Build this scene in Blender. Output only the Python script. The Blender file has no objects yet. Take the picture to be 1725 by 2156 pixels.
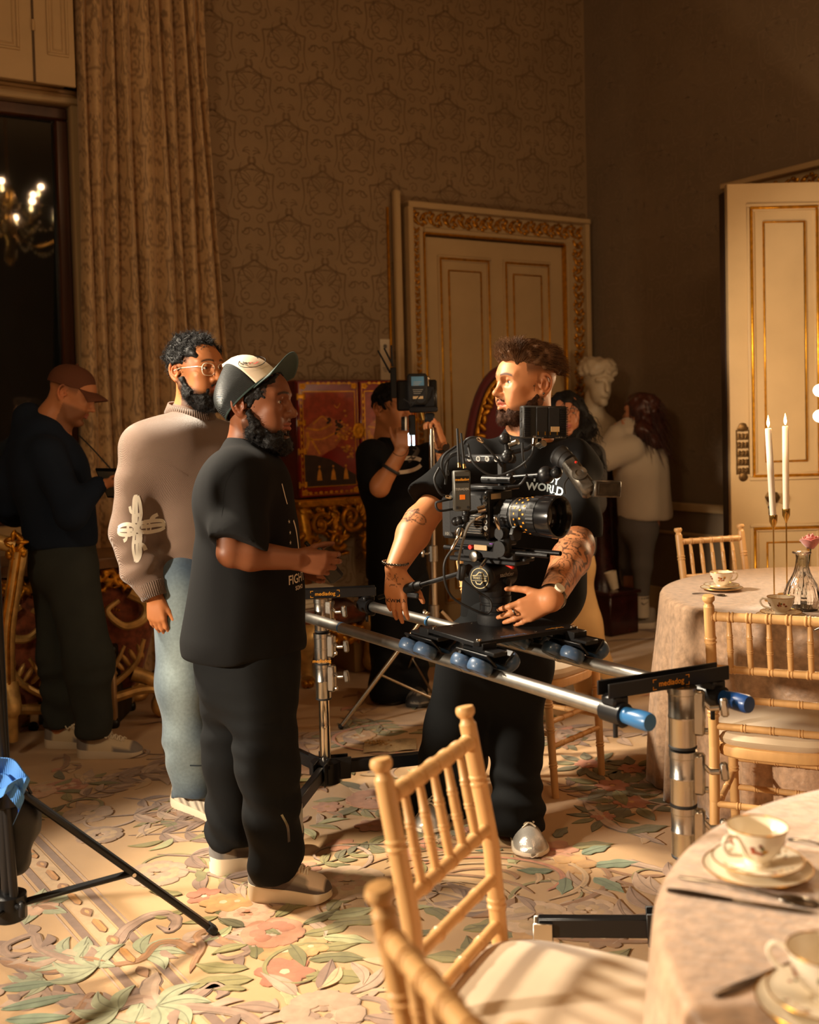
import bpy, math, random
import numpy as np
from mathutils import Matrix, Vector
# ---------------------------------------------------------------- camera, world, lights, exposure
SC = bpy.context.scene; COL = SC.collection
PITCH, ROLL, FPX, PY, EYE = math.radians(2.2), math.radians(1.43), 2300.0, 968.0, 1.5
cd = bpy.data.cameras.new('camera'); cam = bpy.data.objects.new('camera', cd); COL.objects.link(cam)
cd.sensor_fit = 'VERTICAL'; cd.sensor_height = 36.0; cd.lens = 36.0*FPX/2156
cd.shift_y = (PY-1078)/2156.0
CAMR = Matrix.Rotation(math.pi/2-PITCH, 3, 'X') @ Matrix.Rotation(-ROLL, 3, 'Z')
cam.matrix_world = Matrix.Translation((0, 0, EYE)) @ CAMR.to_4x4()
cd.clip_start = .05; cd.dof.use_dof = True; cd.dof.focus_distance = 3.6; cd.dof.aperture_fstop = 3.0
SC.camera = cam
w = bpy.data.worlds.new('world'); SC.world = w; w.use_nodes = True
w.node_tree.nodes['Background'].inputs[0].default_value = (.012, .016, .02, 1)
w.node_tree.nodes['Background'].inputs[1].default_value = .25
vs = SC.view_settings; vs.view_transform = 'Standard'; vs.look = 'None'; vs.gamma = 1; vs.use_curve_mapping = False
vs.exposure = 0.38
SC.cycles.use_denoising = True; SC.cycles.max_bounces = 8; SC.cycles.transparent_max_bounces = 12
SC.cycles.caustics_reflective = False; SC.cycles.caustics_refractive = False; SC.cycles.sample_clamp_indirect = 4
def lamp(name, kind, loc, target, energy, color, size=.2, **k):
    d = bpy.data.lights.new(name, kind); d.energy = energy; d.color = color
    if kind == 'AREA': d.size = size; d.shape = 'DISK'
    else: d.shadow_soft_size = size
    for a, b in k.items(): setattr(d, a, b)
    o = bpy.data.objects.new(name, d); COL.objects.link(o); o.location = loc
    if target is not None:
        o.rotation_euler = (Vector(target)-Vector(loc)).to_track_quat('-Z', 'Y').to_euler()
    return o
WARM = (1.0, .62, .33); KEYC = (1.0, .84, .64)
lamp('key_spot', 'SPOT', (-4.2, 1.25, 1.95), (1.0, 2.75, .72), 1200, KEYC, .12, spot_size=math.radians(60), spot_blend=.16)
lamp('fill_soft', 'AREA', (-2.0, .4, 3.5), (.2, 3.6, .6), 28, (1, .74, .44), .6)
lamp('fill_room', 'AREA', (2.2, -.6, 3.2), (1.2, 4.6, .6), 16, WARM, 1.6)
lamp('back_spot', 'SPOT', (-2.7, 4.35, 3.7), (.25, 3.35, .9), 1400, (1, .86, .66), .22, spot_size=math.radians(46), spot_blend=.3)
# ---------------------------------------------------------------- helpers
rnd = random.Random(7)
def V3(*a): return np.array(a, float)
def px(x, y, Y=None, z=None):
    d = CAMR @ Vector(((x-862.5)/FPX, -(y-PY)/FPX, -1.0))
    s = Y/d.y if Y is not None else (z-EYE)/d.z
    return V3(d.x*s, d.y*s, EYE+d.z*s)
def nz(v): v = np.asarray(v, float); return v/np.linalg.norm(v)
def rotm(ax, ang):
    return np.array(Matrix.Rotation(ang, 3, Vector(ax)))
def frame(w, up=(0, 0, 1)):                    # columns: side, up', w
    w = nz(w); u = np.cross(up, w)
    if np.linalg.norm(u) < 1e-5: u = np.cross((0, 1, 0), w)
    u = nz(u); return np.stack([u, np.cross(w, u), w], 1)
class G:
    def __init__(s): s.v = []; s.f = []; s.c = []; s.n = 0
    def add(s, V, F, col=None):
        V = np.asarray(V, float).reshape(-1, 3)
        s.v.append(V); n = s.n; s.f += [tuple(int(i)+n for i in f) for f in F]; s.n += len(V)
        c = np.ones((len(V), 3))
        if col is not None: c[:] = col
        s.c.append(c); return s
    def box(s, c, d, R=None, b=0.0, col=None):
        c = np.asarray(c, float); h = np.asarray(d, float)/2; R = np.eye(3) if R is None else np.asarray(R)
        if b <= 0:
            P = np.array([[x, y, z] for x in (-1, 1) for y in (-1, 1) for z in (-1, 1)])*h
            F = [(0, 1, 3, 2), (4, 6, 7, 5), (0, 4, 5, 1), (2, 3, 7, 6), (0, 2, 6, 4), (1, 5, 7, 3)]
            return s.add(P@R.T+c, F, col)
        b = min(b, .49*min(d)); P = []; idx = {}
        for x in (-1, 1):
            for y in (-1, 1):
                for z in (-1, 1):
                    for a in range(3):
                        q = np.array([x, y, z])*(h-b); q[a] = np.array([x, y, z])[a]*h[a]
                        idx[(x, y, z, a)] = len(P); P.append(q)
        F = []
        for a in range(3):
            o1, o2 = (a+1) % 3, (a+2) % 3
            for sg in (-1, 1):
                q = []
                for (p, r) in ((-1, -1), (1, -1), (1, 1), (-1, 1)):
                    k = [0, 0, 0]; k[a] = sg; k[o1] = p; k[o2] = r; q.append(idx[(*k, a)])
                F.append(tuple(q if sg > 0 else q[::-1]))
            for p in (-1, 1):                                    # edges along axis a
                for r in (-1, 1):
                    k0 = [0, 0, 0]; k0[a] = -1; k0[o1] = p; k0[o2] = r; k1 = list(k0); k1[a] = 1
                    q = [idx[(*k0, o1)], idx[(*k1, o1)], idx[(*k1, o2)], idx[(*k0, o2)]]
                    F.append(tuple(q if p*r < 0 else q[::-1]))
        for x in (-1, 1):
            for y in (-1, 1):
                for z in (-1, 1):
                    q = [idx[(x, y, z, a)] for a in range(3)]; F.append(tuple(q if x*y*z > 0 else q[::-1]))
        return s.add(np.array(P)@R.T+c, F, col)
    def loft(s, rings, cap=True, closed=False, col=None):
        n = len(rings[0]); F = []; m = len(rings)
        for i in range(m if closed else m-1):
            for j in range(n):
                a, b = i*n+j, i*n+(j+1) % n; i2 = (i+1) % m
                F.append((a, b, i2*n+(j+1) % n, i2*n+j))
        if cap and not closed: F += [tuple(range(n-1, -1, -1)), tuple((m-1)*n+j for j in range(n))]
        if isinstance(col, list): col = np.repeat(np.array(col), n, 0)
        return s.add(np.concatenate(rings), F, col)
    def cyl(s, p0, p1, r0, r1=None, n=16, col=None):
        p0 = np.asarray(p0, float); p1 = np.asarray(p1, float); r1 = r0 if r1 is None else r1
        A = frame(p1-p0); t = np.arange(n)*2*math.pi/n; c = np.outer(np.cos(t), A[:, 0])+np.outer(np.sin(t), A[:, 1])
        return s.loft([p0+c*r0, p1+c*r1], col=col)
    def lathe(s, prof, o=(0, 0, 0), ax=(0, 0, 1), n=24, cap=True, flute=None, col=None):
        A = frame(ax); t = np.arange(n)*2*math.pi/n; R = []
        for q in prof:
            r, z = q[0], q[1]; rr = r*(1+(flute(t, z) if flute else 0))
            R.append(np.asarray(o)+np.outer(np.cos(t)*rr, A[:, 0])+np.outer(np.sin(t)*rr, A[:, 1])+np.asarray(A[:, 2])*z)
        return s.loft(R, cap, col=col)
    def turned(s, p0, p1, r, rings=(), n=12, r1=None, rh=1.15):
        p0 = np.asarray(p0, float); p1 = np.asarray(p1, float); L = np.linalg.norm(p1-p0); r1 = r if r1 is None else r1
        pr = {0.0: 1, 1.0: 1}
        for q in rings:
            e = r*.15/L
            for k, h in ((-3.2, 1), (-2.4, rh), (-1.2, rh), (-.6, .95), (.6, .95), (1.2, rh), (2.4, rh), (3.2, 1)): pr[q+k*e*1.4] = h
        return s.lathe([((r+(r1-r)*k)*h, k*L) for k, h in sorted(pr.items())], p0, p1-p0, n)
    def tube(s, P, r, n=8, closed=False, col=None, flat=None):
        P = np.asarray(P, float); m = len(P); r = np.full(m, r, float) if np.isscalar(r) else np.asarray(r, float)
        T = (np.roll(P, -1, 0)-np.roll(P, 1, 0)) if closed else np.gradient(P, axis=0)
        T /= np.maximum(np.linalg.norm(T, axis=1, keepdims=True), 1e-9)
        u = frame(T[0])[:, 0]; t = np.arange(n)*2*math.pi/n; R = []
        for i in range(m):
            u = u-T[i]*u.dot(T[i]); u = nz(u); w_ = np.cross(T[i], u); fx = 1 if flat is None else flat
            R.append(P[i]+r[i]*(np.outer(np.cos(t), u)+np.outer(np.sin(t)*fx, w_)))
        return s.loft(R, not closed, closed, col=col)
    def ball(s, c, r, R=None, n=16, m=10, col=None):
        r = np.broadcast_to(np.asarray(r, float), (3,)); R = np.eye(3) if R is None else R; c = np.asarray(c, float)
        V = [[0, 0, 1]]; F = []
        for i in range(1, m):
            a = math.pi*i/m
            V += [[math.sin(a)*math.cos(2*math.pi*j/n), math.sin(a)*math.sin(2*math.pi*j/n), math.cos(a)] for j in range(n)]
        V.append([0, 0, -1]); L = len(V)-1
        for j in range(n):
            F.append((0, 1+j, 1+(j+1) % n)); k = 1+(m-2)*n; F.append((L, k+(j+1) % n, k+j))
            for i in range(m-2):
                a, b = 1+i*n+j, 1+i*n+(j+1) % n; F.append((a, a+n, b+n, b))
        return s.add((np.array(V)*r)@np.asarray(R).T+c, F, col)
    def prism(s, poly, o, u, v, d, col=None):                    # poly in (u,v) at o, extruded by vector d
        o = np.asarray(o, float); u = np.asarray(u, float); v = np.asarray(v, float); d = np.asarray(d, float)
        P = np.array([o+a*u+b*v for a, b in poly])
        if np.dot(np.cross(u, v), d)*sum(poly[i][0]*poly[(i+1) % len(poly)][1]-poly[(i+1) % len(poly)][0]*poly[i][1] for i in range(len(poly))) < 0: P = P[::-1]
        return s.loft([P, P+d], col=col)
    def grid(s, f, nu, nv, col=None, wrapu=False):
        P = np.array([[f(i/(nu if wrapu else nu-1), j/(nv-1)) for i in range(nu)] for j in range(nv)]).reshape(-1, 3); F = []
        for j in range(nv-1):
            for i in range(nu if wrapu else nu-1):
                a, b = j*nu+i, j*nu+(i+1) % nu; F.append((a, b, b+nu, a+nu))
        return s.add(P, F, col)
    def quad(s, a, b, c, d, col=None): return s.add([a, b, c, d], [(0, 1, 2, 3)], col)
    def mirror_x(s, about=0.0):
        for k in range(len(s.v)):
            s.v[k] = s.v[k]*[-1, 1, 1]+[2*about, 0, 0]
        s.f = [f[::-1] for f in s.f]; return s
    def build(s, name, mat, parent=None, sharp=38, colors=False, kind=None, local=False):
        V = np.concatenate(s.v); me = bpy.data.meshes.new(name)
        if parent is not None and not local: V = V-wloc(parent)
        me.from_pydata(V.tolist(), [], s.f); me.update()
        return finish(name, me, mat, parent, sharp, np.concatenate(s.c) if colors else None, kind)
def wloc(o):
    L = np.zeros(3)
    while o is not None: L = L+np.array(o.location); o = o.parent
    return L
def finish(name, me, mat, parent=None, sharp=38, col=None, kind=None):
    if sharp is not None and sharp > 0:
        me.polygons.foreach_set('use_smooth', [True]*len(me.polygons))
        if sharp < 180: me.set_sharp_from_angle(angle=math.radians(sharp))
    if col is not None:
        a = me.color_attributes.new('Col', 'FLOAT_COLOR', 'POINT')
        a.data.foreach_set('color', np.concatenate([col, np.ones((len(col), 1))], 1).astype('f').ravel())
    o = bpy.data.objects.new(name, me); COL.objects.link(o)
    for m_ in (mat if isinstance(mat, (list, tuple)) else [mat]): me.materials.append(m_)
    if parent is not None: o.parent = parent
    if kind: o['kind'] = kind
    return o
def tag(o, label=None, cat=None, group=None, kind=None):
    if label: o['label'] = label
    if cat: o['category'] = cat
    if group: o['group'] = group
    if kind: o['kind'] = kind
    return o
def thing(name, label, cat, loc=(0, 0, 0), rz=0.0, group=None):
    o = bpy.data.objects.new(name, None); COL.objects.link(o); o.location = [float(a) for a in loc]; o.rotation_euler.z = rz
    o.empty_display_size = .1
    return tag(o, label, cat, group)
def dup(root, loc, rz, label, group=None):
    r = root.copy(); COL.objects.link(r); r.location = [float(a) for a in loc]; r.rotation_euler.z = rz; r['label'] = label
    if group: r['group'] = group
    for ch in list(root.children):
        c = ch.copy(); COL.objects.link(c); c.parent = r
        for g in ch.children:
            d = g.copy(); COL.objects.link(d); d.parent = c
    return r
# ---- materials
MATS = {}
def mat(name, base, rough=.5, metal=0.0, bump=0.0, bs=60, var=0.0, vs_=8, sheen=0.0, col=False, spec=.5, coat=0, emit=None, es=1, trans=0, ior=1.45, sss=0, aniso=(1, 1, 1), wave=None, alpha=1):
    if name in MATS: return MATS[name]
    m = bpy.data.materials.new(name); m.use_nodes = True; nt = m.node_tree; N = nt.nodes; L = nt.links; b = N['Principled BSDF']
    b.inputs['Base Color'].default_value = (*base, 1); b.inputs['Roughness'].default_value = rough; b.inputs['Metallic'].default_value = metal
    b.inputs['Specular IOR Level'].default_value = spec; b.inputs['IOR'].default_value = ior
    if sheen: b.inputs['Sheen Weight'].default_value = sheen; b.inputs['Sheen Roughness'].default_value = .45
    if coat: b.inputs['Coat Weight'].default_value = coat; b.inputs['Coat Roughness'].default_value = .12
    if trans: b.inputs['Transmission Weight'].default_value = trans
    if sss: b.inputs['Subsurface Weight'].default_value = sss; b.inputs['Subsurface Radius'].default_value = (.012, .004, .002)
    if emit: b.inputs['Emission Color'].default_value = (*emit, 1); b.inputs['Emission Strength'].default_value = es
    src = None
    tc = N.new('ShaderNodeTexCoord'); mp = N.new('ShaderNodeMapping'); mp.inputs['Scale'].default_value = aniso; L.new(tc.outputs['Object'], mp.inputs[0])
    if col:
        at = N.new('ShaderNodeAttribute'); at.attribute_name = 'Col'; mx = N.new('ShaderNodeMix'); mx.data_type = 'RGBA'; mx.blend_type = 'MULTIPLY'; mx.inputs[0].default_value = 1
        mx.inputs[6].default_value = (*base, 1); L.new(at.outputs['Color'], mx.inputs[7]); src = mx.outputs[2]
    if var:
        nn = N.new('ShaderNodeTexNoise'); nn.inputs['Scale'].default_value = vs_; nn.inputs['Detail'].default_value = 4; L.new(mp.outputs[0], nn.inputs['Vector'])
        mr = N.new('ShaderNodeMapRange'); mr.inputs[1].default_value = .3; mr.inputs[2].default_value = .7; mr.inputs[3].default_value = 1-var; mr.inputs[4].default_value = 1+var; L.new(nn.outputs['Fac'], mr.inputs[0])
        mx2 = N.new('ShaderNodeMix'); mx2.data_type = 'RGBA'; mx2.blend_type = 'MULTIPLY'; mx2.inputs[0].default_value = 1; mx2.inputs[6].default_value = (*base, 1)
        if src: L.new(src, mx2.inputs[6])
        L.new(mr.outputs[0], mx2.inputs[7]); src = mx2.outputs[2]
    if src: L.new(src, b.inputs['Base Color'])
    if bump or wave:
        bp = N.new('ShaderNodeBump'); bp.inputs['Strength'].default_value = bump if bump else wave[2]; bp.inputs['Distance'].default_value = .004
        if wave:
            wv = N.new('ShaderNodeTexWave'); wv.bands_direction = wave[0]; wv.inputs['Scale'].default_value = wave[1]; wv.inputs['Distortion'].default_value = wave[3]; wv.inputs['Detail'].default_value = 1
            L.new(mp.outputs[0], wv.inputs['Vector']); h = wv.outputs['Fac']; bp.inputs['Strength'].default_value = wave[2]
        else:
            nb = N.new('ShaderNodeTexNoise'); nb.inputs['Scale'].default_value = bs; nb.inputs['Detail'].default_value = 5; L.new(mp.outputs[0], nb.inputs['Vector']); h = nb.outputs['Fac']
        L.new(h, bp.inputs['Height']); L.new(bp.outputs[0], b.inputs['Normal'])
    if alpha < 1: b.inputs['Alpha'].default_value = alpha
    MATS[name] = m; return m
def srgb(r, g, b): return tuple(((c/255+.055)/1.055)**2.4 if c > 10 else c/255/12.92 for c in (r, g, b))
def text(s, size, o, u, v, m, parent, d=.0006, name='lettering', bold=0.0, align='CENTER', proj=None, kern=1.0):
    c = bpy.data.curves.new(name, 'FONT'); c.body = s; c.size = size; c.align_x = align; c.align_y = 'CENTER'; c.offset = bold; c.extrude = 0; c.space_character = kern; c.resolution_u = 3
    t = bpy.data.objects.new('tmp_text', c); COL.objects.link(t); dg = bpy.context.evaluated_depsgraph_get()
    me = bpy.data.meshes.new_from_object(t.evaluated_get(dg)); bpy.data.objects.remove(t)
    P = np.empty(len(me.vertices)*3); me.vertices.foreach_get('co', P); P = P.reshape(-1, 3); o = np.asarray(o, float); u = nz(u); v = nz(v); n = np.cross(u, v)
    W = o+P[:, :1]*u+P[:, 1:2]*v+n*d; g = G(); g.add(W, [tuple(p.vertices) for p in me.polygons])
    if proj is not None: proj_g(g, proj, n, d)
    bpy.data.meshes.remove(me)
    return g.build(name, m, parent, sharp=0)
def bvh_of(obj):
    from mathutils.bvhtree import BVHTree
    me = obj.data; L = wloc(obj)
    return BVHTree.FromPolygons([tuple(np.array(v.co)+L) for v in me.vertices], [tuple(p.vertices) for p in me.polygons])
def proj_g(g, bvh, n, d=.001, far=.25):
    """lay the vertices of g on a surface, looking along -n"""
    n = nz(n)
    for k in range(len(g.v)):
        A = g.v[k]
        for i in range(len(A)):
            h = bvh.ray_cast(Vector(A[i]+n*far), Vector(-n), far*3)
            if h[0] is not None: A[i] = np.array(h[0])+n*d
def ribbon(g, P2, wd, f, col=None):
    """a flat stroke along 2-D points, mapped to space by f(a, b)"""
    P2 = np.asarray(P2, float); m = len(P2); wd = np.full(m, wd, float) if np.isscalar(wd) else np.asarray(wd, float)
    T = np.gradient(P2, axis=0); T /= np.maximum(np.linalg.norm(T, axis=1, keepdims=True), 1e-9); N_ = np.stack([-T[:, 1], T[:, 0]], 1)
    A = P2+N_*wd[:, None]/2; B = P2-N_*wd[:, None]/2
    V = [f(*p) for p in A]+[f(*p) for p in B]
    g.add(V, [(i, m+i, m+i+1, i+1) for i in range(m-1)], col)
def spiral(c, r0, r1, a0, turns, n=18):
    t = np.linspace(0, 1, n); a = a0+turns*2*math.pi*t; r = r0+(r1-r0)*t
    return np.stack([c[0]+r*np.cos(a), c[1]+r*np.sin(a)], 1)
def bez(p, n=12):
    p = np.asarray(p, float); t = np.linspace(0, 1, n)[:, None]
    if len(p) == 3: return (1-t)**2*p[0]+2*t*(1-t)*p[1]+t*t*p[2]
    return (1-t)**3*p[0]+3*t*(1-t)**2*p[1]+3*t*t*(1-t)*p[2]+t**3*p[3]
def spl(P, n=8):
    """Catmull-Rom through points"""
    P = np.asarray(P, float); Q = np.concatenate([[2*P[0]-P[1]], P, [2*P[-1]-P[-2]]]); out = []
    for i in range(1, len(Q)-2):
        for t in np.arange(n)/n:
            a, b, c, d = Q[i-1:i+3]; out.append(.5*((2*b)+(c-a)*t+(2*a-5*b+4*c-d)*t*t+(3*b-a-3*c+d)*t**3))
    return np.array(out+[P[-1]])
# ---- implicit solids: smooth unions of round cones and ellipsoids, meshed by surface nets
def gnoise(P, f, seed=0):
    x, y, z = P[..., 0]*f+seed*1.7, P[..., 1]*f+seed*2.3, P[..., 2]*f+seed*.9
    return np.sin(x+1.3*np.sin(.7*y))*np.cos(y+.8*np.sin(.9*z))+np.sin(z+1.1*np.sin(.8*x))*np.cos(x*.9+.4)+np.sin(y*1.1)*np.cos(z*1.2+.9*np.sin(x))
class SDF:
    def __init__(s, res): s.res = res; s.ops = []; s.fine = []; s.disp = []
    def cone(s, a, b, ra, rb=None, k=.02, sub=False):
        a = np.asarray(a, float); b = np.asarray(b, float); rb = ra if rb is None else rb
        s.ops.append(('c', np.minimum(a-ra, b-rb), np.maximum(a+ra, b+rb), (a, b, ra, rb), k, sub)); return s
    def chain(s, P, R, k=.02):
        for i in range(len(P)-1): s.cone(P[i], P[i+1], R[i], R[i+1], k)
        return s
    def ell(s, c, r, R=None, k=.02, sub=False):
        c = np.asarray(c, float); r = np.broadcast_to(np.asarray(r, float), (3,)); R = np.eye(3) if R is None else np.asarray(R)
        e = np.sqrt(((R*r)**2).sum(1)); s.ops.append(('e', c-e, c+e, (c, r, R), k, sub)); return s
    def slab(s, p, n, k=.004):                                     # cut away everything on the +n side of p
        s.ops.append(('p', None, None, (np.asarray(p, float), nz(n)), k, True)); return s
    def cutseg(s, p, n, c, rad, k=.004):                            # cut the +n side only near c
        c = np.asarray(c, float); s.ops.append(('q', c-rad, c+rad, (np.asarray(p, float), nz(n), c, rad), k, True)); return s
    def noise(s, f, a, seed=0, box=None): s.disp.append((f, a, seed, box)); return s
    def func(s, fn): s.disp.append(fn); return s
    def mesh(s, fine=()):
        lo = np.min([o[1] for o in s.ops if o[0] in 'ce' and not o[5]], 0)-3*s.res; hi = np.max([o[2] for o in s.ops if o[0] in 'ce' and not o[5]], 0)+3*s.res
        ax = []
        for a in range(3):
            q = lo[a]; L = [q]
            while q < hi[a]:
                st = s.res
                for (fl, fh, fr) in fine:
                    if fl[a]-s.res < q < fh[a]: st = min(st, fr)
                q += st; L.append(q)
            ax.append(np.array(L, np.float32))
        X, Y, Z = ax; D = np.full((len(X), len(Y), len(Z)), 1.0, np.float32)
        for (ty, l, h, pr, k, sub) in s.ops:
            if l is None: sl = (slice(None),)*3
            else:
                m_ = 2*k+2.5*s.res+.01; sl = []
                for a in range(3):
                    i0 = max(np.searchsorted(ax[a], l[a]-m_)-1, 0); i1 = min(np.searchsorted(ax[a], h[a]+m_)+1, len(ax[a])); sl.append(slice(i0, max(i1, i0+1)))
                sl = tuple(sl)
            gx, gy, gz = X[sl[0]][:, None, None], Y[sl[1]][None, :, None], Z[sl[2]][None, None, :]
            if ty == 'c':
                a, b, ra, rb = pr; d = (b-a).astype('f'); L2 = max(float(d@d), 1e-12)
                px_, py_, pz_ = gx-np.float32(a[0]), gy-np.float32(a[1]), gz-np.float32(a[2])
                t = np.clip((px_*d[0]+py_*d[1]+pz_*d[2])/L2, 0, 1)
                v = np.sqrt((px_-t*d[0])**2+(py_-t*d[1])**2+(pz_-t*d[2])**2)-(ra+(rb-ra)*t)
            elif ty == 'e':
                c, r, R = pr; q = [gx-np.float32(c[0]), gy-np.float32(c[1]), gz-np.float32(c[2])]
                w_ = [(q[0]*R[0, i]+q[1]*R[1, i]+q[2]*R[2, i])/r[i] for i in range(3)]
                k0 = np.sqrt(w_[0]**2+w_[1]**2+w_[2]**2); k1 = np.sqrt((w_[0]/r[0])**2+(w_[1]/r[1])**2+(w_[2]/r[2])**2)
                v = k0*(k0-1)/np.maximum(k1, 1e-6)
            elif ty == 'p': p, n = pr; v = -((gx-p[0])*n[0]+(gy-p[1])*n[1]+(gz-p[2])*n[2])
            else:
                p, n, c, rad = pr; v = np.maximum(-((gx-p[0])*n[0]+(gy-p[1])*n[1]+(gz-p[2])*n[2]), np.sqrt((gx-c[0])**2+(gy-c[1])**2+(gz-c[2])**2)-rad)
            A = D[sl]
            if sub: B = -v; h_ = np.maximum(k-np.abs(A-B), 0)/max(k, 1e-6); D[sl] = np.maximum(A, B)+h_*h_*k*.25
            else: h_ = np.maximum(k-np.abs(A-v), 0)/max(k, 1e-6); D[sl] = np.minimum(A, v)-h_*h_*k*.25
        if s.disp:
            near = np.abs(D) < .05; I = np.nonzero(near); P = np.stack([X[I[0]], Y[I[1]], Z[I[2]]], 1); e = np.zeros(len(P), np.float32)
            for q in s.disp:
                if callable(q): e += q(P)
                else:
                    f, a, sd, bx = q; n_ = a*gnoise(P, f, sd)
                    if bx is not None: n_ = n_*np.all((P > bx[0]) & (P < bx[1]), 1)
                    e += n_
            D[I] += e
        return nets(D, X, Y, Z)
def nets(D, X, Y, Z):
    S = D < 0; nx, ny, nz_ = D.shape
    any_ = np.zeros((nx-1, ny-1, nz_-1), bool); all_ = np.ones_like(any_)
    for i in (0, 1):
        for j in (0, 1):
            for k in (0, 1):
                q = S[i:nx-1+i, j:ny-1+j, k:nz_-1+k]; any_ |= q; all_ &= q
    act = any_ & ~all_; I = np.nonzero(act); n = len(I[0]); idx = np.full(act.shape, -1, np.int64); idx[I] = np.arange(n)
    sm = np.zeros((n, 3)); ct = np.zeros(n); A3 = (X, Y, Z)
    C = [(i, j, k) for i in (0, 1) for j in (0, 1) for k in (0, 1)]
    val = {c: D[I[0]+c[0], I[1]+c[1], I[2]+c[2]].astype(float) for c in C}
    pos = {c: np.stack([X[I[0]+c[0]], Y[I[1]+c[1]], Z[I[2]+c[2]]], 1).astype(float) for c in C}
    for a in C:
        for b in C:
            if a < b and sum(abs(a[i]-b[i]) for i in range(3)) == 1:
                m_ = (val[a] < 0) != (val[b] < 0); t = np.where(m_, val[a]/np.where(m_, val[a]-val[b], 1), 0)
                sm += np.where(m_[:, None], pos[a]+(pos[b]-pos[a])*t[:, None], 0); ct += m_
    V = sm/ct[:, None]; F = []
    for a in range(3):
        o1, o2 = (a+1) % 3, (a+2) % 3
        s0 = [slice(1, d-1) for d in S.shape]; s1 = list(s0); s0[a] = slice(0, S.shape[a]-1); s1[a] = slice(1, S.shape[a])
        A, B = S[tuple(s0)], S[tuple(s1)]; e = np.nonzero(A != B)
        g = [e[0].copy(), e[1].copy(), e[2].copy()]; g[o1] = g[o1]+1; g[o2] = g[o2]+1
        q = []
        for (p, r) in ((0, 0), (-1, 0), (-1, -1), (0, -1)):
            h = [x.copy() for x in g]; h[o1] += p; h[o2] += r; q.append(idx[h[0], h[1], h[2]])
        Q = np.stack(q, 1); fl = ~A[e]; Q[fl] = Q[fl][:, ::-1]; F.append(Q)
    F = np.concatenate(F); F = F[(F >= 0).all(1)]
    return V, F
def solid(sdf, name, m, parent, fine=(), color=None, kind=None, smooth=1, sharp=180):
    V, F = sdf.mesh(fine)
    for _ in range(smooth):                                         # a light Laplacian pass takes the grid off
        acc = np.zeros_like(V); c = np.zeros(len(V))
        for i in range(4):
            for j in (1, 3):
                np.add.at(acc, F[:, i], V[F[:, (i+j) % 4]]); np.add.at(c, F[:, i], 1)
        V = V*.5+.5*acc/np.maximum(c, 1)[:, None]
    me = bpy.data.meshes.new(name); W = V-wloc(parent) if parent is not None else V
    me.vertices.add(len(W)); me.vertices.foreach_set('co', W.astype('f').ravel()); me.loops.add(len(F)*4); me.loops.foreach_set('vertex_index', F.ravel().astype('i'))
    me.polygons.add(len(F)); me.polygons.foreach_set('loop_start', np.arange(len(F), dtype='i')*4); me.update(calc_edges=True)
    return finish(name, me, m, parent, sharp, color(V) if color is not None else None, kind)
# ---------------------------------------------------------------- materials of the room
def c8(*a): return srgb(*a)
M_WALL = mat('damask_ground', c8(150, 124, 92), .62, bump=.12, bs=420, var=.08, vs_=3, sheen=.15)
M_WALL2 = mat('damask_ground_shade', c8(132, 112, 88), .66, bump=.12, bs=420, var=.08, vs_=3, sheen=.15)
M_DAM = mat('damask_figure', c8(128, 103, 74), .75)
M_DAM2 = mat('damask_figure_pale', c8(140, 120, 97), .6)
M_CREAM = mat('cream_paint', c8(196, 166, 122), .42, bump=.05, bs=90, var=.05, vs_=5)
M_GOLD = mat('gilding', c8(214, 150, 38), .32, .85, bump=.25, bs=110, var=.25, vs_=30)
M_GILT = mat('old_gilt', c8(186, 126, 34), .34, .8, bump=.4, bs=90, var=.4, vs_=24)
M_CEIL = mat('ceiling_paint', c8(190, 170, 140), .8, var=.05)
M_WOOD = mat('mahogany', c8(74, 42, 24), .3, bump=.08, bs=40, var=.3, vs_=14, aniso=(1, 1, .15), coat=.3)
M_DARK = mat('dark_void', (.006, .006, .007), .8, var=.2)
M_CARPET = mat('carpet_wool', c8(192, 153, 106), .95, bump=.5, bs=900, var=.10, vs_=4, sheen=.25)
M_MOTIF = mat('carpet_motif_wool', (1, 1, 1), .95, bump=.45, bs=900, var=.14, vs_=30, sheen=.25, col=True)
M_CURT = mat('curtain_damask', (1, 1, 1), .5, bump=.15, bs=300, var=.1, vs_=40, sheen=.35, col=True)
M_GLASS = mat('window_glass', (.01, .013, .014), .03, spec=.9, var=.1)
M_IRON = mat('dark_metal', (.02, .018, .016), .4, .6, var=.1)
M_BRONZE = mat('old_brass', c8(96, 72, 40), .4, .8, bump=.2, bs=80, var=.3, vs_=40)
# ---------------------------------------------------------------- room frames
AW = math.radians(32.5); UW = V3(math.cos(AW), math.sin(AW), 0); NB = V3(math.sin(AW), -math.cos(AW), 0); CR = V3(1.453, 8.7, 0); ZU = V3(0, 0, 1)
def bw(t, z, d=0.0): return CR-UW*t+NB*d+ZU*z
def rw(s, z, d=0.0): return CR+NB*s-UW*d+ZU*z
RB = np.stack([-UW, NB, ZU], 1)                                    # box axes on the back wall: along, out, up
RR = np.stack([NB, -UW, ZU], 1)
def on_wall(x, y, d=0.0, right=False):
    r = px(x, y, Y=1.0)-V3(0, 0, EYE); n = -UW if right else NB; o = CR+n*d
    k = (o-V3(0, 0, EYE)).dot(n)/r.dot(n); p = V3(0, 0, EYE)+r*k
    return ((p-CR).dot(NB) if right else -(p-CR).dot(UW)), p[2]
HC = 5.2
def wallbox(name, f, t0, t1, R, m, z0=0, z1=HC, th=.3):
    g = G(); c = (f(t0, z0)+f(t1, z1))/2; g.box(c-R[:, 1]*th/2, (abs(t1-t0), th, z1-z0), R); o = g.build(name, m, sharp=0); o['kind'] = 'structure'; return o
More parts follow.
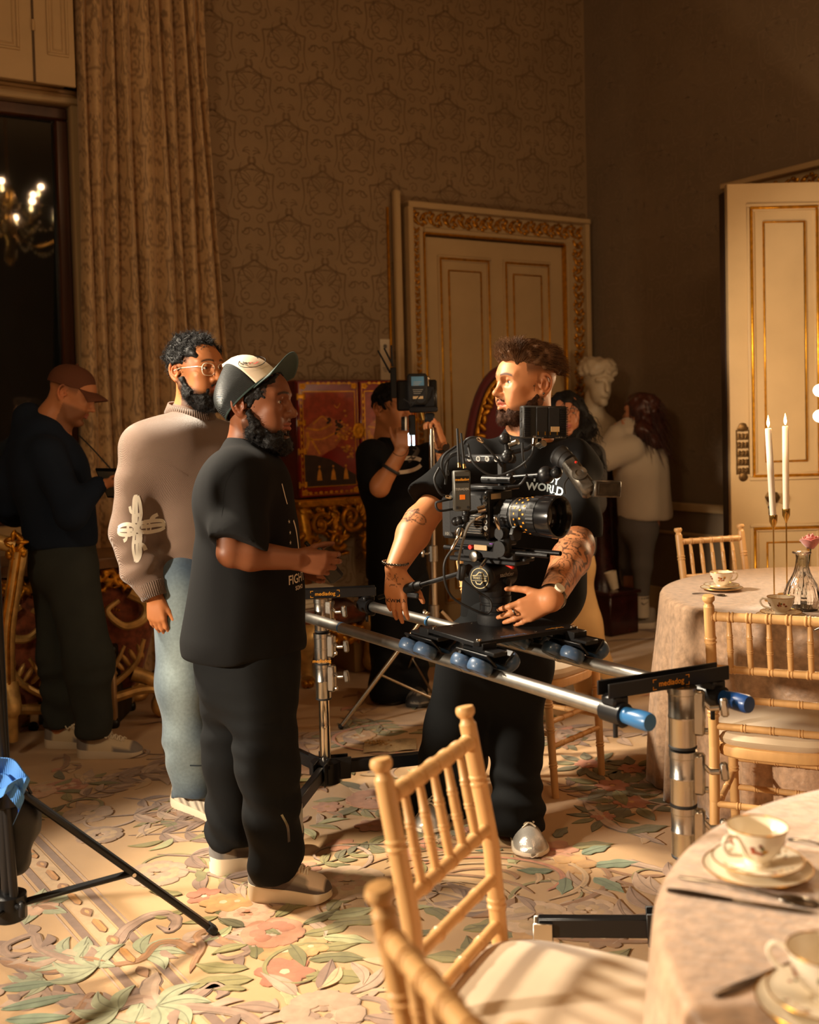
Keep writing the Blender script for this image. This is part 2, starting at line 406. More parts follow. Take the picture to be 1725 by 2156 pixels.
# window opening in the back wall
tw0, _ = on_wall(146, 240, 0.0); tw1 = tw0+1.7; _, zw1 = on_wall(100, 218, 0.0); _, zw0 = on_wall(20, 1108, 0.0)
g = G()
for (a, b, z0, z1) in ((0, tw0, 0, HC), (tw1, 11, 0, HC), (tw0, tw1, zw1, HC), (tw0, tw1, 0, zw0)):
    g.box((bw(a, z0)+bw(b, z1))/2-NB*.15, (b-a, .3, z1-z0), RB)
WB = g.build('wall_back', M_WALL, sharp=0); WB['kind'] = 'structure'
sd0, sd1, zd = 1.72, 2.80, 2.80                                    # doorway in the right wall
g = G()
for (a, b, z0, z1) in ((0, sd0, 0, HC), (sd1, 12, 0, HC), (sd0, sd1, zd, HC)):
    g.box((rw(a, z0)+rw(b, z1))/2+UW*.15, (b-a, .3, z1-z0), RR)
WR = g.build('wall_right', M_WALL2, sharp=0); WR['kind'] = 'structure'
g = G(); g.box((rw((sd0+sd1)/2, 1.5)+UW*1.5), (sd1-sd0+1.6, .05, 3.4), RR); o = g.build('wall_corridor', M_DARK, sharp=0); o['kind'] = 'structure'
LC = CR-UW*11; FC = CR+NB*12
wallbox('wall_left', lambda s, z: LC+NB*s+ZU*z, 0, 12, np.stack([NB, UW, ZU], 1), M_WALL)
wallbox('wall_front', lambda t, z: FC-UW*t+ZU*z, 0, 11, np.stack([-UW, -NB, ZU], 1), M_WALL)
g = G(); g.box(CR-UW*5.5+NB*6+ZU*(HC+.1), (11.6, 12.6, .2), RB); o = g.build('ceiling', M_CEIL, sharp=0); o['kind'] = 'structure'
g = G(); g.box(CR-UW*5.5+NB*6-ZU*.1, (11.6, 12.6, .2), RB); FLOOR = g.build('floor', M_CARPET, sharp=0); FLOOR['kind'] = 'structure'
# ---- damask figure on the silk walls
def damask():
    """strokes of one repeat (width 1, height 1.2), half-drop; each (points, width)"""
    S = []
    def m(P, w_):
        P = np.asarray(P); S.append((P, w_)); S.append((P*[-1, 1], w_))
    for k, (a, r) in enumerate(((.25, .20), (.55, .22), (.95, .235), (1.35, .22), (1.75, .19))):   # shell lobes
        t = np.linspace(-.33, .33, 9)+a; P = np.stack([np.sin(t)*r*1.05, .14+np.cos(t)*r], 1); m(P, .012)
        m(bez([(math.sin(a)*.06, .14+math.cos(a)*.05), (math.sin(a)*r*.6, .14+math.cos(a)*r*.7), (math.sin(a+.3)*r, .14+math.cos(a+.3)*r)], 7), .008)
    m(spiral((.13, -.02), .085, .02, 1.6, -1.2, 16), .014); m(spiral((.10, -.27), .075, .018, .4, 1.15, 16), .012)
    m(bez([(0, .42), (.10, .36), (.17, .30), (.30, .30)], 9), .022); m(bez([(.30, .30), (.27, .12), (.26, .0), (.33, -.12)], 9), np.linspace(.022, .008, 9))
    m(bez([(0, -.12), (.07, -.16), (.14, -.14), (.20, -.06)], 9), .02); m(bez([(0, -.42), (.05, -.36), (.09, -.38), (.16, -.46)], 9), .016)
    m(bez([(.33, .45), (.26, .40), (.22, .48), (.25, .56)], 9), .02); m(bez([(.36, -.18), (.30, -.28), (.34, -.40), (.46, -.46)], 9), np.linspace(.006, .02, 9))
    m(bez([(.02, .5), (.05, .46), (.05, .42), (.02, .40)], 6), .03); m(spiral((.40, .18), .06, .015, 3.3, 1.1, 14), .012)
    for a in (.4, .9, 1.4): m(bez([(.38, -.05), (.38+.07*math.sin(a), -.05+.07*math.cos(a)), (.38+.10*math.sin(a+.5), -.05+.10*math.cos(a+.5))], 5), .012)
    return S
DAM = damask()
def lay_damask(f, x0, x1, y0, y1, W, m, name, parent, inside=None):
    g = G(); H = W*1.2; i = 0; x = x0
    while x < x1+W:
        y = y0+(H/2 if i % 2 else 0)-H
        while y < y1+H:
            for P, wd in DAM:
                Q = P*W+[x, y]
                if inside and not inside(Q): continue
                if Q[:, 0].min() < x0 or Q[:, 0].max() > x1 or Q[:, 1].min() < y0 or Q[:, 1].max() > y1: continue
                ribbon(g, Q, np.asarray(wd)*W*1.25, f)
            y += H
        x += W*.5; i += 1
    return g.build(name, m, parent, sharp=0, kind='stuff')
dt0, dt1, dz1 = .03, 1.80, 3.03
lay_damask(lambda a, b: bw(a, b, .0012), .02, tw0-.03, .15, 5.1, .52, M_DAM, 'damask_figure', WB, lambda Q: not ((Q[:, 0] < dt1) & (Q[:, 1] < dz1)).any())
lay_damask(lambda a, b: rw(a, b, .0012), .02, 4.2, 1.0, 5.1, .52, M_DAM2, 'damask_figure', WR, lambda Q: not ((Q[:, 0] > 1.42) & (Q[:, 0] < 3.1) & (Q[:, 1] < 3.05)).any())
# ---- dado and skirting
def trim(name, f, R, a, b, z0, z1, d, m=M_CREAM):
    g = G(); g.box((f(a, z0)+f(b, z1))/2+R[:, 1]*d/2, (abs(b-a), d, z1-z0), R, .008); o = g.build(name, m); o['kind'] = 'structure'; return o
trim('baseboard_right', rw, RR, .0, 1.44, 0, .20, .03); trim('trim_1', rw, RR, 0, 1.44, .78, .84, .045); trim('trim_2', rw, RR, 0, 1.44, .60, .625, .02)
trim('baseboard_back', bw, RB, 1.86, tw0, 0, .20, .03); trim('trim_3', bw, RB, 1.86, tw0-.1, .78, .84, .045)
# ---- carved gilt strip
def carve(g, o, a, out, L, W, seed, lo=6):
    """scrolling leaf carving along direction a (length L, width W), standing out along `out`"""
    r = random.Random(seed); a = nz(a); out = nz(out); b = np.cross(out, a); n = max(2, int(L/(W*.52)))
    for i in range(n):
        x = (i+.5)*L/n; s_ = 1 if i % 2 else -1
        for (dx, dy, rx, ry, rz, an) in ((0, .14, .24, .13, .10, .6), (.12, -.20, .20, .11, .09, -.7), (-.16, -.02, .16, .08, .11, 1.2), (.2, .3, .12, .09, .08, .2), (-.05, -.36, .14, .10, .08, -.2), (.03, .02, .09, .09, .14, 0)):
            A = np.stack([a, b, out], 1)@rotm((0, 0, 1), an*s_+r.uniform(-.3, .3)); c = o+a*(x+dx*W)+b*(dy*s_*W)+out*(.03*W+r.uniform(0, .03)*W)
            g.ball(c, (rx*W, ry*W, rz*W), A, lo+2, lo-1)
def rectframe(g, P, x0, x1, z0, z1, w_, d0, d1, R, b=.003):
    """P(x,z,d) maps to space; a frame w_ wide inside the rectangle"""
    for (a, b2, c, e) in ((x0, x1, z1-w_, z1), (x0, x1, z0, z0+w_), (x0, x0+w_, z0+w_, z1-w_), (x1-w_, x1, z0+w_, z1-w_)):
        g.box((P(a, c, d0)+P(b2, e, d1))/2, (b2-a, d1-d0, e-c), R, b)
def door_leaf(P, R, W, H, panels, parent, th=.05):
    g = G(); xs = sorted({0, W}); g.box(P(W/2, H/2, -th/2), (W, th, H), R, .004)
    o = g.build('leaf', M_CREAM, parent)
    for (a, b, c, e) in panels:
        g = G(); rectframe(g, P, a-.018, b+.018, c-.018, e+.018, .02, -.004, .012, R, .005); rectframe(g, P, a+.014, b-.014, c+.014, e-.014, .012, -.004, .010, R); o1 = g.build('panel_moulding', M_CREAM, parent)
        g = G(); rectframe(g, P, a, b, c, e, .017, -.004, .016, R, .006); i_ = .075
        rectframe(g, P, a+i_, b-i_, c+i_+.012, e-i_-.012, .009, -.002, .013, R, .003); g.build('gilt_bead', M_GOLD, o1)
        g = G(); g.box(P((a+b)/2, (c+e)/2, .003), (b-a-2*i_-.02, .012, e-c-2*i_-.04), R, .004); g.build('raised_field', M_CREAM, o1)
# ---- door_1: closed door with gilt architrave on the back wall
D1 = thing('door_1', 'closed cream panelled door in a carved gilt architrave, behind the tall cameraman', None, bw(.95, 0)); D1['kind'] = 'structure'
tl, tr = 1.594, .306
P1 = lambda x, z, d=0: bw(tl-x, z, d-.03); R1 = np.stack([UW, NB, ZU], 1)
Wd = tl-tr
g = G(); g.box(bw(.95, 1.4, -.02), (1.33, .03, 2.83), RB); g.build('door_lining', M_DARK, D1)
P1 = lambda x, z, d=0: bw(tl-x, z, d+.045)
door_leaf(P1, R1, Wd, 2.785, [(.135, .58, .95, 2.645), (.725, 1.15, .95, 2.645), (.135, .58, .16, .80), (.725, 1.15, .16, .80)], D1)
for k, (a, b, z0, z1) in enumerate(((1.598, 1.75, 0, 3.01), (.07, .302, 0, 3.01), (.302, 1.598, 2.80, 3.01))):
    horizontal = k == 2
    g = G(); g.box((bw(a, z0)+bw(b, z1))/2+NB*.03, (b-a, .06, z1-z0), RB, .004)
    if not horizontal:
        e0 = b if k == 0 else a; sg = -1 if k == 0 else 1
        g.box(bw(e0+sg*.022, 1.505, .055), (.044, .11, 3.01), RB, .006); e1 = a if k == 0 else b; g.box(bw(e1-sg*.028, 1.41, .05), (.036, .06, 2.82), RB, .008)
    else: g.box(bw(.91, 2.99, .06), (1.68, .12, .044), RB, .006); g.box(bw(.95, 2.828, .05), (1.29, .06, .036), RB, .008)
    fr = g.build('architrave', M_CREAM, D1)
    g = G()
    if horizontal: carve(g, bw(1.70, 2.905, .062), UW, NB, 1.58, .125, 3)
    elif k == 0: carve(g, bw(1.662, .1, .062), ZU, NB, 2.74, .085, 5)
    else: carve(g, bw(.165, .1, .062), ZU, NB, 2.74, .125, 6)
    g.build('gilt_carving', M_GILT, fr)
    g = G()
    if horizontal: g.box(bw(.95, 2.804, .055), (1.30, .05, .014), RB, .004)
    else: g.box(bw(1.600 if k == 0 else .298, 1.4, .055), (.018, .05, 2.80), RB, .005)
    g.build('gilt_bead', M_GOLD, fr)
for z in (.5, 2.05): G().box(bw(1.587, z, .05), (.02, .02, .17), RB, .003).build('hinge', M_IRON, D1)
g = G(); tp, zp = on_wall(834, 400, .05); g.box(bw(tp, zp/2, .05), (.055, .05, zp), RB, .012); o = g.build('trim_4', M_CREAM); o['kind'] = 'structure'
G().box(bw(tp+.05, 1.5, .01), (.014, .02, 2.95), RB, .004).build('gilt_fillet', M_GOLD, o)
# ---- door_2: open leaf at the right with its architrave
hin = V3(2.93, 6.36, 0); fre = V3(1.868, 6.35, 0); ax = nz(hin-fre); out2 = V3(ax[1], -ax[0], 0); R2 = np.stack([ax, out2, ZU], 1)
D2 = thing('door_2', 'open cream panelled door leaf with gilt mouldings beside the candlelit table', None, hin); D2['kind'] = 'structure'
P2 = lambda x, z, d=0: fre+ax*x+out2*d+ZU*(z+.012)
door_leaf(P2, R2, np.linalg.norm(hin-fre), 2.79, [(.127, .525, 1.09, 2.655), (.127, .525, .18, .80), (.66, .96, 1.09, 2.655), (.66, .96, .18, .80)], D2)
G().box(P2(.02, 1.395, -.10), (.05, .09, 2.72), R2, .004).build('edge_stile', mat('door_edge', c8(44, 27, 18), .5, var=.2), D2)
g = G(); zc = 1.24                                                # pierced finger plate
op = [(-.036+.0*k, -.14) for k in (0,)]; pl = [(math.copysign(.036, q)*1, 0) for q in (1,)]
for k in range(13):
    z = -.15+k*.025; hw = .036 if abs(z) < .13 else .022
    g.box(P2(.072, zc+z, .004), (hw*2, .006, .007), R2, .002)
    for sx in (-1, 0, 1):
        g.lathe([(.011, 0), (.011, .006), (.006, .007), (.006, 0)], P2(.072+sx*.022*(hw/.036), zc+z+(.012 if k % 2 else 0), .001), out2, 8)
for sx in (-1, 1): g.box(P2(.072+sx*.036, zc, .004), (.007, .008, .26), R2, .002)
for sz in (-1, 1): g.lathe([(.026, 0), (.026, .005), (.016, .008), (0.002, .008)], P2(.072, zc+sz*.145, .001), out2, 14)
g.build('finger_plate', M_BRONZE, D2)
g = G(); kc = P2(.232, .975, 0); g.lathe([(.032, 0), (.034, .006), (.014, .012), (.011, .04), (.028, .048), (.034, .06), (.026, .074), (.002, .08)], kc, out2, 18, flute=lambda t, z: .07*np.cos(6*t))
g.build('door_knob', M_BRONZE, D2); g = G(); g.box(P2(.225, .895, .004), (.014, .006, .05), R2, .004); g.ball(P2(.225, .915, .006), (.012, .006, .012)); g.build('keyhole_cover', M_IRON, D2)
TR = thing('trim_5', 'gilt carved architrave of the doorway behind the open door', None, rw(1.6, 0)); TR['kind'] = 'structure'
for k, (a, b, z0, z1) in enumerate(((1.45, 1.70, 0, 3.02), (2.82, 3.07, 0, 3.02), (1.70, 2.82, 2.81, 3.02))):
    g = G(); g.box((rw(a, z0)+rw(b, z1))/2-UW*.03, (b-a, .06, z1-z0), RR, .004)
    if k == 2: g.box(rw(2.26, 3.0, .06), (1.62, .12, .04), RR, .006)
    fr = g.build('architrave', M_CREAM, TR); g = G()
    if k == 2: carve(g, rw(1.70, 2.905, .062), NB, -UW, 1.1, .13, 13)
    else: carve(g, rw((a+b)/2, .1, .062), ZU, -UW, 2.7, .13, 14+k)
    g.build('gilt_carving', M_GILT, fr)
# ---- window_1 with panelled pelmet and curtain
W1 = thing('window_1', 'tall dark night window in a brown sash frame at the left edge', None, bw(tw0+.85, zw0)); W1['kind'] = 'structure'
PW = lambda x, z, d=0: bw(tw0+x, z, d)
g = G(); rectframe(g, PW, 0, 1.7, zw0, zw1, .075, -.16, -.04, RB, .01); g.build('sash_frame', M_WOOD, W1)
g = G(); g.box(PW(.85, (zw0+zw1)/2, -.10), (1.56, .012, zw1-zw0-.14), RB); g.build('pane', M_GLASS, W1)
g = G(); g.box(PW(.85, (zw0+zw1)/2, -.28), (1.7, .02, zw1-zw0), RB); g.build('night_backing', M_DARK, W1)
g = G(); rectframe(g, PW, -.085, 1.785, zw0-.09, zw1+.09, .088, -.02, .035, RB, .01); rectframe(g, PW, -.06, 1.76, zw0-.06, zw1+.06, .02, .03, .045, RB, .005); g.build('window_casing', M_CREAM, W1)
_, zpb = on_wall(72, 172, .24); g = G(); tpe = on_wall(159, 150, .24)[0]
g.box(bw((tpe+tw1+.3)/2, zpb+1.0, .23), (tw1+.3-tpe, .02, 2.0), RB, .004)
g.box(bw((tpe+tw1+.3)/2, zpb+1.0, .12), (tw1+.28-tpe, .2, 1.9), RB, .004)
PEL = thing('trim_6', 'cream panelled shutter box above the dark window', None, bw(tpe+.5, zpb)); PEL['kind'] = 'structure'
g.build('shutter_board', M_CREAM, PEL)
ts, _ = on_wall(70, 90, .24)
for (a, b) in ((tpe+.035, ts-.075), (ts+.075, ts+.62)):
    g = G(); PP = lambda x, z, d=0: bw(x, z, .24+d); rectframe(g, PP, a, b, zpb+.16, zpb+1.9, .016, -.004, .010, RB, .004); rectframe(g, PP, a+.03, b-.03, zpb+.19, zpb+1.87, .008, -.004, .006, RB, .003); g.build('panel_moulding', M_CREAM, PEL)
G().box(bw(ts, zpb+1, .242), (.012, .008, 2.0), RB).build('shutter_joint', mat('joint', c8(90, 70, 48), .7, var=.1), PEL)
for z in (.28,): G().cyl(bw(ts, zpb+z, .25), bw(ts, zpb+z+.06, .25), .008).build('shutter_hinge', M_CREAM, PEL)
G().box(bw(tw0+.85, zw1+.13, .06), (1.75, .12, .07), RB, .01).build('gap_shade', M_DARK, W1)  # near-black bar put in as the shade of the gap under the shutter box
# curtain
def curtain():
    ca, cb = on_wall(162, 40, .26)[0], on_wall(432, 40, .16)[0]; cb2 = on_wall(478, 700, .14)[0]; ca2 = on_wall(166, 700, .26)[0]
    nu, nv = 420, 330; rr = random.Random(4); ph = [0]
    folds = []; q = 0
    while q < 1: wd = rr.uniform(.075, .145); folds.append((q, wd, rr.uniform(.6, 1.0))); q += wd
    def off(u):
        for a, wd, am in folds:
            if a <= u < a+wd: x = (u-a)/wd; return am*(math.sin(math.pi*x)**.75-.35)
        return 0
    us = np.linspace(0, 1, nu); O = np.array([off(min(u, .9999)) for u in us]); k = np.ones(5)/5; O = np.convolve(np.pad(O, 2, 'edge'), k, 'valid')
    zt = 5.1; P = np.zeros((nv, nu, 3)); UV = np.zeros((nv, nu, 2))
    for j in range(nv):
        z = zt*(1-j/(nv-1))+.01; s_ = np.clip((3.4-z)/2.6, -.7, 1.4)
        a = ca+(ca2-ca)*s_; b = cb+(cb2-cb)*s_
        t = a+(b-a)*us+.012*np.sin(us*22+z*1.6); d = .18+.115*O*(1+.12*np.sin(z*2+us*9))+.02*np.sin(us*7+z*1.1)+.03*(1-us)
        P[j] = CR-np.outer(t, UW)+np.outer(d, NB); P[j, :, 2] = z
        UV[j, :, 0] = us*2.1; UV[j, :, 1] = z
    # woven figure: darker veins rasterised from the same damask strokes
    R_ = 220; tile = np.zeros((int(R_*1.2), R_), bool); h, w_ = tile.shape
    for ox, oy in ((.0, .0), (.5, .6)):
        for Pq, wd in DAM:
            for t in np.linspace(0, len(Pq)-1.001, 60):
                i = int(t); p = Pq[i]+(Pq[i+1]-Pq[i])*(t-i); r_ = (np.mean(wd)*.75)*R_; cx, cy = ((p[0]+ox) % 1)*R_, ((p[1]+oy) % 1.2)*R_
                for dy in range(-int(r_+1), int(r_+2)):
                    for dx in range(-int(r_+1), int(r_+2)):
                        if dx*dx+dy*dy <= r_*r_: tile[int(cy+dy) % h, int(cx+dx) % w_] = True
    W_ = .55; U_ = ((UV[..., 0]/W_) % 1*R_).astype(int) % w_; Vv = ((UV[..., 1]/W_) % 1.2*R_).astype(int) % h; msk = tile[Vv, U_]
    C_ = np.where(msk[..., None], np.array(c8(150, 121, 86)), np.array(c8(196, 162, 118)))
    g = G(); F = []
    I = np.arange(nu*nv).reshape(nv, nu); F = np.stack([I[:-1, :-1], I[1:, :-1], I[1:, 1:], I[:-1, 1:]], -1).reshape(-1, 4)
    me = bpy.data.meshes.new('curtain'); me.from_pydata(P.reshape(-1, 3).tolist(), [], F.tolist()); me.update()
    o = finish('curtain', me, M_CURT, None, 180, C_.reshape(-1, 3))
    tag(o, 'long draped damask curtain hanging beside the dark window', 'curtain')
    m = o.modifiers.new('s', 'SOLIDIFY'); m.thickness = .004
curtain()
# paper notice on the wall
a0 = on_wall(800, 714, .004); a1 = on_wall(823, 800, .004)
NOTE = thing('wall_notice', 'white paper notice on the wall left of the gilt doorway', 'notice', bw((a0[0]+a1[0])/2, a1[1]))
g = G(); g.box((bw(a0[0], a0[1], .004)+bw(a1[0], a1[1], .004))/2, (abs(a0[0]-a1[0]), .003, a0[1]-a1[1]), RB); g.build('paper', mat('paper', c8(214, 196, 168), .8, var=.05), NOTE)
g = G(); m_ = (a0[0]+a1[0])/2; g.lathe([(.016, 0), (.016, .001), (.009, .001), (.009, 0)], bw(m_, a0[1]-.05, .0056), NB, 14)
for k in range(3): g.box(bw(m_, a0[1]-.20-k*.012, .006), (.05-.012*k, .0008, .005), RB)
g.build('printing', mat('grey_ink', c8(120, 110, 100), .8, var=.05), NOTE)
# ---------------------------------------------------------------- the carpet's sculpted wool motifs
CG = G(); LAY = [0]
CMAP = dict(green=c8(92, 96, 48), olive=c8(126, 122, 66), dkgreen=c8(66, 74, 44), teal=c8(96, 128, 104), pale=c8(168, 172, 122), mauve=c8(148, 118, 102), dmauve=c8(120, 92, 82), pmauve=c8(180, 150, 128), red=c8(170, 76, 50), rose=c8(196, 122, 92), pink=c8(216, 168, 138), blush=c8(222, 188, 156), gold=c8(184, 124, 52), amber=c8(206, 150, 80), brown=c8(146, 98, 60), cream=c8(218, 192, 154), sand=c8(202, 168, 126), mint=c8(148, 158, 126))
def layer():
    LAY[0] = (LAY[0]+1) % 60; return .0008+.00005*LAY[0]
def cc(n, k=0.0):
    c = np.array(CMAP[n]) if isinstance(n, str) else np.array(n); c = c*.76+np.array(CMAP['sand'])*.15; return np.clip(c*(1+k*.8), 0, 1)
def blob(x, y, P, col, dome=.0015, edge=.80):
    """a petal or leaf: outline P (2-D), domed, with a darker carved rim"""
    z = layer(); P = np.asarray(P)+[x, y]; c = P.mean(0); n = len(P); I = c+(P-c)*.72
    V = np.concatenate([np.c_[P, np.full(n, z-.0006)], np.c_[P*.94+c*.06, np.full(n, z+dome*.7)], np.c_[I, np.full(n, z+dome)], [[c[0], c[1], z+dome*1.1]]])
    F = [(i, (i+1) % n, n+(i+1) % n, n+i) for i in range(n)]+[(n+i, n+(i+1) % n, 2*n+(i+1) % n, 2*n+i) for i in range(n)]+[(2*n+i, 2*n+(i+1) % n, 3*n) for i in range(n)]
    if np.cross(P[1]-P[0], P[2]-P[0]) < 0: F = [f[::-1] for f in F]
    c0 = cc(col); C = np.concatenate([np.tile(c0*edge, (n, 1)), np.tile(c0*.93, (n, 1)), np.tile(c0, (n, 1)), [c0*1.05]])
    CG.add(V, F, C)
def leaf(x, y, a, L, W, col, lobes=0, bend=.0, vein=True):
    t = np.linspace(0, 1, 11); wv = np.sin(np.pi*t**.8)*W/2
    if lobes: wv = wv*(1+.22*np.sin(t*math.pi*2*lobes))
    cx = t*L; cy = bend*L*np.sin(t*math.pi*.9)
    P = np.concatenate([np.stack([cx, cy+wv], 1), np.stack([cx, cy-wv], 1)[-2:0:-1]])
    R = np.array([[math.cos(a), -math.sin(a)], [math.sin(a), math.cos(a)]]); blob(x, y, P@R.T, col)
    if vein:
        z = layer()+.0021; q = np.stack([cx*.92+.03*L, cy], 1)@R.T+[x, y]; ribbon(CG, q, np.linspace(W*.09, W*.02, 11), lambda p, r: V3(p, r, z), cc(col, -.35))
        h = np.concatenate([np.stack([cx, cy+wv*.9], 1), np.stack([cx, cy], 1)[::-1]])@R.T+[x, y]; z2 = z-.0003
        CG.add(np.c_[h, np.full(len(h), z2)], [tuple(range(len(h)))[::-1]], cc(col, .14))
def flower(x, y, r, col, n=6, core='amber', layers=2, rot=0):
    for k in range(layers):
        rr = r*(1-.42*k); m = n-k
        for i in range(m):
            a = rot+2*math.pi*(i+.5*k)/m; t = np.linspace(0, 2*math.pi, 12, endpoint=False)
            P = np.stack([rr*.58+rr*.44*np.cos(t), rr*.40*np.sin(t)*(1+.15*np.cos(3*t))], 1); R = np.array([[math.cos(a), -math.sin(a)], [math.sin(a), math.cos(a)]])
            blob(x, y, P@R.T, cc(col, rnd.uniform(-.1, .1)+.14*k))
    t = np.linspace(0, 2*math.pi, 9, endpoint=False); blob(x, y, np.stack([np.cos(t), np.sin(t)], 1)*r*.2, core)
def rose(x, y, r, cols, rot=0.0):
    for k, (rr, m) in enumerate(((1.0, 8), (.76, 7), (.52, 5), (.3, 3))):
        for i in range(m):
            a = rot+2*math.pi*i/m+.5*k+rnd.uniform(-.12, .12); t = np.linspace(0, 2*math.pi, 12, endpoint=False)
            P = np.stack([r*rr*.62+r*rr*.36*np.cos(t), r*rr*.46*np.sin(t)*(1+.2*np.cos(2*t))], 1); R = np.array([[math.cos(a), -math.sin(a)], [math.sin(a), math.cos(a)]])
            blob(x, y, P@R.T, cc(cols[k % len(cols)], rnd.uniform(-.1, .1)))
def scroll(P, w0, w1, col, edge='pmauve', n=9, lobe=0.0):
    Q = spl(P, n); m = len(Q); t = np.linspace(0, 1, m); w_ = (w0+(w1-w0)*t)*np.minimum(1, np.minimum(t*8+.2, (1-t)*8+.2))
    if lobe: w_ = w_*(1+lobe*np.abs(np.sin(t*m*.55)))
    z = layer(); ribbon(CG, Q, w_*1.25, lambda a, b: V3(a, b, z), cc(edge, -.2)); z2 = z+.0012; ribbon(CG, Q, w_, lambda a, b: V3(a, b, z2), cc(col)); z3 = z2+.0003
    T = np.gradient(Q, axis=0); T /= np.linalg.norm(T, axis=1, keepdims=True); ribbon(CG, Q+np.stack([-T[:, 1], T[:, 0]], 1)*w_[:, None]*.22, w_*.3, lambda a, b: V3(a, b, z3), cc(col, .22))
def fp(x, y): return px(x, y, z=0)[:2]
def acanthus(x, y, a, s_, cols, n=6, turn=.9):
    R = np.array([[math.cos(a), -math.sin(a)], [math.sin(a), math.cos(a)]]); P = np.array([[0, 0], [.35, .10], [.7, .12], [.95, -.05*turn], [.95, -.3*turn], [.75, -.36*turn], [.66, -.22*turn]])*s_
    scroll(P@R.T+[x, y], .10*s_, .05*s_, cols[0])
    for i in range(n):
        t = .1+.75*i/n; p = spl(P, 8)[int(t*48)]; sd = 1 if i % 2 else -1; q = R@p
        leaf(x+q[0], y+q[1], a+sd*(.9)-turn*t*.9, s_*.30*(1-.4*t), s_*.11, cols[i % len(cols)], bend=.2*sd, vein=False)
def spray(x, y, a, s_, leafc, n=5):
    R = lambda th: (math.cos(th), math.sin(th)); Q = [(x+R(a)[0]*s_*k/4+.05*s_*math.sin(k*1.4), y+R(a)[1]*s_*k/4) for k in range(5)]
    scroll(Q, .018*s_+.003, .006, leafc[0], n=4)
    for i in range(n):
        q = Q[min(4, 1+i*4//n)]
        for sd in (-1, 1): leaf(q[0], q[1], a+sd*rnd.uniform(.5, .9), s_*rnd.uniform(.28, .4), s_*rnd.uniform(.10, .15), leafc[rnd.randrange(len(leafc))], bend=.12*sd)
GR = ['green', 'olive', 'dkgreen', 'olive']; MV = ['mauve', 'pmauve', 'dmauve', 'pmauve']
# border bands at the left, running away from the lens
b0, b1 = fp(42, 1731), fp(459, 2156); bd = nz(b1-b0); bn = np.array([-bd[1], bd[0]]);  bn = bn if bn[0] < 0 else -bn
def band(o, w_, col, a=-3.2, b=2.2):
    for s0 in np.arange(a, b, .25):
        z = .0012; A = b0+bd*s0+bn*o; B = b0+bd*(s0+.25)+bn*o
        ribbon(CG, [A, (A+B)/2, B], w_, lambda p, r: V3(p, r, z+.001*abs(o)), cc(col))
wb = abs(np.dot(fp(33, 1806)-b0, bn))
band(.0, .026, 'dmauve'); band(wb, .026, 'dmauve'); band(wb*.5, wb-.04, 'sand'); band(-.025, .006, 'pmauve'); band(wb+.028, .006, 'pmauve'); band(wb*2.1, .02, 'mauve')
for k, s0 in enumerate(np.arange(-3.1, 2.1, .115)):
    p = b0+bd*s0+bn*wb*.5; an = math.atan2(bd[1], bd[0])
    if k % 2: leaf(p[0]-bd[0]*.035, p[1]-bd[1]*.035, an, .075, .034, 'brown', vein=False); leaf(p[0]-bd[0]*.022, p[1]-bd[1]*.022, an, .05, .02, 'amber', vein=False)
    else: scroll([p-bd*.052, p, p+bd*.052], .021, .021, 'gold', 'brown', 3)
for s0 in np.arange(-3, 2.1, .42):
    p = b0+bd*s0+bn*(wb*1.55); an = math.atan2(bn[1], bn[0])
    [leaf(p[0], p[1], an+k*1.05, .13, .06, 'mint') for k in range(6)]; flower(p[0], p[1], .075, 'pink', 5, 'brown'); leaf(p[0], p[1], an+2.2, .09, .03, 'brown'); leaf(p[0], p[1], an-2.2, .09, .03, 'mint')
# big scrolls over the border, lower left
def sc(P, w0, w1, c, e='dmauve', lobe=.25): scroll([fp(*q) for q in P], w0, w1, c, e, lobe=lobe)
for P, s_, a in (((205, 2040), .34, 2.4), ((300, 2010), .3, .3), ((140, 2010), .26, 2.9), ((330, 2120), .34, -.4), ((250, 2130), .3, 2.6), ((90, 2060), .25, 3.3)):
    p = fp(*P); [leaf(p[0], p[1], a+k*.8-1.2, s_*.42, s_*.16, 'mint', bend=.2) for k in range(4)]; acanthus(p[0], p[1], a, s_, MV, 7, 1 if a < 1 else -1)
sc([(0, 2018), (70, 2040), (150, 2035), (230, 2000), (270, 1955), (330, 1925), (370, 1935), (360, 1960), (330, 1950)], .045, .02, 'mauve')
sc([(0, 2025), (60, 2040), (110, 2046), (150, 2040)], .03, .02, 'brown', 'brown', 0)
sc([(210, 2035), (260, 2030), (300, 2020), (330, 1990), (370, 1985), (400, 2000), (420, 2015)], .018, .034, 'brown', 'gold', .1)
sc([(400, 2050), (410, 2025), (425, 1995), (415, 1972), (440, 1962), (470, 1985), (500, 1990)], .012, .034, 'brown', 'gold', .1)
sc([(110, 2090), (160, 2110), (230, 2120), (300, 2105), (360, 2120), (410, 2100), (450, 2075), (470, 2090), (455, 2105)], .05, .02, 'mauve')
sc([(330, 2050), (315, 2090), (340, 2125), (400, 2130), (450, 2120), (490, 2105)], .045, .02, 'pmauve'); sc([(150, 2156), (165, 2130), (185, 2100), (200, 2092)], .03, .015, 'brown', 'gold', 0)
for (x, y, a, L) in ((0, 2085, 0.2, .16), (0, 2128, .35, .2), (10, 2150, .05, .17)): p = fp(x, y); leaf(p[0], p[1], a, L, .05, 'teal')
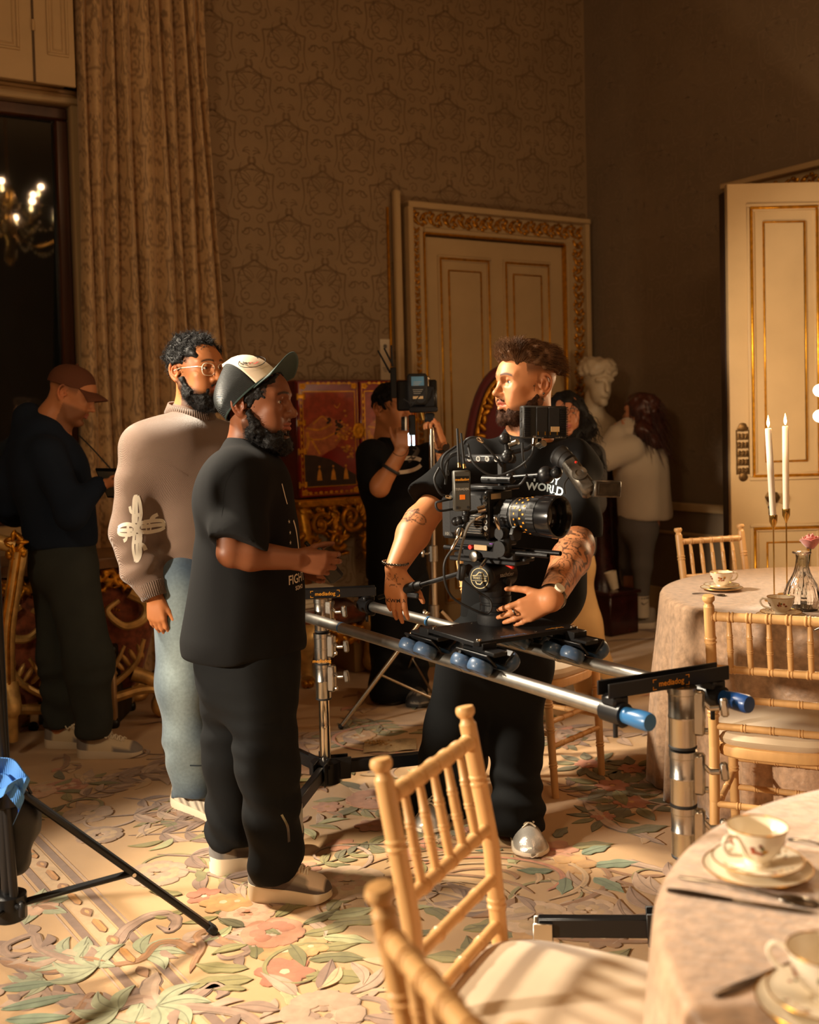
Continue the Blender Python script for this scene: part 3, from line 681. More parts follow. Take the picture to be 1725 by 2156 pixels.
# bouquets
def at(f, x, y, *k): p = fp(x, y); f(p[0], p[1], *k)
def bouquet(x, y, s_, cols, leafc, n=7, a0=0):
    for i in range(n):
        a = a0+2*math.pi*i/n+rnd.uniform(-.2, .2); leaf(x+.5*s_*math.cos(a), y+.5*s_*math.sin(a), a+rnd.uniform(-.3, .3), s_*rnd.uniform(.55, .8), s_*.24, leafc[i % len(leafc)], bend=rnd.uniform(-.15, .15))
    rose(x, y, s_*.52, cols)
at(bouquet, 575, 1965, .19, ['rose', 'red', 'pink', 'red'], GR, 5, .4); at(bouquet, 520, 1925, .17, ['pink', 'blush', 'pink', 'rose'], ['olive', 'pale', 'green'], 6)
for (x, y, r, c) in ((470, 1902, .075, 'amber'), (430, 1888, .06, 'red'), (600, 2003, .08, 'gold'), (600, 2048, .085, 'red'), (655, 1995, .055, 'amber'), (500, 1900, .06, 'amber')): at(flower, x, y, r, c, 6, 'cream', 2, rnd.random())
for (x, y, a, L) in ((385, 1885, 2.9, .12), (420, 1860, 1.9, .11), (475, 1870, 1.5, .12), (505, 1878, 1.2, .1), (395, 1918, 3.3, .13), (450, 1922, .3, .12), (460, 1940, 0, .14), (540, 2020, 2.0, .14), (525, 2040, 2.9, .17), (535, 2062, 3.4, .2), (640, 1970, .6, .17), (650, 2000, .2, .15), (650, 2022, -.1, .17), (640, 2058, -.2, .2), (600, 2075, -1.0, .15), (665, 1930, .3, .2), (690, 1920, .9, .17), (700, 1945, .1, .18), (680, 1975, -.3, .15), (520, 2085, 3.2, .09)):
    at(leaf, x, y, a, L, L*.36, ('green', 'olive', 'olive', 'pale')[int(x+y) % 4], 2, rnd.uniform(-.15, .15))
at(bouquet, 680, 2135, .22, ['pmauve', 'blush', 'pmauve', 'mauve'], MV, 8); at(acanthus, 610, 2140, .3, .25, MV, 7)
for (x, y, a, s_) in ((150, 1655, .4, .42), (215, 1722, .2, .40), (270, 1760, .1, .40), (330, 1800, -.2, .42), (140, 1690, .9, .3), (260, 1680, -.4, .3), (370, 1830, -.5, .4), (190, 1640, .2, .4), (250, 1620, .1, .4), (320, 1740, .5, .3)):
    at(spray, x, y, a, s_, ['mauve', 'dmauve', 'pmauve'], 5)
at(rose, 185, 1715, .10, ['pmauve', 'sand', 'pmauve']); at(rose, 330, 1840, .11, ['pmauve', 'sand', 'pmauve']); at(rose, 210, 1760, .09, ['mauve', 'sand', 'pmauve'])
for (x, y, a, L, c) in ((950, 1940, 2.3, .15, 'green'), (975, 1960, .6, .17, 'olive'), (1000, 1985, .1, .15, 'green'), (930, 1960, 3.1, .12, 'green'), (960, 2000, -.7, .13, 'olive'), (1010, 2030, 2.9, .17, 'olive'), (1030, 2020, 1.9, .15, 'green'), (1100, 1965, 2.8, .16, 'green'), (1085, 1995, .1, .14, 'olive'), (1200, 1980, .5, .15, 'green'), (1230, 1970, 1.1, .13, 'olive'), (1060, 2060, 3.4, .17, 'olive'), (1100, 2045, .6, .2, 'pale'), (1180, 2090, -.3, .2, 'green'), (1230, 2050, .7, .2, 'olive'), (1260, 2080, .1, .22, 'green'), (1010, 2060, 3.6, .12, 'pale')):
    at(leaf, x, y, a, L, L*.4, c, 2, rnd.uniform(-.15, .15))
for (x, y, r, c) in ((1120, 1985, .08, 'amber'), (1145, 2030, .09, 'rose'), (1175, 2060, .08, 'rose'), (1270, 1975, .07, 'brown'), (1110, 2010, .06, 'gold')): at(flower, x, y, r, c, 6, 'cream')
for (x, y, a, L, c) in ((1165, 1835, 3.0, .12, 'teal'), (1190, 1850, -1.8, .13, 'teal'), (1250, 1850, -1.0, .14, 'teal'), (1250, 1825, .1, .16, 'teal'), (1225, 1800, .5, .13, 'teal'), (1205, 1785, .1, .15, 'olive'), (1170, 1765, 1.0, .11, 'dkgreen'), (1060, 1760, 2.9, .1, 'teal'), (1060, 1790, 3.2, .1, 'teal'), (1320, 1755, .3, .17, 'green')): at(leaf, x, y, a, L, L*.42, c, 2, .05)
at(flower, 1205, 1822, .085, 'amber', 6, 'brown'); at(flower, 1165, 1790, .09, 'rose', 6, 'red')
for k in range(5):
    r_ = .42-.075*k; c0 = fp(1010, 1850); t = np.linspace(-1.2+.25*k, 2.7, 12); scroll(np.stack([c0[0]+r_*np.cos(t), c0[1]+.62*r_*np.sin(t)], 1), .022, .008, ('brown', 'sand', 'rose', 'sand', 'brown')[k], 'sand', 3)
for k in range(4):
    r_ = .34-.075*k; c0 = fp(900, 1900); t = np.linspace(.2, 3.6, 12); scroll(np.stack([c0[0]+r_*np.cos(t), c0[1]+.6*r_*np.sin(t)], 1), .018, .008, ('brown', 'sand', 'mauve', 'sand')[k], 'sand', 3)
at(spray, 1290, 1990, .9, .5, ['pmauve', 'mauve', 'pmauve'], 6); at(spray, 1180, 1940, 2.6, .4, MV, 6); at(spray, 1320, 1930, .2, .45, MV, 6); at(rose, 1130, 1935, .12, ['blush', 'sand', 'pmauve']); at(rose, 1240, 1920, .10, ['blush', 'pmauve', 'sand'])
for (x0, y0, x1, y1) in ((1050, 1960, 1380, 1985), (1270, 1845, 1400, 1870), (1270, 1830, 1400, 1845)): sc([(x0, y0), ((x0+x1)/2, (y0+y1)/2+8), (x1, y1)], .012, .02, 'brown', 'gold', 0)
sc([(1230, 1690), (1290, 1740), (1340, 1755), (1400, 1780)], .04, .02, 'pmauve', 'dmauve'); sc([(1310, 1812), (1380, 1830), (1420, 1838)], .035, .015, 'pmauve', 'dmauve')
# dark sprays further off
for (x, y, s_) in ((1290, 1655, .30), (1330, 1690, .30), (1240, 1610, .26), (1180, 1560, .24), (1330, 1620, .25), (1270, 1720, .2)):
    p = fp(x, y)
    for i in range(9): a = i*.7+x; leaf(p[0]+.2*s_*math.cos(a), p[1]+.2*s_*math.sin(a), a, s_*rnd.uniform(.4, .62), s_*.2, ('dkgreen', 'green', 'dkgreen')[i % 3])
    flower(p[0], p[1], s_*.24, ('red', 'rose')[i % 2], 6, 'amber')
at(rose, 730, 1860, .14, ['blush', 'cream', 'pink'])
for (x, y, s_, c) in ((720, 1780, .32, GR), (780, 1740, .3, GR), (690, 1700, .28, GR), (760, 1690, .3, ['rose', 'brown', 'olive']), (850, 1800, .3, ['brown', 'rose', 'sand']), (640, 1830, .25, GR)):
    p = fp(x, y); spray(p[0], p[1], rnd.uniform(-.6, .9), s_, c, 5); flower(p[0], p[1], .06, 'rose', 6, 'gold')
# receding field: seeded sprays, roses and scrolls
for k in range(150):
    X = rnd.uniform(-2.9, 2.6); Y = rnd.uniform(4.05, 8.2)
    if (V3(X, Y, 0)-CR).dot(NB) < .3: continue
    q = rnd.random(); s_ = rnd.uniform(.25, .42)
    if q < .4: spray(X, Y, rnd.uniform(0, 6.3), s_, (GR, MV, ['olive', 'brown', 'green'], MV)[rnd.randrange(4)], 4)
    elif q < .6: bouquet(X, Y, s_*.55, (['rose', 'red', 'pink'], ['pink', 'blush', 'rose'], ['amber', 'gold', 'cream'])[rnd.randrange(3)], GR, 6)
    elif q < .8: acanthus(X, Y, rnd.uniform(0, 6.3), s_, (MV, ['brown', 'sand', 'rose'])[rnd.randrange(2)], 5, rnd.choice((-1, 1)))
    else:
        t = np.linspace(0, rnd.uniform(2, 4), 10)+rnd.uniform(0, 6); scroll(np.stack([X+s_*np.cos(t), Y+s_*.7*np.sin(t)], 1), .025, .01, rnd.choice(['brown', 'rose', 'mauve']), 'sand', 3)
for k in range(46):                                                  # beside the tables, outside the frame and under things
    X = rnd.uniform(-2.4, 2.2); Y = rnd.uniform(.4, 4.2); s_ = rnd.uniform(.2, .34)
    P_ = cam.matrix_world.inverted() @ Vector((X, Y, 0)); u_ = P_.x/-P_.z*FPX+862; v_ = PY-P_.y/-P_.z*FPX
    if 0 < u_ < 1400 and 1650 < v_ < 2156: continue
    spray(X, Y, rnd.uniform(0, 6.3), s_, (GR, MV)[k % 2], 4) if k % 3 else bouquet(X, Y, s_*.6, ['rose', 'pink', 'red'], GR, 6)
for k in range(130):
    X = rnd.uniform(-1.9, 1.5); Y = rnd.uniform(1.9, 4.6)
    if (np.array([X, Y])-b0).dot(bn) > -.05: continue
    c_ = rnd.choice((['sand', 'pmauve'], ['pmauve', 'brown'], ['pmauve', 'sand'], ['olive', 'pale'])); a = rnd.uniform(0, 6.3); s_ = rnd.uniform(.09, .2)
    if k % 3 == 0: scroll(spiral((X, Y), s_, s_*.25, a, rnd.choice((-.8, .8)), 12), .016, .006, c_[0], 'pmauve', 2)
    else:
        for j in range(rnd.randrange(2, 5)): leaf(X+.03*j, Y+.02*j, a+j*.7, s_, s_*.3, c_[j % 2], bend=.15, vein=k % 2)
CG.build('carpet_motif', M_MOTIF, FLOOR, sharp=0, colors=True, kind='stuff')
# ---------------------------------------------------------------- furniture
M_CHAIR = mat('limed_beech', c8(204, 158, 102), .45, bump=.08, bs=60, var=.10, vs_=30, aniso=(1, 1, .2), coat=.15)
M_SATIN = mat('ivory_satin', c8(200, 178, 148), .45, bump=.06, bs=50, sheen=.4, var=.04)
M_VELV = mat('champagne_crushed_velvet', c8(184, 150, 120), .42, bump=.7, bs=60, var=.26, vs_=38, sheen=.55)
M_CHINA = mat('bone_china', c8(238, 224, 200), .18, coat=.5, var=.03)
M_GILTRIM = mat('gilt_rim', c8(206, 150, 60), .25, .9, var=.05)
M_PRINT = mat('china_print', (1, 1, 1), .3, col=True, var=.1)
M_BRASS = mat('polished_brass', c8(214, 168, 86), .22, .95, var=.05)
M_WAX = mat('candle_wax', c8(240, 226, 208), .45, sss=.3, var=.02)
M_FLAME = mat('candle_flame', (1, .7, .3), .5, emit=(1, .62, .22), es=22, var=.01)
M_BULB = mat('lit_bulb', (1, .9, .75), .5, emit=(1, .80, .52), es=16, var=.01)
M_CRYST = mat('cut_glass', (.98, .97, .95), .03, trans=1, ior=1.5)
M_STEEL = mat('cutlery_steel', c8(120, 112, 104), .22, 1, var=.05)
def facing(d):                                                      # rz that turns local +Y to d
    return math.atan2(-d[0], d[1])
def chiavari(label, loc, rz, group):
    t = thing('banquet_chair', label, 'chair', loc, rz, group); b = lambda g, n, m=M_CHAIR: g.build(n, m, t, local=True)
    seg = lambda *r: r
    for s in (-1, 1):
        x = s*.175; P = [(x, -.235, 0), (x, -.195, .28), (x, -.19, .45), (x*1.0, -.205, .66), (x, -.25, .90)]; g = G()
        for k in range(4): g.turned(P[k], P[k+1], .0165, (.55,) if k != 2 else (.5,), 12, .0165 if k else .0155)
        for q in P[1:-1]: g.ball(q, .0168, None, 12, 6)
        g.lathe([(.0165, 0), (.013, .006), (.012, .012), (.0185, .020), (.0195, .027), (.017, .034), (.002, .036)], P[-1], nz(np.array(P[-1])-P[-2]), 14); b(g, 'back_post')
    top = lambda z: -.205-(z-.66)*.1875 if z > .66 else -.19-(z-.45)*.0714
    for z, r, ns in ((.868, .0145, (.02, .17, .33, .5, .67, .83, .98)), (.70, .0125, (.17, .33, .5, .67, .83)), (.605, .0115, (.25, .5, .75)), (.515, .0115, (.25, .5, .75))):
        g = G(); g.turned((-.168, top(z), z), (.168, top(z), z), r, ns, 12); b(g, 'back_rail')
    for k in range(5):
        x = -.175+.35*(k+1)/6; g = G(); z0, z1 = .71, .858
        g.turned((x, top(z0), z0), (x, (top(z0)+top(z1))/2, (z0+z1)/2), .0085, (.7,), 10, .0095); g.turned((x, (top(z0)+top(z1))/2, (z0+z1)/2), (x, top(z1), z1), .0095, (.3,), 10, .007); b(g, 'spindle')
    for s in (-1, 1):
        g = G(); g.turned((s*.17, .20, 0), (s*.178, .175, .43), .0145, (.3, .62, .85), 12, .0175); b(g, 'front_leg')
        g = G(); g.turned((s*.172, -.20, .25), (s*.175, .185, .25), .0105, (.3, .6), 10); b(g, 'side_stretcher')
    for y, z in ((.188, .30), (-.198, .27), (.19, .20)):
        g = G(); g.turned((-.168, y, z), (.168, y, z), .0105, (.2, .4, .6, .8), 10); b(g, 'cross_stretcher')
    def sq(r_, z, f=1.0, n=36): a = np.arange(n)*2*math.pi/n; c, s_ = np.cos(a), np.sin(a); e = .55; return np.stack([np.sign(c)*np.abs(c)**e*.19*r_*f, np.sign(s_)*np.abs(s_)**e*.205*r_*f-.005, np.full(n, z)], 1)
    g = G(); g.loft([sq(.97, .418), sq(1, .424), sq(1.01, .44), sq(1, .452), sq(.97, .457)]); b(g, 'seat_frame')
    g = G(); g.loft([sq(.95, .455), sq(1.0, .464), sq(1.02, .478), sq(.98, .494), sq(.86, .505), sq(.6, .511), sq(.25, .513)]); b(g, 'seat_cushion', M_SATIN)
    return t
d = nz(V3(.313*-1, .155, 0)); CG_ = 'limed banquet chairs round the tables'
def chair_at(pL, pR):                                                # post tops as seen from behind, left and right
    m = (np.array(pL)+pR)/2; ax = nz(np.append(np.array(pR)-pL, 0)); f = V3(-ax[1], ax[0], 0); o = np.append(m, 0)+f*.25; return o, facing(f)
l, z = chair_at((.10, 2.11), (-.055, 1.80))
CH = chiavari('limed chair in the foreground whose spindle back stands before the cameraman\'s foot', l, z, CG_)
# its seat points at the near table
for pl, pr, lab, flip in (((.090, .985), (-.044, 1.306), 'limed chair cut by the lower edge, its blurred post nearest the lens', True), ((.905, 3.33), (1.225, 3.18), 'limed chair with ivory cushion between the two round tables', False),
                    ((1.65, 5.38), (1.27, 5.26), 'limed chair behind the far table, before the open door', True)):
    m = (np.array(pl)+pr)/2; tgt = np.array((1.10, 1.47)) if pl[1] < 2 else np.array((1.75, 4.3))
    ax = nz(np.append(np.array(pr)-pl, 0)); f = V3(-ax[1], ax[0], 0)
    if f[:2].dot(tgt-m) < 0: f = -f
    dup(CH, np.append(m, 0)+f*.25, facing(f), lab)
eL, eR = px(1156, 1684, z=0), px(1272, 1627, z=0); ax = nz(eR-eL); f = V3(-ax[1], ax[0], 0)
dup(CH, (eL+eR)/2+f*.19, facing(-f), 'limed chair with ivory seat half hidden behind the cameraman')
# ---- round tables under velvet cloths
def cloth(c, R, nf, seed, label):
    r = random.Random(seed); n = 288; a = np.arange(n)*2*math.pi/n; ph = [r.uniform(0, 6.28) for _ in range(4)]
    fold = .55*np.sin(nf*a+1.2*np.sin(3*a+ph[0]))+.3*np.sin((nf*1.6)//1*a+ph[1])+.35*np.sin(5*a+ph[2])
    rings = []; zt = .757
    for q in (.15, .4, .65, .85, .95, .985): rings.append((np.full(n, R*q), np.full(n, zt)))
    rings.append((np.full(n, R*1.0), np.full(n, zt-.004))); rings.append((R*1.008+0*a, np.full(n, zt-.014)))
    for k in range(1, 17):
        s_ = k/16; rings.append((R*1.01+.02*s_+.062*s_**.8*fold*min(1, s_*2.2)+.012*math.sin(3*s_), np.full(n, zt-.014-(zt-.022)*s_)))
    g = G(); g.loft([np.stack([c[0]+q*np.cos(a), c[1]+q*np.sin(a), z], 1) for q, z in rings], cap=False)
    V = np.concatenate(g.v); g.v = [V, np.array([[c[0], c[1], zt]])]; g.c = [np.ones((len(V)+1, 3))]; g.f += [(len(V), i, (i+1) % n) for i in range(n)]
    o = g.build('tablecloth', M_VELV, None, 180); m = o.modifiers.new('s', 'SOLIDIFY'); m.thickness = .003; m.offset = -1
    tag(o, label, 'tablecloth', 'velvet cloths on the round tables')
    t = thing('round_table', label.replace('champagne velvet cloth over', 'round table under the champagne cloth of'), 'table', (c[0], c[1], 0), 0, 'round tables under the cloths')
    g = G(); g.lathe([(R*.992, .725), (R*.998, .73), (R*.998, .745), (R*.99, .749), (.01, .749)], (c[0], c[1], 0), n=64); g.build('tabletop', M_CHAIR, t)
    for k in range(4): q = V3(math.cos(k*1.57+.4), math.sin(k*1.57+.4), 0)*R*.7; G().cyl(V3(*c, 0)+q, V3(*c, .725)+q, .018).build('leg', M_IRON, t)
T1, T2, TZ = (1.775, 4.32), (1.085, 1.41), .7585
cloth(T1, .765, 25, 1, 'champagne velvet cloth over the far table with the candles')
cloth(T2, .755, 25, 2, 'champagne velvet cloth over the near table in the lower corner')
# ---- china and cutlery
def flowers_on(g, c, rf, zs, th0, n=4, s_=.0035, seed=1):
    r = random.Random(seed)
    for k in range(n):
        th = th0+2*math.pi*k/n; z0 = zs
        for i in range(11):
            a = th+r.uniform(-.38, .38); z = z0+r.uniform(-.008, .008); q = rf(z); rad = V3(math.cos(a), math.sin(a), 0)
            g.ball(np.array(c)+rad*q+ZU*z, (s_*r.uniform(.6, 1.2), s_*r.uniform(.6, 1.1), .0007), frame(rad), 7, 5, c8(*r.choice(((150, 62, 40), (120, 60, 34), (92, 90, 48), (196, 140, 52), (170, 90, 60)))))
CUP = [(.019, 0), (.020, .004), (.018, .008), (.028, .016), (.038, .030), (.044, .046), (.0475, .062), (.0465, .062), (.043, .046), (.036, .030), (.026, .018), (.002, .014)]
def cup_set(p, rz, la, scale=1.0, pr=1):
    p = np.array(p, float); G0 = 'floral tea sets on the tables'
    pl = thing('side_plate', 'gilt-rimmed plate under '+la, 'plate', p, 0, 'gilt-rimmed plates')
    g = G(); g.lathe([(.045, 0), (.048, .003), (.083, .011), (.085, .013), (.082, .013), (.047, .006), (.001, .005)], p, n=40); g.build('dish', M_CHINA, pl)
    g = G(); a = np.arange(40)*2*math.pi/40; g.tube(np.stack([p[0]+.0845*np.cos(a), p[1]+.0845*np.sin(a), np.full(40, p[2]+.0132)], 1), .0012, 6, True); g.build('gilt_rim', M_GILTRIM, pl)
    s = p+ZU*.0085; so = thing('saucer', 'floral saucer holding '+la, 'saucer', s, 0, 'floral saucers')
    g = G(); g.lathe([(.028, 0), (.030, .003), (.068, .013), (.071, .016), (.068, .0165), (.03, .007), (.001, .006)], s, n=40); g.build('dish', M_CHINA, so)
    g = G(); g.tube(np.stack([s[0]+.0705*np.cos(a), s[1]+.0705*np.sin(a), np.full(40, s[2]+.0165)], 1), .0011, 6, True); g.build('gilt_rim', M_GILTRIM, so)
    g = G(); r = random.Random(pr)
    for k in range(40): th = r.choice((0, 1, 2, 3))*1.57+r.uniform(-.35, .35)+.5; q = r.uniform(.045, .064); g.ball(s+V3(q*math.cos(th), q*math.sin(th), .0068+(q-.03)*.255), (.0035, .003, .0006), None, 7, 5, c8(*r.choice(((150, 62, 40), (92, 90, 48), (196, 140, 52)))))
    g.build('floral_print', M_PRINT, so, colors=True, kind='stuff')
    c = s+ZU*.0068; cu = thing('teacup', la[0].upper()*0+la, 'cup', c, 0, 'floral teacups')
    g = G(); g.lathe(CUP, c, n=40); g.build('bowl', M_CHINA, cu)
    g = G(); g.tube(np.stack([c[0]+.047*np.cos(a), c[1]+.047*np.sin(a), np.full(40, c[2]+.062)], 1), .0011, 6, True); g.build('gilt_rim', M_GILTRIM, cu)
    h = V3(math.cos(rz), math.sin(rz), 0); Q = spl([c+h*.045+ZU*.052, c+h*.062+ZU*.056, c+h*.070+ZU*.044, c+h*.060+ZU*.028, c+h*.042+ZU*.022, c+h*.034+ZU*.020], 5); g = G(); g.tube(Q, .0032, 8); g.build('handle', M_CHINA, cu)
    g = G(); flowers_on(g, c, lambda z: np.interp(z, [.016, .03, .046, .062], [.0285, .0385, .0445, .048])+.0002, .038, -1.75, 4, .0042, pr); g.build('floral_print', M_PRINT, cu, colors=True, kind='stuff')
tz = lambda x, y: px(x, y, z=TZ)
cup_set(tz(1520, 1243), .15, 'teacup with brown flowers at the back of the far table', pr=3)
cup_set(tz(1645, 1302), 3.0, 'teacup in front of the two candlesticks', pr=5)
cup_set(tz(1596, 1838), 3.6, 'blurred teacup in the middle of the near table', pr=7)
cup_set(tz(1742, 2128), 2.6, 'blurred teacup at the corner of the near table', pr=9)
def cutlery(kind, a, b, label, m=M_STEEL):
    a = np.array(a); b = np.array(b); d = nz(b-a); L = np.linalg.norm(b-a); s = np.cross(ZU, d); t = thing(kind, label, kind.split('_')[-1], a+ZU*.0005, 0, 'dark cutlery on the tables')
    if kind == 'knife':
        g = G(); g.tube([a+d*L*k+ZU*.005 for k in np.linspace(0, .45, 6)], [.003, .0048, .005, .0045, .004, .003], 8); g.build('handle', m, t)
        pr = [(0, -.006), (.4, -.0075), (.8, -.006), (1, .004), (.9, .006), (0, .005)]; g = G(); g.prism([(L*.45+u*L*.55, v) for u, v in pr], a+ZU*.004, d, s, ZU*.0014); g.build('blade', m, t)
    else:
        g = G(); g.tube([a+d*L*k+ZU*(.004+.004*math.sin(k*4)) for k in np.linspace(0, .72, 9)], [.003, .004, .0036, .003, .0026, .0024, .0024, .0026, .003], 8, flat=.6); g.build('handle', m, t)
        g = G()
        if kind == 'spoon': g.ball(a+d*L*.86+ZU*.005, (L*.15, .017, .0045), np.stack([d, s, ZU], 1), 14, 8); g.build('bowl', m, t)
        else:
            g.box(a+d*L*.76+ZU*.005, (L*.1, .018, .002), np.stack([d, s, ZU], 1), .001)
            for k in (-1, 0, 1): g.box(a+d*L*.9+s*k*.0075+ZU*.005, (L*.2, .003, .002), np.stack([d, s, ZU], 1), .0008)
            g.build('tines', m, t)
cutlery('spoon', tz(1458, 1252), tz(1530, 1256), 'small spoon lying at the rim of the far table')
cutlery('spoon', tz(1430, 1852), tz(1725, 1912), 'dark spoon before the middle teacup of the near table')
cutlery('knife', tz(1405, 1880), tz(1722, 1930), 'dark knife lying below the spoon on the near table')
cutlery('knife', tz(1506, 2104), tz(1720, 2015), 'dark knife pointing at the corner teacup')
cutlery('fork', tz(1660, 1772), tz(1760, 1792), 'fork behind the middle teacup at the frame edge')
cutlery('fork', tz(1715, 1330), tz(1760, 1318), 'fork beside the front teacup of the far table')
# ---- candlesticks, decanter, vase with rose, tumbler
def candlestick(bs, hold, tip, la):
    b = tz(*bs); Yb = b[1]; h = px(*hold, Y=Yb); e = px(*tip, Y=Yb); b[0] = h[0]; t = thing('candlestick', la, 'candlestick', b, 0, 'thin brass candlesticks')
    g = G(); g.lathe([(.036, 0), (.036, .003), (.006, .006), (.0032, .012)], b, n=24); g.build('foot', M_BRASS, t)
    g = G(); g.cyl(b+ZU*.01, h-ZU*.0, .0028, n=10); g.build('stem', M_BRASS, t)
    g = G(); g.lathe([(.003, -.005), (.005, .004), (.0145, .026), (.0155, .052), (.0150, .053), (.012, .03)], h, n=20); g.build('candle_cup', M_BRASS, t)
    a0 = h+ZU*.04; c = thing('taper_candle', la.replace('brass candlestick', 'white burning taper candle').replace('holding a', 'with a'), 'candle', a0, 0, 'white taper candles')
    g = G(); A = nz(e-a0); L = np.linalg.norm(e-a0); g.lathe([(.0118, 0), (.0125, L*.5), (.0122, L-.004), (.0105, L), (.003, L-.001)], a0, A, 18); g.build('wax', M_WAX, c)
    g = G(); g.cyl(e-A*.002, e+ZU*.009, .0012, n=6); g.build('wick', M_IRON, c)
    g = G(); g.lathe([(.0008, 0), (.0048, .009), (.0058, .016), (.0040, .028), (.0016, .039), (.0004, .046)], e+ZU*.004, n=12); g.build('flame', M_FLAME, c)
    lamp('candle_light', 'POINT', e+ZU*.03, None, 1.6, (1, .58, .24), .012)
candlestick((1632, 1266), (1629, 1113), (1618, 902), 'brass candlestick holding a leaning taper, left of the pair')
candlestick((1657, 1252), (1656, 1099), (1654, 897), 'brass candlestick holding an upright taper, right of the pair')
dc = tz(1690, 1284); t = thing('decanter', 'cut-glass decanter without stopper beside the candlesticks', 'decanter', dc)
fl = lambda th, z: .035*np.cos(16*th)*(1 if .09 < z < .19 else 0)+(.03*np.cos(18*th+260*z)*np.cos(18*th-260*z) if .012 < z < .088 else 0)
pr = [(.050, 0), (.056, .004)]+[(.066-.010*((z-.045)/.04)**2, z) for z in np.linspace(.012, .085, 15)]+[(.052, .095), (.040, .115), (.029, .14), (.0225, .165), (.0205, .19), (.022, .205), (.033, .209), (.034, .213), (.031, .216), (.018, .213), (.0175, .19), (.026, .14), (.048, .095), (.055, .05), (.04, .012), (.002, .010)]
g = G(); g.lathe(pr, dc, n=96, flute=lambda th, z: fl(th, z)); g.build('flask', M_CRYST, t, sharp=60)
vb = tz(1722, 1296)+V3(.0, .14, 0); t = thing('bud_vase', 'slim crystal bud vase at the right edge of the frame', 'vase', vb)
g = G(); g.lathe([(.032, 0), (.034, .004), (.014, .016), (.012, .03), (.016, .06), (.021, .20), (.0205, .20), (.014, .06), (.009, .03), (.001, .028)], vb, n=48, flute=lambda th, z: .06*np.cos(12*th)*(.03 < z < .19)); g.build('body', M_CRYST, t, sharp=60)
rc = px(1708, 1136, Y=vb[1]); t = thing('rose', 'pink rose standing in the crystal bud vase', 'rose', vb+ZU*.04)
M_ROSE = mat('rose_petal', c8(226, 142, 132), .5, sheen=.4, sss=.15, var=.12, vs_=30)
g = G(); g.tube([vb+ZU*.04, vb+ZU*.15, vb*.4+rc*.6+ZU*.0, rc-ZU*.03], .0025, 6); g.build('stem', mat('stem_green', c8(86, 96, 52), .6, var=.1), t)
for k in range(13):
    a = k*2.4; q = k/12; rr = .007+.028*q; op = .25+.75*q
    def pet(u, v, a=a, rr=rr, op=op):
        th = a+(u-.5)*2.1; r_ = rr*(.35+.65*math.sin(min(1, v*1.15)*math.pi/2))*(1+.16*op*v*v); return rc+V3(r_*math.cos(th), r_*math.sin(th), -.034+.064*v*(1-.22*op)-.012*op*max(0, v-.7)*3-.014*(2*u-1)**2*v)
    g = G(); g.grid(pet, 9, 7); o = g.build('petal', M_ROSE, t, 180); m = o.modifiers.new('s', 'SOLIDIFY'); m.thickness = .0012
tb = tz(1712, 1262)+V3(.045, .09, 0); t = thing('tumbler', 'small glass tumbler behind the decanter', 'glass', tb); g = G(); g.lathe([(.026, 0), (.028, .004), (.032, .075), (.0305, .075), (.026, .01), (.001, .009)], tb, n=32); g.build('glass_body', M_CRYST, t)
# ---- globe-bulb lamp at the right edge
lb = V3(px(1752, 860, Y=5.3)[0], 5.3, 0); t = thing('bulb_lamp', 'standing lamp with bare glowing bulbs at the right edge of the frame', 'lamp', lb)
G().lathe([(.13, 0), (.13, .012), (.02, .02), (.011, .03)], lb, n=24).build('base', M_IRON, t); G().cyl(lb+ZU*.02, lb+ZU*1.85, .010).build('pole', M_IRON, t)
for k, y in enumerate((822, 876, 930)):
    q = px(1728, y, Y=5.3); 
    if k == 2: q = V3(2*lb[0]-q[0], q[1], q[2]+.1)
    g = G(); g.cyl(V3(lb[0], 5.3, q[2]), V3(q[0]+(.03 if k < 2 else -.03), 5.3, q[2]), .012, n=10); h = g.build('bulb_holder', M_IRON, t); g = G(); g.ball(q, (.034, .030, .030)); g.build('bulb', M_BULB, h); lamp('bulb_light', 'POINT', q+V3(-.06, -.02, 0), None, 9, (1, .70, .40), .03)
# ---- lacquer cabinet on its carved gilt stand
M_LACQ = mat('red_lacquer', c8(128, 26, 16), .22, coat=.6, var=.25, vs_=9); M_LACQD = mat('dark_red_lacquer', c8(84, 14, 16), .25, coat=.5, var=.2, vs_=5)
M_INK = mat('lacquer_ground', c8(54, 34, 24), .35, var=.3, vs_=12); M_LPIC = mat('lacquer_picture', (1, 1, 1), .35, col=True, var=.3, vs_=25)
c0 = px(623, 800, Y=6.72); zt_ = c0[2]; c0[2] = 0; zb = px(623, 1052, Y=6.72)[2]; WCAB, DCAB = .88, .45
RC = np.stack([UW, -NB, ZU], 1); PC = lambda x, z, d=0: c0+UW*x+NB*d+ZU*z
CB = thing('lacquer_cabinet', 'red lacquer cabinet with gilt figures and brass hinges behind the man in the cap', 'cabinet', c0+UW*.33+ZU*zb)
G().box(PC(WCAB/2, (zt_+zb)/2, -DCAB/2-.012), (WCAB, DCAB, zt_-zb), RC, .006).build('carcass', M_LACQD, CB)
Hc = zt_-zb
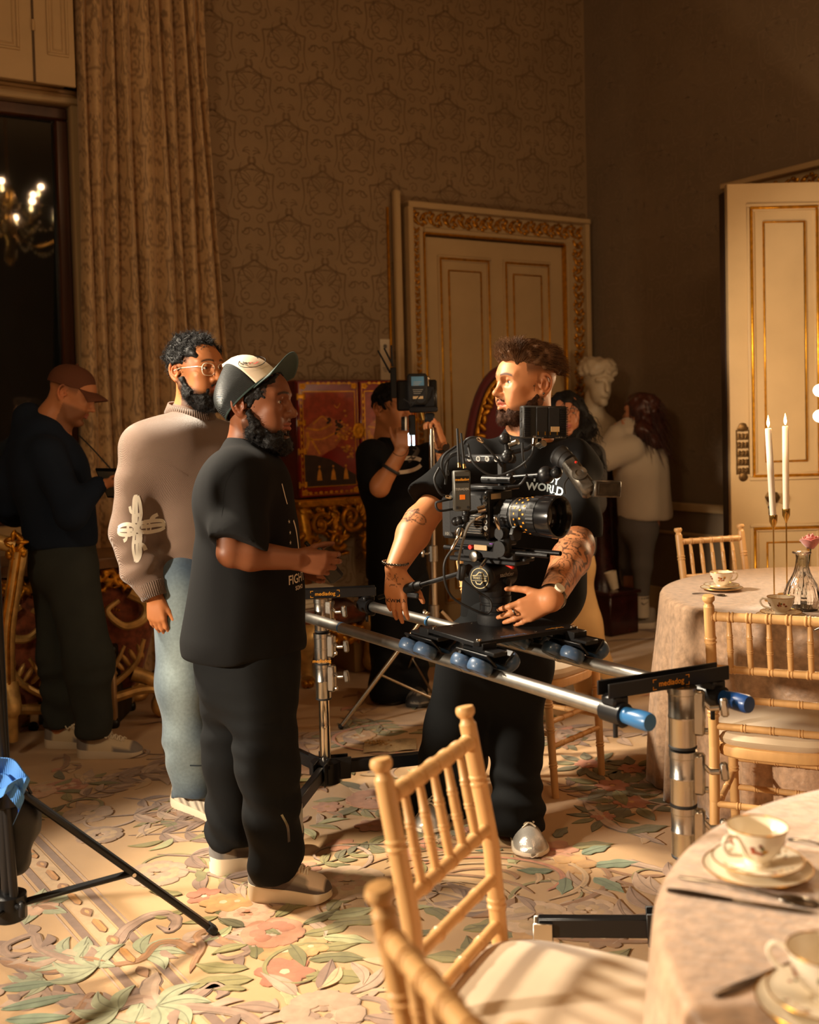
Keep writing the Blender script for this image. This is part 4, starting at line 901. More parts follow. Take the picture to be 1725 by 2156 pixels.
for k in range(2):
    x0 = k*WCAB/2+.004; x1 = x0+WCAB/2-.008; do = G().box(PC((x0+x1)/2, (zt_+zb)/2, 0), (x1-x0, .024, Hc-.02), RC, .005).build('door', M_LACQ, CB)
    g = G(); rectframe(g, PC, x0+.028, x1-.03, zb+.07, zt_-.07, .006, .010, .0155, RC, .001); rectframe(g, PC, x0+.012, x1-.012, zb+.022, zt_-.022, .004, .010, .0145, RC, .001); g.build('gilt_line', M_GOLD, do)
    g = G(); r = random.Random(3+k); a, b = x0+.034, x1-.036; z0, z1 = zb+.076, zt_-.076
    Z = lambda q: z0+(z1-z0)*q; X = lambda q: a+(b-a)*q; f = lambda d: (lambda p, q: PC(p, q, d))
    def poly(P, d, c): g.add([PC(X(p), Z(q), d) for p, q in P], [tuple(range(len(P)-1, -1, -1))], c)
    gold, dk, sky = c8(196, 132, 44), c8(52, 36, 28), c8(168, 96, 62)
    poly([(0, .32), (.3, .30), (.6, .42), (1, .36), (1, 1), (0, 1)] if k == 0 else [(0, .4), (1, .3), (1, 1), (0, 1)], .0125, c8(150, 62, 40)); poly([(0, .34), (.25, .31), (.6, .40), (.9, .62), (.45, .75), (.2, .70), (0, .6)], .0128, sky)
    poly([(0, 0), (1, 0), (1, .10), (.8, .17), (.5, .28), (.2, .33), (0, .34)], .013, dk)
    for (P, w_) in (([(.05, .62), (.3, .60), (.55, .66)], .012), ([(.1, .50), (.35, .50), (.6, .56)], .010), ([(.18, .66), (.35, .74), (.45, .70)], .010), ([(.02, .36), (.08, .48), (.06, .58)], .022), ([(.3, .34), (.18, .46), (.12, .52)], .014), ([(.6, .86), (.66, .83), (.72, .88)], .006)):
        ribbon(g, [(X(p), Z(q)) for p, q in spl(P, 5)], w_, f(.0136), gold)
    for (cx, cz, n, s_, cl) in ((.78, .56, 40, .17, gold), (.68, .62, 22, .10, dk), (.85, .36, 16, .08, gold), (.5, .70, 8, .05, dk)):
        for i in range(n): g.ball(PC(X(cx+r.gauss(0, s_*.5)), Z(cz+r.gauss(0, s_*.42)), .0135), (.010, .0075, .002), np.stack([UW, ZU, NB], 1), 7, 5, np.array(cl)*r.uniform(.7, 1.2))
    for cx in (.28, .55, .80):
        poly([(cx-.05, .06), (cx+.05, .06), (cx+.03, .15), (cx, .19), (cx-.03, .15)], .0137, gold); g.ball(PC(X(cx), Z(.205), .0137), (.008, .008, .002), np.stack([UW, ZU, NB], 1), 8, 5, gold)
    g.build('lacquer_scene', M_LPIC, do, colors=True, sharp=0)
    g = G()
    for z in (zb+.011, zt_-.045):
        for i in range(9): g.ball(PC(x0+.07+i*(x1-x0-.14)/8, z+.024, .0135), (.014, .006 if i % 2 else .010, .002), np.stack([UW, ZU, NB], 1), 8, 5)
    for i in range(14): g.ball(PC(x0+.020, zb+.1+i*(Hc-.2)/13, .0135), (.005, .012, .002), np.stack([UW, ZU, NB], 1), 8, 5)
    for (x, z) in ((x0+.035, zb+.04), (x1-.035, zb+.04), (x0+.035, zt_-.04), (x1-.035, zt_-.04)):
        for i in range(5): g.ball(PC(x+.012*math.cos(i*1.26), z+.012*math.sin(i*1.26), .0135), (.012, .009, .003), np.stack([UW, ZU, NB], 1), 8, 5)
    g.build('gilt_ornament', M_GOLD, do, kind='stuff')
    for z in (.12, .40, .64, .86):
        xh = x0+.02 if k == 0 else x1-.02; g = G(); g.box(PC(xh, zb+Hc*z, .015), (.05, .008, .022), RC, .003); g.cyl(PC(xh-.024 if k == 0 else xh+.024, zb+Hc*z-.02, .014), PC(xh-.024 if k == 0 else xh+.024, zb+Hc*z+.02, .014), .006, n=10)
        for i in range(3): g.ball(PC(xh+(.02 if k == 0 else -.02), zb+Hc*z+(i-1)*.012, .016), (.010, .008, .005), np.stack([UW, ZU, NB], 1), 8, 5)
        g.build('hinge', M_GOLD, do)
g = G(); lk = PC(WCAB/2-.012, (zb+Hc*.56), .016)
for i in range(16): q = i*.39; g.ball(lk+UW*.028*math.cos(q)+ZU*.035*math.sin(q), (.018, .014, .006), np.stack([UW, ZU, NB], 1)@rotm((0, 0, 1), q), 8, 6)
g.ball(lk, (.026, .03, .006), np.stack([UW, ZU, NB], 1)); g.build('lock_plate', M_GOLD, CB)
ST = thing('gilt_stand', 'carved gilt stand under the red lacquer cabinet', 'stand', c0+UW*.33)
g = G(); g.box(PC(WCAB/2, zb-.03, -DCAB/2+.01), (WCAB+.05, DCAB+.06, .055), RC, .012); g.box(PC(WCAB/2, zb-.012, -DCAB/2+.01), (WCAB+.03, DCAB+.04, .02), RC, .006); g.build('top_moulding', M_GILT, ST)
s = SDF(.0085); 
for i in range(9): x = .02+i*(WCAB-.04)/8; s.cone(PC(x, zb-.06, .0), PC(x+.01, zb-.15-.10*math.sin(i*.8)**2, .02), .034, .024, .02)
r = random.Random(8)
for i in range(46): s.ell(PC(r.uniform(-.02, WCAB+.02), zb-.07-r.random()**1.4*.30, .012+r.uniform(0, .03)), (r.uniform(.018, .045), r.uniform(.012, .02), r.uniform(.012, .03)), np.stack([UW, ZU, NB], 1)@rotm((0, 0, 1), r.uniform(0, 3)), .008)
s.noise(150, .0035, 2); solid(s, 'carved_apron', M_GILT, ST)
g = G()
for (x, z, r0, tn, sg) in ((.12, -.16, .07, 1.6, 1), (.34, -.13, .085, 1.5, -1), (.52, -.20, .07, 1.7, 1), (.24, -.27, .06, 1.5, -1), (.46, -.31, .055, 1.6, 1), (.05, -.28, .05, 1.5, 1), (.60, -.30, .05, 1.5, -1)):
    Q = spiral((0, 0), r0, .012, .6*sg, tn*sg, 26); g.tube([PC(x+a, zb+z+b, .045+.01*math.sin(k*.3)) for k, (a, b) in enumerate(Q)], np.linspace(.018, .008, 26), 8)
    for k in range(5): q = k*.5+.2; g.ball(PC(x+r0*1.15*math.cos(q), zb+z+r0*1.15*math.sin(q), .035), (.032, .010, .012), np.stack([UW, ZU, NB], 1)@rotm((0, 0, 1), q+.5), 8, 6)
g.build('gilt_scroll', M_GILT, ST)
for x in (.03, WCAB-.03):
    for d_ in (-.02, -DCAB+.04): g = G(); g.tube(spl([PC(x, zb-.06, d_), PC(x, zb-.3, d_+.05), PC(x, .35, d_), PC(x, .08, d_+.03), PC(x, .02, d_+.06)], 6), np.interp(np.arange(25)/24, [0, .3, .7, 1], [.05, .04, .025, .035]), 10); g.build('leg', M_GILT, ST)
# ---- floral gilt stool with booklets, before the cabinet
M_FLORAL = mat('floral_tapestry', c8(128, 66, 40), .8, var=.55, vs_=26, bump=.2, bs=200, sheen=.3)
f0, f1 = px(648, 1444, z=0), px(776, 1415, z=0); au = nz(f1-f0); an = V3(au[1], -au[0], 0); LS = np.linalg.norm(f1-f0); PS = lambda x, z, d=0: f0+au*x+an*d+ZU*z; RS = np.stack([au, an, ZU], 1)
SO = thing('footstool', 'gilt clawfoot stool with floral seat beside the left track stand', 'stool', f0+au*LS/2-an*.2)
g = G(); g.box(PS(LS/2, .36, -.19), (LS+.1, .46, .10), RS, .045); g.build('seat', M_FLORAL, SO)
s = SDF(.009)
for i in range(24): s.ell(PS(-.04+(LS+.08)*i/23, .295-.03*math.sin(i*.4)**2, .03), (.03, .014, .02), np.stack([au, ZU, an], 1)@rotm((0, 0, 1), i*1.1), .01); s.ell(PS(LS/2+r.uniform(-.14, .14), .25-r.random()*.05, .03), (.03, .012, .018), np.stack([au, ZU, an], 1)@rotm((0, 0, 1), i*.7), .01)
s.noise(150, .003, 5); solid(s, 'carved_apron', M_GILT, SO)
M_PALEGILT = mat('pale_gilt', c8(206, 168, 104), .42, .45, bump=.3, bs=60, var=.3, vs_=18)
for k, (x, d_) in enumerate(((0, 0), (LS, 0), (0, -.38), (LS, -.38))):
    e = -1 if x == 0 else 1; q = 1 if d_ == 0 else -1; g = G(); g.tube(spl([PS(x-e*.03, .32, d_), PS(x+e*.02, .26, d_+q*.03), PS(x+e*.015, .15, d_+q*.01), PS(x, .06, d_), PS(x+e*.02, .035, d_+q*.03)], 6), np.interp(np.arange(25)/24, [0, .25, .6, .85, 1], [.06, .058, .034, .036, .042]), 12)
    lg = g.build('leg', M_PALEGILT, SO); g = G()
    for j in (-1, 0, 1): g.ball(PS(x+e*.03+.022*j, .025, d_+q*(.055-.012*abs(j))), (.016, .026, .024), RS, 10, 7)
    g.build('claw', M_GILT, lg)
for k in range(6):
    b = G().box(PS(.12+.01*(k % 2), .418+.0225*k, -.14+.012*((k*3) % 4)), (.20, .15, .021), RS@rotm((0, 0, 1), .06*(k % 3)), .002).build('booklet', mat('booklet_white', c8(232, 220, 198), .7, var=.05)); tag(b, ('bottom', 'second', 'third', 'fourth', 'fifth', 'topmost')[k]+' white booklet, counted upwards, of the stack on the floral stool', 'booklet', 'white booklets on the floral stool')
bx = thing('card_box', 'open pale cardboard box behind the steel rails', 'box', px(775, 1290, Y=6.6)*[1, 1, 0]); q = px(768, 1330, Y=6.6); M_CARD = mat('pale_card', c8(176, 146, 102), .8, var=.06)
G().box(q*[1, 1, 0]+ZU*q[2]*.5+ZU*.08, (.30, .26, q[2]+.16), RC, .004).build('box_body', M_CARD, bx)
for (dx, an_) in ((-.15, -.9), (.15, .8)): G().box(q+UW*dx+ZU*.22, (.006, .25, .16), RC@rotm((0, 1, 0), an_), .001).build('flap', M_CARD, bx)
# ---- painted bombe commode with gilt mounts
fr_ = px(342, 1508, z=0); WC, DC, HC_ = .86, .46, .84; PK = lambda x, z, d=0: fr_-UW*x+NB*d+ZU*z; RK = np.stack([-UW, NB, ZU], 1)
KO = thing('commode', 'floral painted commode with gilt scroll feet behind the man in the sweater', 'commode', fr_-UW*WC/2-NB*DC/2)
def rr_(z, f, n=48): a = np.arange(n)*2*math.pi/n; c, s_ = np.cos(a), np.sin(a); e = .45; return np.stack([PK(WC/2+np.sign(c[i])*abs(c[i])**e*WC*.5*f, z, -DC/2+np.sign(s_[i])*abs(s_[i])**e*DC*.5*(f*1.1-.1)) for i in range(n)])
g = G(); g.loft([rr_(z, f) for z, f in ((.16, .80), (.22, .88), (.32, .95), (.45, 1.03), (.58, 1.05), (.68, 1.0), (.78, .95))]); g.build('body', M_FLORAL, KO)
g = G(); g.loft([rr_(z, f) for z, f in ((.78, 1.0), (.79, 1.06), (.82, 1.07), (.84, 1.04))]); g.build('top', mat('marble_top', c8(120, 84, 50), .3, var=.4, vs_=10), KO)
s = SDF(.009); r = random.Random(12)
for i in range(40): x = -.03+(WC+.06)*i/39; s.ell(PK(x, .755+.02*math.sin(i*1.7), .012), (.035, .016, .018), np.stack([-UW, ZU, NB], 1)@rotm((0, 0, 1), i*1.3), .012); s.ell(PK(x, .70+.02*math.cos(i*1.1), .018), (.026, .014, .014), np.stack([-UW, ZU, NB], 1)@rotm((0, 0, 1), i*.9), .01)
s.noise(140, .003, 3); solid(s, 'carved_frieze', M_GILT, KO)
g = G()
for sx in (1, -1):
    X_ = lambda x: x if sx > 0 else WC-x
    g.tube(spl([PK(X_(.16), .66, .03), PK(X_(.08), .60, .045), PK(X_(.10), .52, .05), PK(X_(.2), .5, .055), PK(X_(.28), .58, .05), PK(X_(.22), .63, .05)], 6), np.linspace(.03, .012, 31), 8)
    for P, w_ in (([(.60, .20), (.42, .17), (.28, .20), (.15, .30), (.10, .42)], .024), ([(.55, .24), (.38, .24), (.26, .30), (.20, .40)], .018), ([(.5, .17), (.3, .14), (.12, .16), (.03, .14), (-.01, .07)], .03), ([(.42, .28), (.34, .32), (.3, .4)], .015)):
        g.tube(spl([PK(X_(a), b, .03+.02*(b > .2)) for a, b in P], 6), np.linspace(w_, w_*.5, (len(P)-1)*6+1), 8)
    for i in range(9): q = i/8; g.ball(PK(X_(.12+.3*q), .36-.14*q, .045), (.045, .014, .014), np.stack([-UW, ZU, NB], 1)@rotm((0, 0, 1), sx*(1.2-.9*q)), 8, 6)
g.build('gilt_acanthus', M_PALEGILT, KO)
for sx in (1, -1):
    for d_ in (0, -DC+.06):
        X_ = (lambda x: x) if sx > 0 else (lambda x: WC-x); g = G(); g.tube(spl([PK(X_(.14), .24, d_-.02), PK(X_(.06), .20, d_+.01), PK(X_(.01), .12, d_+.02)], 6), np.linspace(.04, .03, 13), 10)
        Q = spiral((0, 0), .055, .012, 1.2, -1.5, 24); g.tube([PK(X_(-.01+a), .062+b, d_+.02) for a, b in Q], np.linspace(.026, .014, 24), 10); g.build('scroll_foot', M_PALEGILT, KO)
g = G()
for i in range(44): q = i/43; a = 2.2-2.9*q; g.ball(PK(.36+.24*math.cos(a), .44+.17*math.sin(a), .035), .0075, None, 8, 6)
g.build('bead_line', M_GILT, KO, kind='stuff')
# ---- carved gilt armchair at the left edge
ac = V3(*px(6, 1540, Y=4.95)[:2], 0); AC = thing('gilt_armchair', 'carved gilt armchair with floral back cut by the left edge', 'armchair', ac-V3(.3, 0, 0))
tp_ = px(36, 1150, Y=4.8); bt = px(18, 1450, Y=4.9); ft = px(14, 1560, Y=4.9)
for sx in (0, 1):
    mx = (lambda p: p) if sx == 0 else (lambda p: V3(2*(ac[0]-.28)-p[0], p[1], p[2]))
    g = G(); Q = [mx(tp_+V3(.01, 0, -.02)), mx(tp_*.7+bt*.3+V3(.0, -.01, 0)), mx(tp_*.4+bt*.6+V3(-.01, -.02, 0)), mx(bt)]; g.tube(spl(Q, 7), np.linspace(.036, .03, 22), 10)
    g.tube(spl([mx(bt+V3(0, 0, .02)), mx(bt+V3(.03, -.03, -.08)), mx(ft+V3(.035, -.02, .12)), mx(ft+V3(.03, 0, 0))], 7), np.linspace(.045, .022, 22), 10); post = g.build('back_post', M_PALEGILT, AC)
    g = G()
    for o_ in (-.014, .014): g.tube(spl([q+V3(o_, -.028, 0) for q in Q], 7), .007, 6)
    for k in range(7): a = k*.9; g.ball(mx(tp_+V3(.03*math.cos(a), -.02, .02+.028*math.sin(a))), (.03, .018, .012), rotm((0, 1, 0), a), 9, 7)
    for k in range(8): q = k/7; g.ball(mx(tp_+V3(-.03+.06*q, -.015, -.035+.02*math.sin(q*9))), (.018, .016, .024), None, 9, 7)
    g.build('carved_finial', M_GILT, post)
g = G(); L_ = V3(2*(ac[0]-.28)-tp_[0], tp_[1], tp_[2]); g.tube(spl([L_, (L_+tp_)/2+ZU*.10, tp_], 10), .034, 10); g.build('crest_rail', M_PALEGILT, AC)
cx_ = ac[0]-.28; g = G(); g.grid(lambda u, v: V3(cx_+(u-.5)*(.42+.06*v), 4.84-.03*math.sin(u*math.pi)*math.sin(v*math.pi), .42+v*.58), 14, 14); o = g.build('back_upholstery', mat('rose_brocade', c8(132, 96, 66), .7, var=.4, vs_=22, sheen=.3), AC); m = o.modifiers.new('s', 'SOLIDIFY'); m.thickness = .04
g = G(); g.box((cx_, 4.52, .40), (.56, .56, .12), None, .05); g.build('seat', MATS['rose_brocade'], AC)
for sx in (-1, 1): g = G(); g.tube(spl([(cx_+sx*.26, 4.28, .36), (cx_+sx*.29, 4.24, .22), (cx_+sx*.25, 4.28, .08), (cx_+sx*.27, 4.24, .02)], 6), np.linspace(.04, .025, 19), 10); g.build('front_leg', M_PALEGILT, AC)
# ---- flight case behind the man in the hoodie
q1 = px(243, 1535, z=0); q0 = px(62, 1540, z=0); ha = px(236, 1362, Y=q1[1])[2]; cw = q1[0]-q0[0]; FCs = thing('flight_case', 'black flight case with dimpled metal edges behind the man in the navy hoodie', 'case', (q1[0]-cw/2, q1[1]+.17, 0))
cn = V3(q1[0]-cw/2, q1[1]+.19, ha/2); M_BLK = mat('black_laminate', (.012, .012, .013), .55, var=.15); M_EDGE = mat('dimpled_metal', c8(196, 168, 128), .4, .7, bump=.5, bs=260, var=.1)
G().box(cn, (cw, .36, ha), None, .01).build('body', M_BLK, FCs)
for (a, b) in ((1, -1), (1, 1), (-1, -1), (-1, 1)): G().box(cn+V3(a*(cw/2-.022), b*(.18-.018), 0), (.05, .042, ha+.004), None, .006).build('edge_profile', M_EDGE, FCs)
for b in (-1, 1):
    for c in (-1, 1): G().box(cn+V3(0, b*(.18-.01), c*(ha/2-.014)), (cw-.08, .026, .032), None, .005).build('edge_profile', M_EDGE, FCs)
for a in (-1, 1):
    for b in (-1, 1):
        for c in (-1, 1): g = G(); g.ball(cn+V3(a*(cw/2-.018), b*(.18-.018), c*(ha/2-.02)), (.034, .034, .034), None, 12, 8); g.build('corner_cap', M_IRON, FCs)
# ---- crimson gilt throne chair behind the cameraman, bust on pedestal, bottle, packet
TC = V3(*px(1030, 900, Y=6.9)[:2], 0); TH = thing('throne_chair', 'arched crimson chair with gilt carved edge behind the cameraman\'s head', 'armchair', TC); M_CRIM = mat('crimson_velvet', c8(92, 18, 20), .7, sheen=.4, var=.15)
zt2 = px(1040, 772, Y=6.9)[2]; hw = .27
def arch(k, w_, z0, zt3): t = k*math.pi; return V3(TC[0]+.10-w_*math.cos(t), TC[1], z0+(zt3-z0)*math.sin(t)**.6)
g = G(); A = [arch(k, hw, .45, zt2-.03) for k in np.linspace(0, 1, 25)]; g.loft([np.array(A)+V3(0, -.05, 0), np.array(A)+V3(0, .03, 0)]); g.build('back', M_CRIM, TH)
g = G(); g.tube([p+V3(0, -.04, .01) for p in A], .028, 8); g.build('crimson_piping', M_CRIM, TH)
g = G(); B = [arch(k, hw*.72, .5, zt2-.12)+V3(0, -.075, 0) for k in np.linspace(0, 1, 40)]
for i, p in enumerate(B): g.ball(p, (.034, .022, .018), rotm((0, 1, 0), i*.8), 8, 6)
g.tube([arch(k, hw*.82, .5, zt2-.07)+V3(0, -.065, 0) for k in np.linspace(0, 1, 40)], .014, 8); g.build('gilt_edge', M_GILT, TH)
G().box((TC[0]+.1, TC[1]-.28, .42), (.56, .5, .12), None, .04).build('seat', M_CRIM, TH)
for a in (-1, 1):
    for b in (-.48, -.02): G().turned((TC[0]+.1+a*.24, TC[1]+b, 0), (TC[0]+.1+a*.24, TC[1]+b, .38), .022, (.4, .7), 10, .03).build('leg', M_GILT, TH)
M_MARB = mat('white_marble', c8(206, 188, 160), .4, bump=.05, bs=30, var=.06, vs_=6); M_PORPH = mat('dark_porphyry', c8(52, 20, 18), .25, coat=.3, var=.4, vs_=14)
bp = px(1263, 985, Y=8.0); bx_, by_ = bp[0], bp[1]; zp_ = bp[2]; PE = thing('pedestal', 'dark red pedestal under the marble bust', 'pedestal', (bx_, by_, 0))
G().box((bx_, by_, .08), (.40, .40, .16), RB, .02).build('plinth', M_PORPH, PE); G().lathe([(.17, .16), (.15, .22), (.13, .3), (.125, zp_-.2), (.15, zp_-.12), (.13, zp_-.1)], (bx_, by_, 0), n=28).build('column', M_PORPH, PE); G().box((bx_, by_, zp_-.05), (.34, .34, .10), RB, .015).build('capital', M_PORPH, PE)
def head_prims(s, c, R, sc=1.0, hair=False):
    q = lambda *p: np.asarray(c)+R@(np.array(p)*sc); e = lambda p, r, k=.015, sub=False, A=None: s.ell(q(*p), np.array(r)*sc, R if A is None else R@A, k*sc, sub); co = lambda a, b, ra, rb, k=.015, sub=False: s.cone(q(*a), q(*b), ra*sc, rb*sc, k*sc, sub)
    return q, e, co
BU = thing('marble_bust', 'white marble bust with wavy curls beside the woman in the pale sweater', 'bust', (bx_, by_, zp_))
hz = px(1263, 800, Y=8.0)[2]; Rb = np.array(Matrix.Rotation(math.radians(200), 3, 'Z'))@rotm((1, 0, 0), -.2); s = SDF(.008); q, e, co = head_prims(s, (bx_, by_, hz-.02), Rb, 1.32)
e((0, -.01, .03), (.075, .092, .085)); e((0, .035, -.04), (.058, .055, .08)); co((0, .088, .02), (0, .108, -.025), .009, .013); e((0, .078, -.10), (.025, .02, .02)); co((-.045, .07, .028), (.045, .07, .028), .012, .012)
for sx in (-1, 1): e((sx*.03, .098, .006), (.016, .012, .010), .01, True)
e((0, .09, -.058), (.022, .010, .009))
co((0, -.02, -.08), (0, -.03, -.22), .055, .06); e((0, -.03, -.24), (.15, .09, .07), .06); e((0, 0, -.32), (.14, .09, .10), .05)
s.cone((bx_, by_, zp_+.16), (bx_, by_, zp_+.04), .07, .08, .05); s.ell((bx_, by_, zp_+.022), (.12, .12, .03), k=.02)
for i in range(44): a = i*2.4; b = (i/44)*1.5; e((.088*math.cos(a)*math.cos(b*.6), -.015+.10*math.sin(a)*math.cos(b*.6)*(1 if math.sin(a) < 0 else .75), .055+.06*math.sin(b)), (.026, .026, .022), .008)
s.noise(90, .003, 1, (V3(bx_-.2, by_-.2, hz), V3(bx_+.2, by_+.2, hz+.2))); solid(s, 'figure', M_MARB, BU)
fl_ = px(1393, 1284, z=0); FLK = thing('vacuum_flask', 'steel and black drinks flask on the floor beside the woman in the pale sweater', 'flask', fl_)
G().lathe([(.05, 0), (.055, .01), (.055, .19), (.048, .215), (.04, .225)], fl_, n=24).build('body', mat('brushed_steel', c8(170, 150, 120), .3, .9, var=.08), FLK); G().lathe([(.045, .222), (.045, .29), (.03, .31), (.002, .312)], fl_, n=20).build('lid', M_IRON, FLK); G().tube(spl([fl_+V3(.045, 0, .27), fl_+V3(.085, 0, .25), fl_+V3(.088, 0, .12), fl_+V3(.055, 0, .06)], 6), .010, 8).build('handle', mat('yellow_plastic', c8(150, 112, 30), .5, var=.1), FLK)
pk = px(822, 1572, z=0); PA = thing('seed_packet', 'clear plastic packet lying on the carpet behind the near chair', 'packet', pk)
g = G(); g.grid(lambda u, v: pk+V3((u-.5)*.24, (v-.5)*.17+.03*(u-.5), .006+.014*math.sin(u*math.pi)*math.sin(v*math.pi)+.004*math.sin(9*u+7*v)*math.sin(u*math.pi)), 16, 12); g.build('film', mat('clear_film', c8(196, 170, 130), .15, coat=.5, var=.2, vs_=40), PA, 180)
g = G(); 
for k in range(60): g.ball(pk+V3(-.05+rnd.gauss(0, .028), rnd.gauss(0, .022), .020+rnd.uniform(0, .003)), (.0055, .004, .003), None, 6, 4)
g.build('grains', mat('grain', c8(166, 124, 66), .7, var=.2), PA, kind='stuff')
wc = px(1290, 1222, Y=7.4); PCUP = thing('paper_cup', 'crumpled white paper cup on a low shelf beneath the marble bust', 'cup', wc-ZU*.06); G().lathe([(.028, -.06), (.042, .06), (.04, .06), (.026, -.05), (.001, -.05)], wc, nz(V3(-.25, 0, 1)), 18).build('cup_wall', MATS['paper'], PCUP)
LS_ = thing('low_shelf', 'low dark wooden shelf in front of the pedestal', 'shelf', (wc[0], wc[1], 0))
G().box((wc[0], wc[1]+.02, (wc[2]-.06)/2), (.26, .24, wc[2]-.062), RB, .008).build('carcass', M_PORPH, LS_); G().box((wc[0], wc[1]+.02, wc[2]-.075), (.29, .27, .025), RB, .006).build('shelf_top', M_PORPH, LS_)
# ---- chandelier over the room, mirrored in the dark window
_t, _z = on_wall(18, 470, -.1); hp_ = bw(_t, _z, -.1); rd = nz(hp_-V3(0, 0, EYE)); rd = rd-2*rd.dot(NB)*NB; ch_ = hp_+rd*5.6; CHD = thing('chandelier', 'crystal chandelier with candle bulbs, mirrored in the dark window', 'chandelier', ch_)
M_DROP = mat('crystal_drop', c8(220, 190, 140), .08, .3, spec=.9, var=.1); M_CB = mat('candle_bulb', (1, .8, .5), .4, emit=(1, .66, .26), es=42, var=.01)
g = G(); g.lathe([(.02, -.45), (.06, -.38), (.03, -.2), (.09, -.05), (.04, .12), (.07, .3), (.02, .5), (.008, HC-ch_[2])], ch_, n=20); g.build('stem', M_BRASS, CHD)
for k in range(10):
    a = k*.628; u = V3(math.cos(a), math.sin(a), 0); rr = .48 if k % 2 else .34; zz = -.05 if k % 2 else .16; P = spl([ch_+ZU*(-.05), ch_+u*rr*.5+ZU*(zz-.18), ch_+u*rr+ZU*(zz-.10), ch_+u*rr+ZU*zz], 6); g = G(); g.tube(P, .009, 6); g.lathe([(.03, 0), (.04, .01), (.012, .012), (.012, .10), (.002, .10)], ch_+u*rr+ZU*zz, n=12); am = g.build('arm', M_BRASS, CHD)
    g = G(); g.lathe([(.008, 0), (.017, .02), (.013, .045), (.002, .07)], ch_+u*rr+ZU*(zz+.10), n=12); g.build('candle_bulb', M_CB, am); lamp('chandelier_light', 'POINT', ch_+u*(rr+.03)+ZU*(zz+.2), None, 3.2, (1, .60, .32), .03)
    g = G()
    for j in range(9): q = j/8; p = ch_+u*(.06+(rr-.06)*q)+ZU*(.30-(.42-zz*.6)*math.sin(q*2.2)*.8); g.ball(p, (.011, .011, .018), None, 6, 5); g.ball(ch_+u*rr*(.4+.6*q)+ZU*(zz-.16-.12*math.sin(q*3)), (.010, .010, .022), None, 6, 5)
    g.build('crystal_swag', M_DROP, CHD, kind='stuff')
# ---------------------------------------------------------------- people
M_SKIN = mat('skin', (1, 1, 1), .46, bump=.10, bs=700, col=True, sss=.06, spec=.4)
M_EYE = mat('eyeball', (1, 1, 1), .08, col=True, coat=.6)
M_TEE = mat('black_jersey', c8(13, 13, 14), .9, bump=.12, bs=700, spec=.25, var=.12, vs_=5)
M_HAIRK = mat('black_hair', c8(15, 12, 11), .62, bump=.5, bs=240, var=.3, vs_=60, spec=.3)
M_HAIRB = mat('brown_hair', c8(92, 62, 38), .6, bump=.5, bs=160, var=.4, vs_=30, spec=.25)
M_BEARDB = mat('brown_beard', c8(56, 34, 21), .75, spec=.2, bump=.5, bs=260, var=.4, vs_=60)
M_TROUS = mat('black_twill', c8(13, 15, 17), .85, bump=.1, bs=800, spec=.25, var=.12, vs_=6)
M_WHITE = mat('white_print', c8(226, 214, 192), .7, var=.05)
def basis(f, up=(0, 0, 1), roll=0.0, pitch=0.0):
    """columns: right-hand side x, forward y, up z; pitch > 0 looks up"""
    f = nz(f); r = nz(np.cross(f, up)); u = np.cross(r, f); R = np.stack([r, f, u], 1)
    return R@rotm((1, 0, 0), pitch)@rotm((0, 1, 0), roll)
